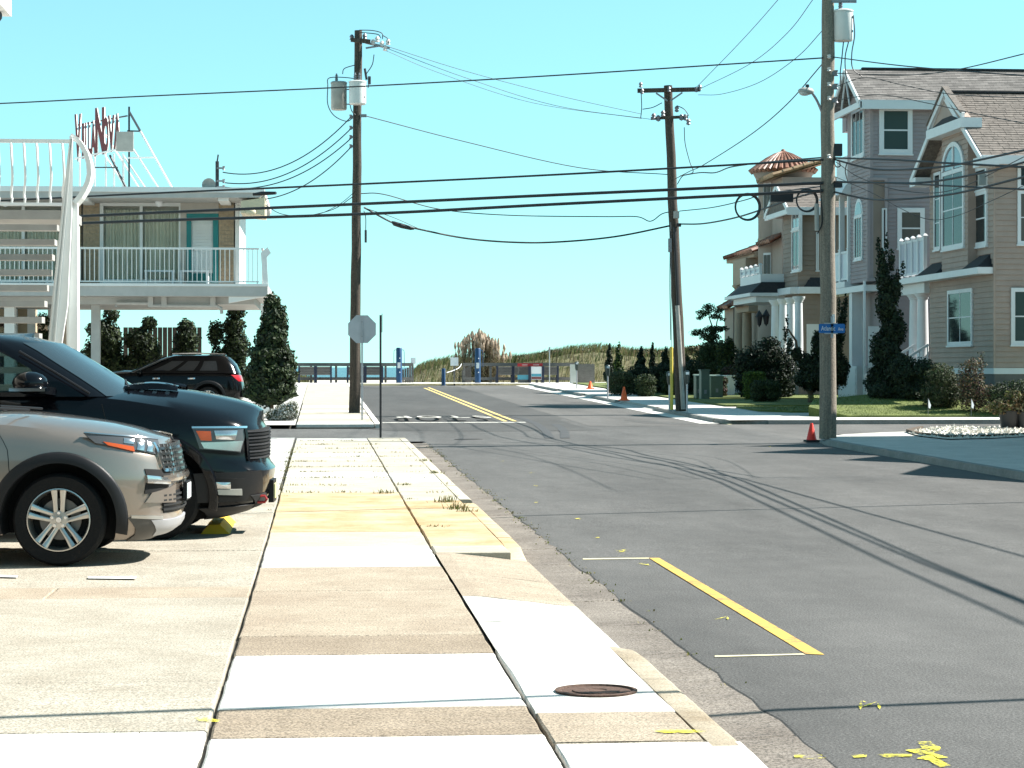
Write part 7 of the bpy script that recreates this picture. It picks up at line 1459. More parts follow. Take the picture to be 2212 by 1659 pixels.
# ================================================================== VEHICLES
def pchip(tab):
    xs = [a for a, _ in tab]; ys = [b for _, b in tab]; n = len(xs); h = [xs[i+1]-xs[i] for i in range(n-1)]; d = [(ys[i+1]-ys[i])/h[i] for i in range(n-1)]
    m = [d[0]]+[0 if d[i-1]*d[i] <= 0 else 2*d[i-1]*d[i]/(d[i-1]+d[i]) for i in range(1, n-1)]+[d[-1]]
    def f(x):
        if x <= xs[0]: return ys[0]
        if x >= xs[-1]: return ys[-1]
        i = 0
        while xs[i+1] < x: i += 1
        t = (x-xs[i])/h[i]
        return ys[i]*(1+2*t)*(1-t)**2+h[i]*m[i]*t*(1-t)**2+ys[i+1]*t*t*(3-2*t)+h[i]*m[i+1]*t*t*(t-1)
    return f
class Shell:
    """closed car-body volume: wall around a plan outline, hood and deck on top. x forward, y left, z up"""
    def __init__(s, N, R, W, front, rear, ztop, zbot, crown, edge=.05, prof=None, nfront=16, nside=34, nrear=12, levels=14, rnd=.14):
        s.N, s.R, s.W = pchip(N), pchip(R), pchip(W); s.fr = pchip([(i/(len(front)-1), a) for i, (a, b) in enumerate(front)]), pchip([(i/(len(front)-1), b) for i, (a, b) in enumerate(front)])
        s.rr = pchip([(i/(len(rear)-1), a) for i, (a, b) in enumerate(rear)]), pchip([(i/(len(rear)-1), b) for i, (a, b) in enumerate(rear)])
        s.fd, s.rd = front[-1][1], rear[-1][1]; s.zt, s.zb, s.cr = pchip(ztop), pchip(zbot), pchip(crown); s.edge = edge; s.prof = prof or (lambda r, x: 1-r*r); s.c = (nfront, nside, nrear, levels); s.rnd = rnd
    def plan(s, z, t=0.0):
        """right-hand outline, nose centre to tail centre"""
        nf, ns, nr, _ = s.c; e = 0 if t < 1-s.rnd else s.edge*((t-(1-s.rnd))/s.rnd)**2
        N, R, W = s.N(z)-e*1.2, s.R(z)+e, s.W(z)-e; pts = []
        for i in range(nf+1): k = i/nf; pts.append((N-s.fr[1](k), -W*s.fr[0](k)))
        for i in range(1, ns): pts.append((lerp(N-s.fd, R+s.rd, i/ns), -W))
        for i in range(nr+1): k = 1-i/nr; pts.append((R+s.rr[1](k), -W*s.rr[0](k)))
        return pts
    def build(s):
        _, _, _, L = s.c; nom = s.plan(.7); n = len(nom); rings = []
        for j in range(L+1):
            t = j/L; t = t if t < .8 else t; ring = []
            for i in range(n):
                x0 = nom[i][0]; zb, zt = s.zb(x0), s.zt(x0); z = zb+(zt-zb)*t; p = s.plan(z, t)[i] if False else None; ring.append((i, z, t))
            cache = {}
            out = []
            for i, z, t in ring:
                key = round(z, 3)
                if key not in cache: cache[key] = s.plan(z, t)
                x, y = cache[key][i]; out.append(Vector((x, y, z)))
            rings.append(out)
        mb = MB(); rows = [r+[Vector((p.x, -p.y, p.z)) for p in r[-2:0:-1]] for r in rings]; mb.grid(rows, closed=True)
        top = rings[-1]; RR = 12; rows = []
        for p in top:
            rows.append([Vector((p.x, p.y*r, p.z+s.cr(p.x)*s.prof(abs(r), p.x))) for r in [1-2*k/RR for k in range(RR+1)]])
        mb.grid(rows); bot = rings[0]; mb.grid([[Vector((p.x, p.y*r, p.z)) for r in [1-2*k/RR for k in range(RR+1)]] for p in bot])
        return mb
    def line(s, z):
        t = 0.0
        pts = s.plan(z, t); d = [0]
        for a, b in zip(pts, pts[1:]): d.append(d[-1]+math.hypot(b[0]-a[0], b[1]-a[1]))
        return pts, d
    def at(s, p, z):
        """point on the wall; p = distance from the nose centre along the outline, negative p = left side"""
        pts, d = s.line(z); q = abs(p); i = 0
        while i < len(d)-2 and d[i+1] < q: i += 1
        k = (q-d[i])/max(1e-6, d[i+1]-d[i]); x = lerp(pts[i][0], pts[i+1][0], k); y = lerp(pts[i][1], pts[i+1][1], k)
        return Vector((x, y if p >= 0 else -y, z))
    def p_of_x(s, x, z):
        pts, d = s.line(z)
        for i in range(len(pts)-1):
            if pts[i+1][0] <= x <= pts[i][0]: k = (pts[i][0]-x)/max(1e-6, pts[i][0]-pts[i+1][0]); return lerp(d[i], d[i+1], k)
        return d[-1]-(.15 if x < 0 else d[-1])
    def side_y(s, x, z):
        pts, d = s.line(z)
        for i in range(len(pts)-1):
            if pts[i+1][0] <= x <= pts[i][0]: k = (pts[i][0]-x)/max(1e-6, pts[i][0]-pts[i+1][0]); return lerp(pts[i][1], pts[i+1][1], k)
        return pts[len(pts)//2][1]
def patch(sh, corners, off=.006, th=.03, nu=8, nv=4, side=1, byx=True, bulge=0.0):
    """quad patch lying on the wall: corners (x or p, z) clockwise from top-front"""
    cs = [((sh.p_of_x(a, z) if byx else a), z) for a, z in corners]; rows = []; base = []
    for j in range(nv+1):
        v = j/nv; row = []; rb = []
        for i in range(nu+1):
            u = i/nu; p = lerp(lerp(cs[0][0], cs[1][0], u), lerp(cs[3][0], cs[2][0], u), v); z = lerp(lerp(cs[0][1], cs[1][1], u), lerp(cs[3][1], cs[2][1], u), v)
            q = sh.at(p*side, z); dp = sh.at((p+.02)*side, z)-sh.at((p-.02)*side if p > .02 else 0.0001, z); dz = sh.at(p*side, z+.02)-sh.at(p*side, z-.02)
            n = dp.cross(dz); n = n.normalized() if n.length > 1e-9 else Vector((1, 0, 0))
            ctr = Vector((-1.5, 0, .6))
            if n.dot(q-ctr) < 0: n = -n
            b = bulge*(1-(2*u-1)**2)*(1-(2*v-1)**2)
            row.append(q+n*(off+b)); rb.append(q+n*(off-th))
        rows.append(row); base.append(rb)
    mb = MB(); mb.grid(rows); edge = [(0, i) for i in range(nu+1)]+[(j, nu) for j in range(1, nv+1)]+[(nv, i) for i in range(nu-1, -1, -1)]+[(j, 0) for j in range(nv-1, 0, -1)]
    mb.grid([[rows[j][i] for j, i in edge], [base[j][i] for j, i in edge]], closed=True)
    return mb
class Car:
    def __init__(s, name, label, loc, yaw, cat='car'):
        s.M = Matrix.Translation(loc) @ Matrix.Rotation(yaw, 4, 'Z'); s.root = thing(name, label, cat, loc)
    def add(s, mb, name, mats, parent=None, smooth=35):
        mb.v = [s.M @ v for v in mb.v]; return mb.build(name, mats, parent=parent or s.root, smooth=smooth)
    def boolean(s, mb, cutters, name, mats, smooth=32, weld=True):
        """difference with convex cutters, done on mesh data"""
        me = mb.mesh('shell', mats); bm = bmesh.new(); bm.from_mesh(me); bmesh.ops.remove_doubles(bm, verts=bm.verts, dist=.0008); bmesh.ops.dissolve_degenerate(bm, edges=bm.edges, dist=.0005); bmesh.ops.recalc_face_normals(bm, faces=bm.faces); bm.to_mesh(me); bm.free()
        o = bpy.data.objects.new('shell', me); COL.objects.link(o); tmp = []
        for c in cutters:
            cm = c.mesh('cutter', mats); co = bpy.data.objects.new('cutter', cm); COL.objects.link(co); tmp.append(co)
            md = o.modifiers.new('cut', 'BOOLEAN'); md.object = co; md.operation = 'DIFFERENCE'; md.solver = 'EXACT'
        bpy.context.view_layer.update(); dg = bpy.context.evaluated_depsgraph_get(); me2 = bpy.data.meshes.new_from_object(o.evaluated_get(dg))
        bpy.data.objects.remove(o)
        for t in tmp: bpy.data.objects.remove(t)
        me2.transform(Matrix.Translation(-ORG[s.root]) @ s.M); me2.polygons.foreach_set('use_smooth', [True]*len(me2.polygons)); me2.set_sharp_from_angle(angle=math.radians(smooth)); me2.name = name
        ob = bpy.data.objects.new(name, me2); COL.objects.link(ob); ob.parent = s.root; ORG[ob] = ORG[s.root]; return ob
def cyl_cut(x, z, r, y0, y1, mi=1, n=40):
    mb = MB(); mb.lathe([(.0005, y0), (r, y0), (r, y1), (.0005, y1)], (x, 0, z), n, mi, 'y'); return mb
tyrem = mat('tyre_rubber', (0.007, 0.007, 0.0075), .8, spec=.2, var=.15, bump=.3, bscale=60); blackp = mat('black_plastic_trim', (0.008, 0.0085, 0.010), .5, spec=.25, var=.1)
chrome = mat('chrome', (0.62, 0.62, 0.63), .12, 1.0, var=.03); rimm = mat('alloy_rim', (0.46, 0.45, 0.43), .28, .9, var=.04); darkin = mat('dark_inside', (0.004, 0.004, 0.004), .9, var=.05)
lampglass = glassmat('headlamp_glass', (0.07, 0.073, 0.078), .06, .4); lampsilver = mat('lamp_reflector', (0.5, 0.5, 0.5), .15, .9, var=.1); amber = mat('amber_reflector', (0.45, 0.075, 0.015), .25, var=.1); redlens = mat('tail_lamp_red', (0.32, 0.008, 0.012), .15, var=.1)
carglass = glassmat('car_window_glass', (0.012, 0.016, 0.02), .02, .9); windglass = glassmat('windscreen_glass', (0.02, 0.03, 0.036), .03, 1.0); valm = mat('valance_grey', (0.075, 0.07, 0.065), .45, .3, var=.1); disc = mat('brake_disc', (0.16, 0.155, 0.15), .4, .7, var=.1)
def carpaint(name, col, metal, rough, coat=1.0):
    m, t, b = newmat(name); n = noise_node(t, 900, 2, .5, wpos(t)); c = ramp(t, n.outputs[0], [(.3, tuple(x*.92 for x in col)), (.7, tuple(x*1.08 for x in col))]).outputs[0]
    t.links.new(c, b.inputs['Base Color']); b.inputs['Metallic'].default_value = metal; b.inputs['Roughness'].default_value = rough; b.inputs['Coat Weight'].default_value = coat; b.inputs['Coat Roughness'].default_value = .03; b.inputs['Specular IOR Level'].default_value = .5*coat+.05
    MATS[name] = m; return m
def wheel(car, x, y, r, rr, style, outward=-1):
    """tyre, rim, spokes, hub nuts; outward = side the face looks to"""
    w = .24; s = outward; root = None
    mb = MB(); prof = [(rr*.98, -w/2+.02), (rr*1.04, -w/2), (r*.93, -w/2-.004), (r*.985, -w/2+.03), (r, -w/2+.06), (r, w/2-.06), (r*.985, w/2-.03), (r*.93, w/2+.004), (rr*1.04, w/2), (rr*.98, w/2-.02)]
    mb.lathe(prof, (x, y, r), 44, 0, 'y'); wh = car.add(mb, 'wheel', tyrem, smooth=40)
    face = y+s*(w/2-.012); inn = y+s*(w/2-.10)
    mb = MB(); mb.lathe([(rr*1.0, 0), (rr*1.0, s*.012), (rr*.965, s*.014), (rr*.93, s*-.01), (rr*.9, s*-.06), (rr*.88, s*-.16)], (x, face, r), 44, 0, 'y'); car.add(mb, 'rim', rimm, wh, 40)
    mb = MB(); mb.lathe([(.001, 0), (rr*.9, 0), (rr*.9, s*-.03), (.001, s*-.03)], (x, inn-s*.04, r), 36, 0, 'y'); car.add(mb, 'wheel_well', darkin, wh)
    mb = MB(); mb.lathe([(rr*.35, 0), (rr*.66, 0), (rr*.66, s*.012), (rr*.35, s*.012)], (x, inn-s*.03, r), 36, 0, 'y'); car.add(mb, 'brake_disc', disc, wh)
    n5 = 5 if style == 'twin' else 6
    for k in range(n5):
        a = math.pi/2+2*math.pi*k/n5; 
        for dlt in ((-.15, .15) if style == 'twin' else (0,)):
            d0 = Vector((math.cos(a+dlt*.9), 0, math.sin(a+dlt*.9))); d1 = Vector((math.cos(a+dlt), 0, math.sin(a+dlt))); tq = Vector((-math.sin(a), 0, math.cos(a)))
            c = Vector((x, face, r)); wa, wb = (.017, .026) if style == 'twin' else (.035, .045)
            p0 = c+d0*rr*.16+tq*dlt*.13; p1 = c+d1*rr*.95; hub = Vector((0, s*-.022, 0)); out = Vector((0, s*.004, 0)); back = Vector((0, -s*.045, 0)); wm = (wa+wb)*.42; pm = p0.lerp(p1, .55)+Vector((0, -s*.006, 0))
            mb = MB(); rows = []
            for p, wd, of in ((p0, wa, hub), (pm, wm, Vector((0, -s*.008, 0))), (p1, wb, out)): rows.append([p-tq*wd+of+back, p-tq*wd+of, p-tq*wd*.5+of+Vector((0, s*.006, 0)), p+tq*wd*.5+of+Vector((0, s*.006, 0)), p+tq*wd+of, p+tq*wd+of+back])
            mb.grid(rows); car.add(mb, 'spoke', rimm, wh, 30)
    mb = MB(); mb.lathe([(rr*.30, s*-.03), (rr*.29, s*-.015), (rr*.12, s*-.012), (rr*.11, s*-.004), (.001, s*-.002)], (x, face, r), 24, 0, 'y'); car.add(mb, 'hub', rimm, wh, 35)
    for k in range(5 if style == 'twin' else 6):
        a = math.pi/2+2*math.pi*k/(5 if style == 'twin' else 6); mb = MB(); mb.lathe([(.001, s*.004), (.013, s*.004), (.015, s*-.02)], (x+math.cos(a)*rr*.22, face, r+math.sin(a)*rr*.22), 8, 0, 'y'); car.add(mb, 'lug_nut', chrome, wh, 30)
    mb = MB(); mb.lathe([(.001, s*.005), (rr*.085, s*.005), (rr*.1, s*-.004)], (x, face, r), 16, 0, 'y', ); car.add(mb, 'centre_cap', chrome, wh, 30)
    return wh
def arch_trim(car, sh, x, z, r0, r1, m, a0=-14, a1=194, off=.02, side=1, name='arch_trim'):
    mb = MB(); rows = []
    for k in range(41):
        a = math.radians(lerp(a0, a1, k/40)); row = []
        for rr_, o in ((r0, -.06), (r0, off*.9), (r0+(r1-r0)*.25, off), (r1-.015, off), (r1, off*.3), (r1, -.03)):
            px, pz = x+rr_*math.cos(a), z+rr_*math.sin(a); y = sh.side_y(px, max(pz, .2)); row.append(Vector((px, (y-o) if side > 0 else -(y-o), pz)))
        rows.append(row)
    mb.grid(rows); return car.add(mb, name, m, smooth=45)
def cab(levels, front, rear, nf=10, ns=14, nr=8):
    """greenhouse: levels (z, x_front, x_rear, half width)"""
    mb = MB(); rows = []; fa, fb = pchip([(i/(len(front)-1), a) for i, (a, b) in enumerate(front)]), pchip([(i/(len(front)-1), b) for i, (a, b) in enumerate(front)]); ra, rb = pchip([(i/(len(rear)-1), a) for i, (a, b) in enumerate(rear)]), pchip([(i/(len(rear)-1), b) for i, (a, b) in enumerate(rear)])
    rings = []
    for z, xf, xr, hw in levels:
        r = [(xf-fb(i/nf), -hw*fa(i/nf)) for i in range(nf+1)]+[(lerp(xf-front[-1][1], xr+rear[-1][1], i/ns), -hw) for i in range(1, ns)]+[(xr+rb(1-i/nr), -hw*ra(1-i/nr)) for i in range(nr+1)]
        rings.append([Vector((x, y, z)) for x, y in r])
    mb.grid([r+[Vector((p.x, -p.y, p.z)) for p in r[-2:0:-1]] for r in rings], closed=True)
    for r, cr in ((rings[-1], .035), (rings[0], 0)): mb.grid([[Vector((p.x, p.y*q, p.z+cr*(1-q*q))) for q in [1-2*k/8 for k in range(9)]] for p in r])
    return mb, rings
def ringpatch(rings, i0, i1, j0, j1, off, mirror=False):
    mb = MB(); sgn = -1 if mirror else 1; rows = []
    for j in range(j0, j1+1):
        row = []
        for i in range(i0, i1+1):
            p = rings[j][i]; d = Vector((0, p.y, 0)) if abs(i-(i0+i1)/2) >= 0 else p; a = rings[j][min(i+1, len(rings[j])-1)]-rings[j][max(i-1, 0)]; b = rings[min(j+1, len(rings)-1)][i]-rings[max(j-1, 0)][i]; n = a.cross(b).normalized()
            if n.dot(p-Vector((-1.8, 0, 1.2))) < 0: n = -n
            q = p+n*off; row.append(Vector((q.x, q.y*sgn, q.z)))
        rows.append(row)
    return mb.grid(rows)

# ---- the two mid-size SUVs share one shape
def suv(name, label, wheel_pos, yaw, paint, detail, style='twin'):
    """origin under the front axle; wheel_pos = ground point under the front axle centre"""
    c = Car(name, label, wheel_pos, yaw); WB = 3.02; r, rr = .385, .262
    sh = Shell([(.15, .55), (.19, .70), (.25, .84), (.3, .895), (.41, .93), (.6, .93), (.72, .94), (.82, .915), (.99, .88), (1.1, .80), (1.3, .72)], [(.2, -3.9), (.35, -4.07), (.6, -4.12), (.8, -4.10), (1.1, -4.02), (1.3, -3.95)],
               [(.2, .93), (.32, .965), (.5, .99), (.72, 1.0), (.85, .992), (1.0, .97), (1.2, .935)], [(0, 0), (.3, .012), (.52, .045), (.66, .10), (.77, .18), (.86, .30), (.93, .46), (.977, .68), (1, 1.0)], [(0, 0), (.5, .03), (.8, .1), (.95, .24), (1, .5)],
               [(-4.2, 1.18), (-1.2, 1.2), (-.62, 1.19), (-.31, 1.175), (-.07, 1.155), (.27, 1.11), (.5, 1.075), (.66, 1.045), (.83, 1.0), (.95, .985)], [(-4.2, .36), (-3.5, .3), (-.6, .27), (.3, .21), (.95, .2)],
               [(-4.2, .02), (-1, .03), (-.6, .09), (-.3, .105), (.1, .105), (.45, .095), (.7, .075), (.88, .03), (.96, .0)], edge=.045, prof=lambda q, x: (1-q**3.2))
    cut = [cyl_cut(x, r, .475, y0, y1) for x in (0, -WB) for y0, y1 in ((-1.3, -.62), (.62, 1.3))]
    body = c.boolean(sh.build(), cut, 'body', [paint, darkin])
    for sd in (1, -1):
        arch_trim(c, sh, 0, r, .472, .565, blackp, side=sd); arch_trim(c, sh, -WB, r, .472, .565, blackp, side=sd)
        mb = MB(); mb.box((-2.5, -sd*.93, .19), (-.55, -sd*.975, .33)); c.add(mb, 'sill_trim', blackp)
        # lamps
        hl = c.add(patch(sh, [(.775, 1.035), (.20, 1.105), (.30, 1.02), (.78, .915)], .006, .03, 12, 4, sd), 'headlight', lampglass, smooth=50)
        c.add(patch(sh, [(.60, .985), (.36, 1.03), (.40, 1.0), (.61, .945)], .010, .01, 6, 2, sd), 'amber_reflector', amber, hl)
        for (xa, xb, za, zb_) in ((.755, .70, 1.01, .935), (.68, .625, 1.01, .95), (.60, .52, 1.045, 1.005)): c.add(patch(sh, [(xa, za), (xb, za+.012), (xb, zb_+.01), (xa, zb_)], .010, .01, 5, 3, sd, bulge=.006), 'projector', lampsilver, hl, 60)
        c.add(patch(sh, [(.775, 1.046), (.205, 1.113), (.205, 1.103), (.775, 1.034)], .012, .012, 12, 1, sd), 'light_bar', lampsilver, hl)
        fg = c.add(patch(sh, [(.87, .775), (.69, .80), (.69, .59), (.86, .61)], .008, .03, 6, 4, sd), 'fog_recess', darkin)
        c.add(patch(sh, [(.865, .715), (.70, .745), (.705, .685), (.865, .665)], .03, .03, 6, 2, sd, bulge=.008), 'fog_lamp', lampsilver, fg)
        c.add(patch(sh, [(.90, .66), (.74, .60), (.69, .52), (.90, .50)], .02, .03, 5, 3, sd), 'bumper_wing', paint)
        c.add(patch(sh, [(.80, .385), (.555, .40), (.53, .2), (.70, .2)], .01, .02, 8, 4, sd), 'lower_valance', valm)
        c.add(patch(sh, [(.82, .40), (.585, .415), (.585, .395), (.82, .37)], .014, .02, 8, 1, sd), 'lower_lip', chrome if not detail else rimm)
        c.add(patch(sh, [(-.50, 1.12), (-.506, 1.12), (-.506, .36), (-.50, .36)], .003, .004, 1, 10, sd), 'door_gap', darkin); c.add(patch(sh, [(-1.62, 1.12), (-1.626, 1.12), (-1.626, .4), (-1.62, .4)], .003, .004, 1, 8, sd), 'door_gap', darkin)
        for xd in (-1.42, -2.5): c.add(patch(sh, [(xd+.1, 1.03), (xd-.12, 1.035), (xd-.12, .99), (xd+.1, .985)], .028, .02, 5, 2, sd, bulge=.01), 'door_handle', chrome)
        tl = c.add(patch(sh, [(-3.72, 1.12), (-4.05, 1.1), (-4.08, .9), (-3.95, .92)], .01, .03, 6, 4, sd, bulge=.012), 'tail_light', redlens, smooth=50)
    # grille
    gw = .62
    def pz(fy, z): return sh.at(0, z).x
    for sd in (1, -1):
        gr = c.add(patch(sh, [(.0, 1.0), (.70, 1.0), (.66, .80), (.0, .78)], .004, .03, 10, 5, sd, byx=False), 'grille', darkin)
        for z in (.96, .915, .865, .82): c.add(patch(sh, [(.0, z+.011), (.69, z+.011), (.69, z-.011), (.0, z-.011)], .02, .02, 10, 1, sd, byx=False), 'grille_bar', chrome, gr)
        for k in range(9): p = .04+k*.075; c.add(patch(sh, [(p, .995), (p+.014, .995), (p+.014, .79), (p, .79)], .012, .02, 1, 5, sd, byx=False), 'grille_rib', rimm, gr)
        c.add(patch(sh, [(.69, 1.01), (.715, 1.01), (.68, .775), (.655, .775)], .022, .03, 1, 5, sd, byx=False), 'grille_frame', chrome, gr); c.add(patch(sh, [(.0, .785), (.68, .79), (.67, .765), (.0, .76)], .022, .03, 10, 1, sd, byx=False), 'grille_frame', chrome, gr)
        c.add(patch(sh, [(.0, .74), (.72, .735), (.70, .69), (.0, .69)], .03, .04, 10, 2, sd, byx=False, bulge=.01), 'bumper_lip', paint)
        c.add(patch(sh, [(.0, .60), (.70, .60), (.66, .42), (.0, .42)], .006, .03, 10, 3, sd, byx=False), 'lower_grille', blackp)
        for k in range(4): z = .45+k*.04; c.add(patch(sh, [(.0, z+.008), (.68, z+.008), (.68, z-.008), (.0, z-.008)], .02, .02, 8, 1, sd, byx=False), 'lower_bar', darkin)
        c.add(patch(sh, [(.0, .36), (.80, .37), (.62, .24), (.0, .25)], .018, .03, 10, 3, sd, byx=False, bulge=.01), 'skid_plate', alu)
    mb = MB(); mb.box((.955, -.2, .50), (.985, .2, .66)); c.add(mb, 'plate_holder', blackp); mb = MB(); mb.box((.985, -.16, .515), (.99, .16, .645)); c.add(mb, 'licence_plate', whites)
    wheel(c, 0, -.83, r, rr, style, -1); wheel(c, 0, .83, r, rr, style, 1); wheel(c, -WB, -.83, r, rr, style, -1); wheel(c, -WB, .83, r, rr, style, 1)
    lev = [(1.17, -.42, -4.0, .94), (1.25, -.62, -3.97, .90), (1.4, -.98, -3.9, .845), (1.55, -1.3, -3.8, .785), (1.66, -1.6, -3.68, .73), (1.72, -1.85, -3.55, .67)]
    fr = [(0, 0), (.4, .03), (.75, .12), (.93, .25), (1, .48)]; re = [(0, 0), (.5, .02), (.85, .1), (1, .3)]
    mb, rings = cab(lev, fr, re); cb = c.add(mb, 'cabin', paint, smooth=40)
    c.add(ringpatch(rings, 0, 8, 0, 4, .006), 'windscreen', windglass, cb, 60); c.add(ringpatch(rings, 0, 8, 0, 4, .006, True), 'windscreen', windglass, cb, 60)
    for mir in (False, True):
        for i0, i1 in ((11, 14), (15, 18), (19, 22)): c.add(ringpatch(rings, i0, i1, 1, 3, .006, mir), 'side_window', carglass, cb, 60)
        c.add(ringpatch(rings, len(rings[0])-7, len(rings[0])-1, 2, 4, .006, mir), 'rear_window', carglass, cb, 60)
        sg = -1 if mir else 1; mb = MB(); mb.tube([Vector((-1.9, -sg*.64, 1.78)), Vector((-2.7, -sg*.64, 1.80)), Vector((-3.5, -sg*.63, 1.77))], .022, 6); c.add(mb, 'roof_rail', chrome, cb)
        mb = MB(); mb.ball(Vector((-.92, -sg*1.07, 1.2)), .12, 12, sc=(.7, 1.0, .72)); c.add(mb, 'door_mirror', paint, smooth=60)
        mb = MB(); mb.tube([Vector((-.62-.28*k, -sg*(.93-.055*k), 1.19+.13*k)) for k in range(5)], .016, 6); c.add(mb, 'pillar_trim', blackp, cb)
    for sg in (-.45, .25): mb = MB(); mb.tube(smooth_pts([Vector((-.32, sg, 1.285)), Vector((-.45, sg-.25, 1.30)), Vector((-.6, sg-.5, 1.315))], 4), .011, 5); c.add(mb, 'wiper', blackp)
    mb = MB(); mb.box((-4.17, -.75, .42), (-4.05, .75, .62)); c.add(mb, 'rear_bumper', blackp)
    return c
p = P(135, 1224, 18.85); silver = carpaint('paint_warm_silver', (0.27, 0.222, 0.185), .7, .32)
suv('silver_suv', 'silver-taupe SUV with twin-spoke alloy wheel parked nose to the pavement', (p.x, p.y+.95, 0), math.radians(-2.0), silver, True)
blk = carpaint('paint_gloss_black', (0.003, 0.003, 0.0035), 0, .15, .2)
pb_ = P(240, 885, 71.3); suv('black_suv', 'glossy black SUV parked under the motel with its tail to the street', (P(452, 885, 71.3).x-3.02, pb_.y, g(71)), math.pi, blk, False)

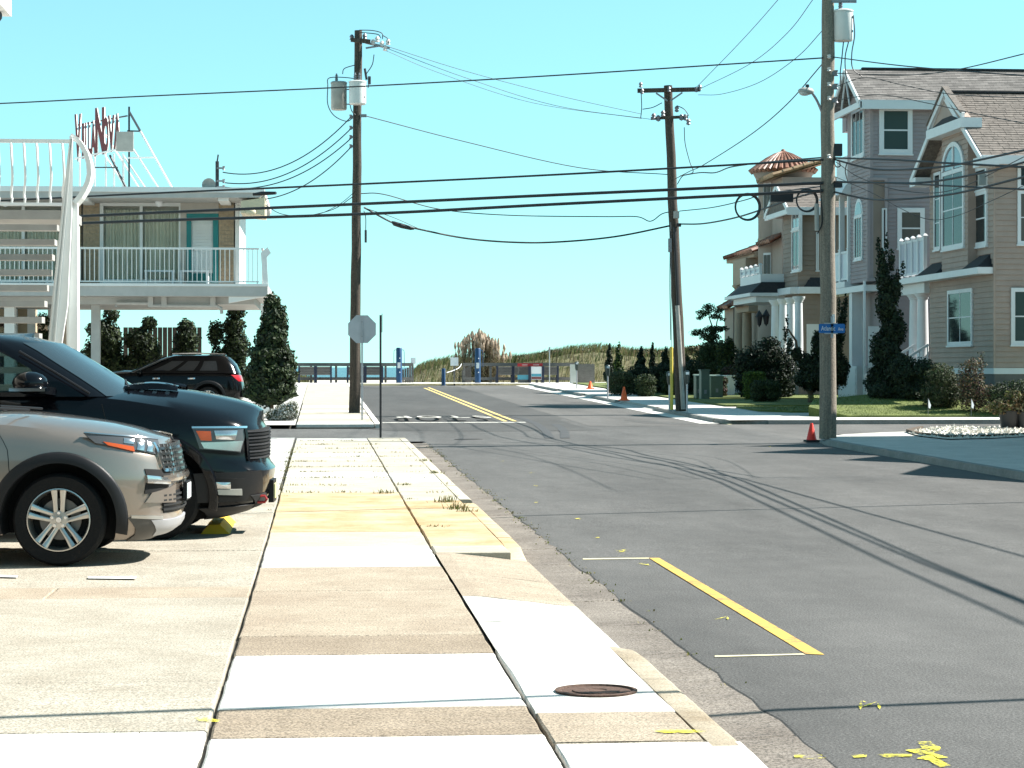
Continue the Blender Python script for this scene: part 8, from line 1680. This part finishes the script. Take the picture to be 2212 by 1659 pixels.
# ---- black pickup
def pickup():
    wp = P(345, 1169, 21.6); loc = (wp.x, wp.y+.98, 0); paint = carpaint('paint_black_blue', (0.003, 0.0035, 0.005), 0, .13, .22)
    c = Car('black_pickup', 'gloss black pickup truck with hood scoop and chrome headlights behind the silver SUV', loc, math.radians(-2.5), 'pickup truck'); r, rr = .42, .27; WB = 3.67
    sh = Shell([(.15, .42), (.2, .62), (.26, .84), (.34, .98), (.45, 1.03), (.58, 1.06), (.68, 1.07), (.715, 1.02), (.76, 1.0), (1.0, 1.005), (1.1, 1.005), (1.16, .985), (1.3, .95)], [(.2, -4.7), (.5, -4.8), (1.4, -4.8)],
               [(.2, .97), (.35, 1.0), (.6, 1.02), (.8, 1.03), (1.0, 1.025), (1.15, 1.0), (1.4, .96)], [(0, 0), (.35, .015), (.56, .05), (.70, .11), (.80, .19), (.88, .31), (.945, .48), (.985, .70), (1, .95)], [(0, 0), (.5, .01), (.9, .03), (.98, .1), (1, .25)],
               [(-4.9, 1.40), (-.82, 1.385), (-.3, 1.35), (.2, 1.28), (.54, 1.215), (.84, 1.15), (1.0, 1.10), (1.1, 1.085)], [(-4.9, .42), (-.6, .38), (.35, .17), (.7, .17), (1.1, .22)],
               [(-4.9, .0), (-.9, .02), (-.6, .09), (-.32, .115), (.13, .165), (.41, .175), (.67, .17), (.86, .165), (.965, .125), (1.05, .06), (1.1, .02)], edge=.04, prof=lambda q, x: (1-q**4)*.72+.28*(1 if q < .42 else max(0, 1-(q-.42)/.22)))
    cut = [cyl_cut(x, r, .515, y0, y1) for x in (0, -WB) for y0, y1 in ((-1.4, -.66), (.66, 1.4))]
    body = c.boolean(sh.build(), cut, 'body', [paint, darkin])
    for sd in (1, -1):
        arch_trim(c, sh, 0, r, .512, .60, paint, side=sd, off=.035); arch_trim(c, sh, -WB, r, .512, .60, paint, side=sd, off=.035)
        hl = c.add(patch(sh, [(.845, 1.075), (.345, 1.075), (.42, .875), (.79, .835)], .008, .03, 12, 6, sd), 'headlight', lampglass, smooth=50)
        c.add(patch(sh, [(.52, 1.04), (.385, 1.045), (.43, .955), (.53, .95)], .013, .01, 4, 3, sd), 'amber_reflector', amber, hl)
        c.add(patch(sh, [(.76, 1.045), (.55, 1.045), (.57, .965), (.74, .955)], .016, .01, 6, 4, sd, bulge=.012), 'projector', lampsilver, hl, 60)
        c.add(patch(sh, [(.81, .945), (.43, .935), (.46, .88), (.785, .845)], .014, .01, 8, 2, sd), 'chrome_lip', lampsilver, hl)
        c.add(patch(sh, [(.845, 1.085), (.345, 1.085), (.347, 1.068), (.843, 1.066)], .016, .015, 10, 1, sd), 'headlight_bezel', chrome, hl)
        fg = c.add(patch(sh, [(.83, .585), (.54, .60), (.57, .42), (.82, .40)], .010, .03, 6, 4, sd), 'fog_recess', darkin); c.add(patch(sh, [(.70, .555), (.57, .56), (.58, .50), (.70, .495)], .022, .03, 5, 3, sd, bulge=.01), 'fog_lamp', lampsilver, fg)
        c.add(patch(sh, [(.80, .49), (.58, .49), (.59, .44), (.80, .43)], .022, .02, 5, 2, sd), 'fog_bezel', tank_grey, fg)
        bl = c.add(patch(sh, [(.98, .66), (.36, .64), (.38, .36), (.96, .37)], .004, .02, 12, 6, sd), 'bumper_cover', blackp)
        c.add(patch(sh, [(.93, .34), (.40, .31), (.44, .2), (.84, .235)], .012, .02, 10, 3, sd), 'air_dam', blackp)
        c.add(patch(sh, [(1.0, .43), (.88, .42), (.88, .30), (.97, .31)], .016, .03, 5, 3, sd), 'tow_hook_recess', darkin); th_ = MB(); q = sh.at(sh.p_of_x(.94, .375)*sd, .375); th_.tube([q+Vector((.0, 0, .03)), q+Vector((.07, 0, .03)), q+Vector((.09, 0, 0)), q+Vector((.07, 0, -.03)), q+Vector((0, 0, -.03))], .014, 6); c.add(th_, 'tow_hook', mat('tow_hook_red', (.3, .015, .015), .4) if 'tow_hook_red' not in MATS else MATS['tow_hook_red'])
        gr = c.add(patch(sh, [(.0, 1.06), (.84, 1.045), (.80, .76), (.0, .745)], .004, .03, 12, 6, sd, byx=False), 'grille', darkin)
        for k in range(9): z = .775+k*.032; c.add(patch(sh, [(.0, z+.008), (.815+.003*k, z+.008), (.813+.003*k, z-.006), (.0, z-.006)], .018, .02, 12, 1, sd, byx=False, bulge=.004), 'grille_bar', blackp if k % 2 else darkmetal, gr)
        c.add(patch(sh, [(.82, 1.06), (.85, 1.06), (.81, .75), (.78, .75)], .02, .03, 2, 5, sd, byx=False), 'grille_frame', paint, gr)
        c.add(patch(sh, [(-.50, 1.30), (-.507, 1.30), (-.507, .45), (-.50, .45)], .003, .004, 1, 10, sd), 'door_gap', darkin)
        for k in range(7):
            mb = MB(); x = .12-.062*k; y = -sd*.42; z0 = sh.zt(x)+sh.cr(x)*.98
            mb.hexa([Vector((x-.02, y-sd*.055, z0-.02)), Vector((x+.02, y-sd*.055, z0-.02)), Vector((x+.02, y+sd*.05, z0-.0)), Vector((x-.02, y+sd*.05, z0)), Vector((x-.02, y-sd*.05, z0+.018)), Vector((x+.012, y-sd*.05, z0+.018)), Vector((x+.012, y+sd*.05, z0+.028)), Vector((x-.02, y+sd*.05, z0+.028))]); c.add(mb, 'hood_vent_fin', chrome if k % 2 else blackp)
        mb = MB(); rows = []
        for k in range(9): x = lerp(.16, -.36, k/8); z0 = sh.zt(x)+sh.cr(x)*.97; hgt = .032*math.sin(math.pi*min(1, k/8*.9+.1)); rows.append([Vector((x, -sd*.50, z0-.03)), Vector((x, -sd*.47, z0+hgt)), Vector((x, -sd*.36, z0+hgt+.012)), Vector((x, -sd*.33, z0-.0))])
        mb.grid(rows); c.add(mb, 'hood_scoop', paint, smooth=50)
        mb = MB(); mb.ball(Vector((-1.13, -sd*1.25, 1.50)), .2, 16, sc=(.85, .8, .55)); mr = c.add(mb, 'door_mirror', paint, smooth=60)
        mb = MB(); mb.box((-1.3, -sd*1.405, 1.425), (-.97, -sd*1.1, 1.455)); c.add(mb, 'mirror_lamp', chrome, mr); mb = MB(); mb.bar((-1.1, -sd*1.15, 1.44), (-.97, -sd*.97, 1.42), .09, .07); c.add(mb, 'mirror_arm', paint, mr)
    mb = MB(); mb.box((1.07, -.18, .36), (1.085, .18, .50)); c.add(mb, 'licence_plate', mat('plate_yellow', (.55, .5, .25), .5)); mb = MB(); mb.box((1.02, -.22, .32), (1.07, .22, .54)); c.add(mb, 'plate_holder', blackp)
    wheel(c, 0, -.87, r, rr, 'six', -1); wheel(c, 0, .87, r, rr, 'six', 1); wheel(c, -WB, -.87, r, rr, 'six', -1); wheel(c, -WB, .87, r, rr, 'six', 1)
    lev = [(1.37, -.2, -3.02, .985), (1.44, -.3, -3.02, .96), (1.55, -.47, -3.03, .92), (1.68, -.68, -3.04, .87), (1.80, -.87, -3.05, .82), (1.88, -1.02, -3.06, .78), (1.95, -1.3, -3.1, .70)]
    fr = [(0, 0), (.4, .04), (.72, .14), (.92, .30), (1, .50)]; re = [(0, 0), (.6, .01), (.95, .05), (1, .15)]
    mb, rings = cab(lev, fr, re, nf=14, ns=16); cutw = []
    for xs in ([(-.97, 1.41), (-1.95, 1.41), (-1.95, 1.84), (-1.55, 1.83), (-1.2, 1.64)], [(-2.05, 1.41), (-2.85, 1.41), (-2.85, 1.78), (-2.05, 1.80)]):
        w = MB(); w.prism([(x, -1.3, z) for x, z in xs], (0, 2.6, 0), 1); cutw.append(w)
    cb = c.boolean(mb, cutw, 'cabin', [paint, darkin], 40)
    for mir in (False, True): c.add(ringpatch(rings, 0, 10, 0, 5, .006, mir), 'windscreen', windglass, cb, 60)
    sg = clearglass('truck_side_glass', (.72, .8, .78), .86)
    for xs in ([(-.97, 1.41), (-1.95, 1.41), (-1.95, 1.84), (-1.55, 1.83), (-1.2, 1.64)], [(-2.05, 1.41), (-2.85, 1.41), (-2.85, 1.78), (-2.05, 1.80)]):
        for sd in (1, -1): mb = MB(); mb.prism([(x, -sd*(.95 if z < 1.5 else .80), z) for x, z in xs], (0, sd*.008, 0)); c.add(mb, 'side_window', sg, cb)
    mb = MB(); mb.box((-1.75, -.7, 1.15), (-1.55, .7, 1.40)); c.add(mb, 'seat', darkin)
    mb = MB(); mb.tube(smooth_pts([Vector((-.3, -.55, 1.45)), Vector((-.35, -.3, 1.48)), Vector((-.42, .1, 1.52))], 4), .013, 5); c.add(mb, 'wiper', blackp)
    mb = MB(); mb.tube([Vector((-.62, -.97, 1.40)), Vector((-.95, -.93, 1.60)), Vector((-1.3, -.86, 1.80))], .014, 6); c.add(mb, 'pillar_trim', blackp, cb)
    for y0, y1 in ((-1.0, -.9), (.9, 1.0)): mb = MB(); mb.box((-4.78, y0, 1.3), (-3.1, y1, 1.42)); c.add(mb, 'bed_rail', paint)
pickup()
ws = P(465, 1158, 22.3); o = thing('wheel_stop', 'yellow concrete wheel stop in front of the pickup', 'wheel stop', (ws.x, ws.y, 0)); mb = MB()
mb.prism([(ws.x-.15, ws.y, .008), (ws.x+.15, ws.y, .008), (ws.x+.04, ws.y+.1, .1), (ws.x-.06, ws.y+.1, .1)], (0, 1.7, 0)); mb.build('block', worn_paint('yellow_stop_paint', (.68, .40, .03), .42, (.35, .33, .28)), parent=o)

# ---- block added behind the camera, out of view, to darken reflections in the car paint
bw = thing('added_back_block', 'plain brown block added behind the viewpoint to darken car reflections', 'motel', (-14, -10, 0))
mb = MB(); mb.box((-34, -16, -.05), (-1.5, -9.5, 6.2)); mb.build('wall', brownsid, parent=bw)
mb = MB(); mb.box((-34.5, -16.4, 6.2), (-1.1, -8.4, 6.5)); mb.build('roof', darkroof, parent=bw)
mb = MB(); mb.box((-34, -9.5, 3.0), (-1.5, -8.3, 3.2)); mb.build('gallery', roofw, parent=bw)
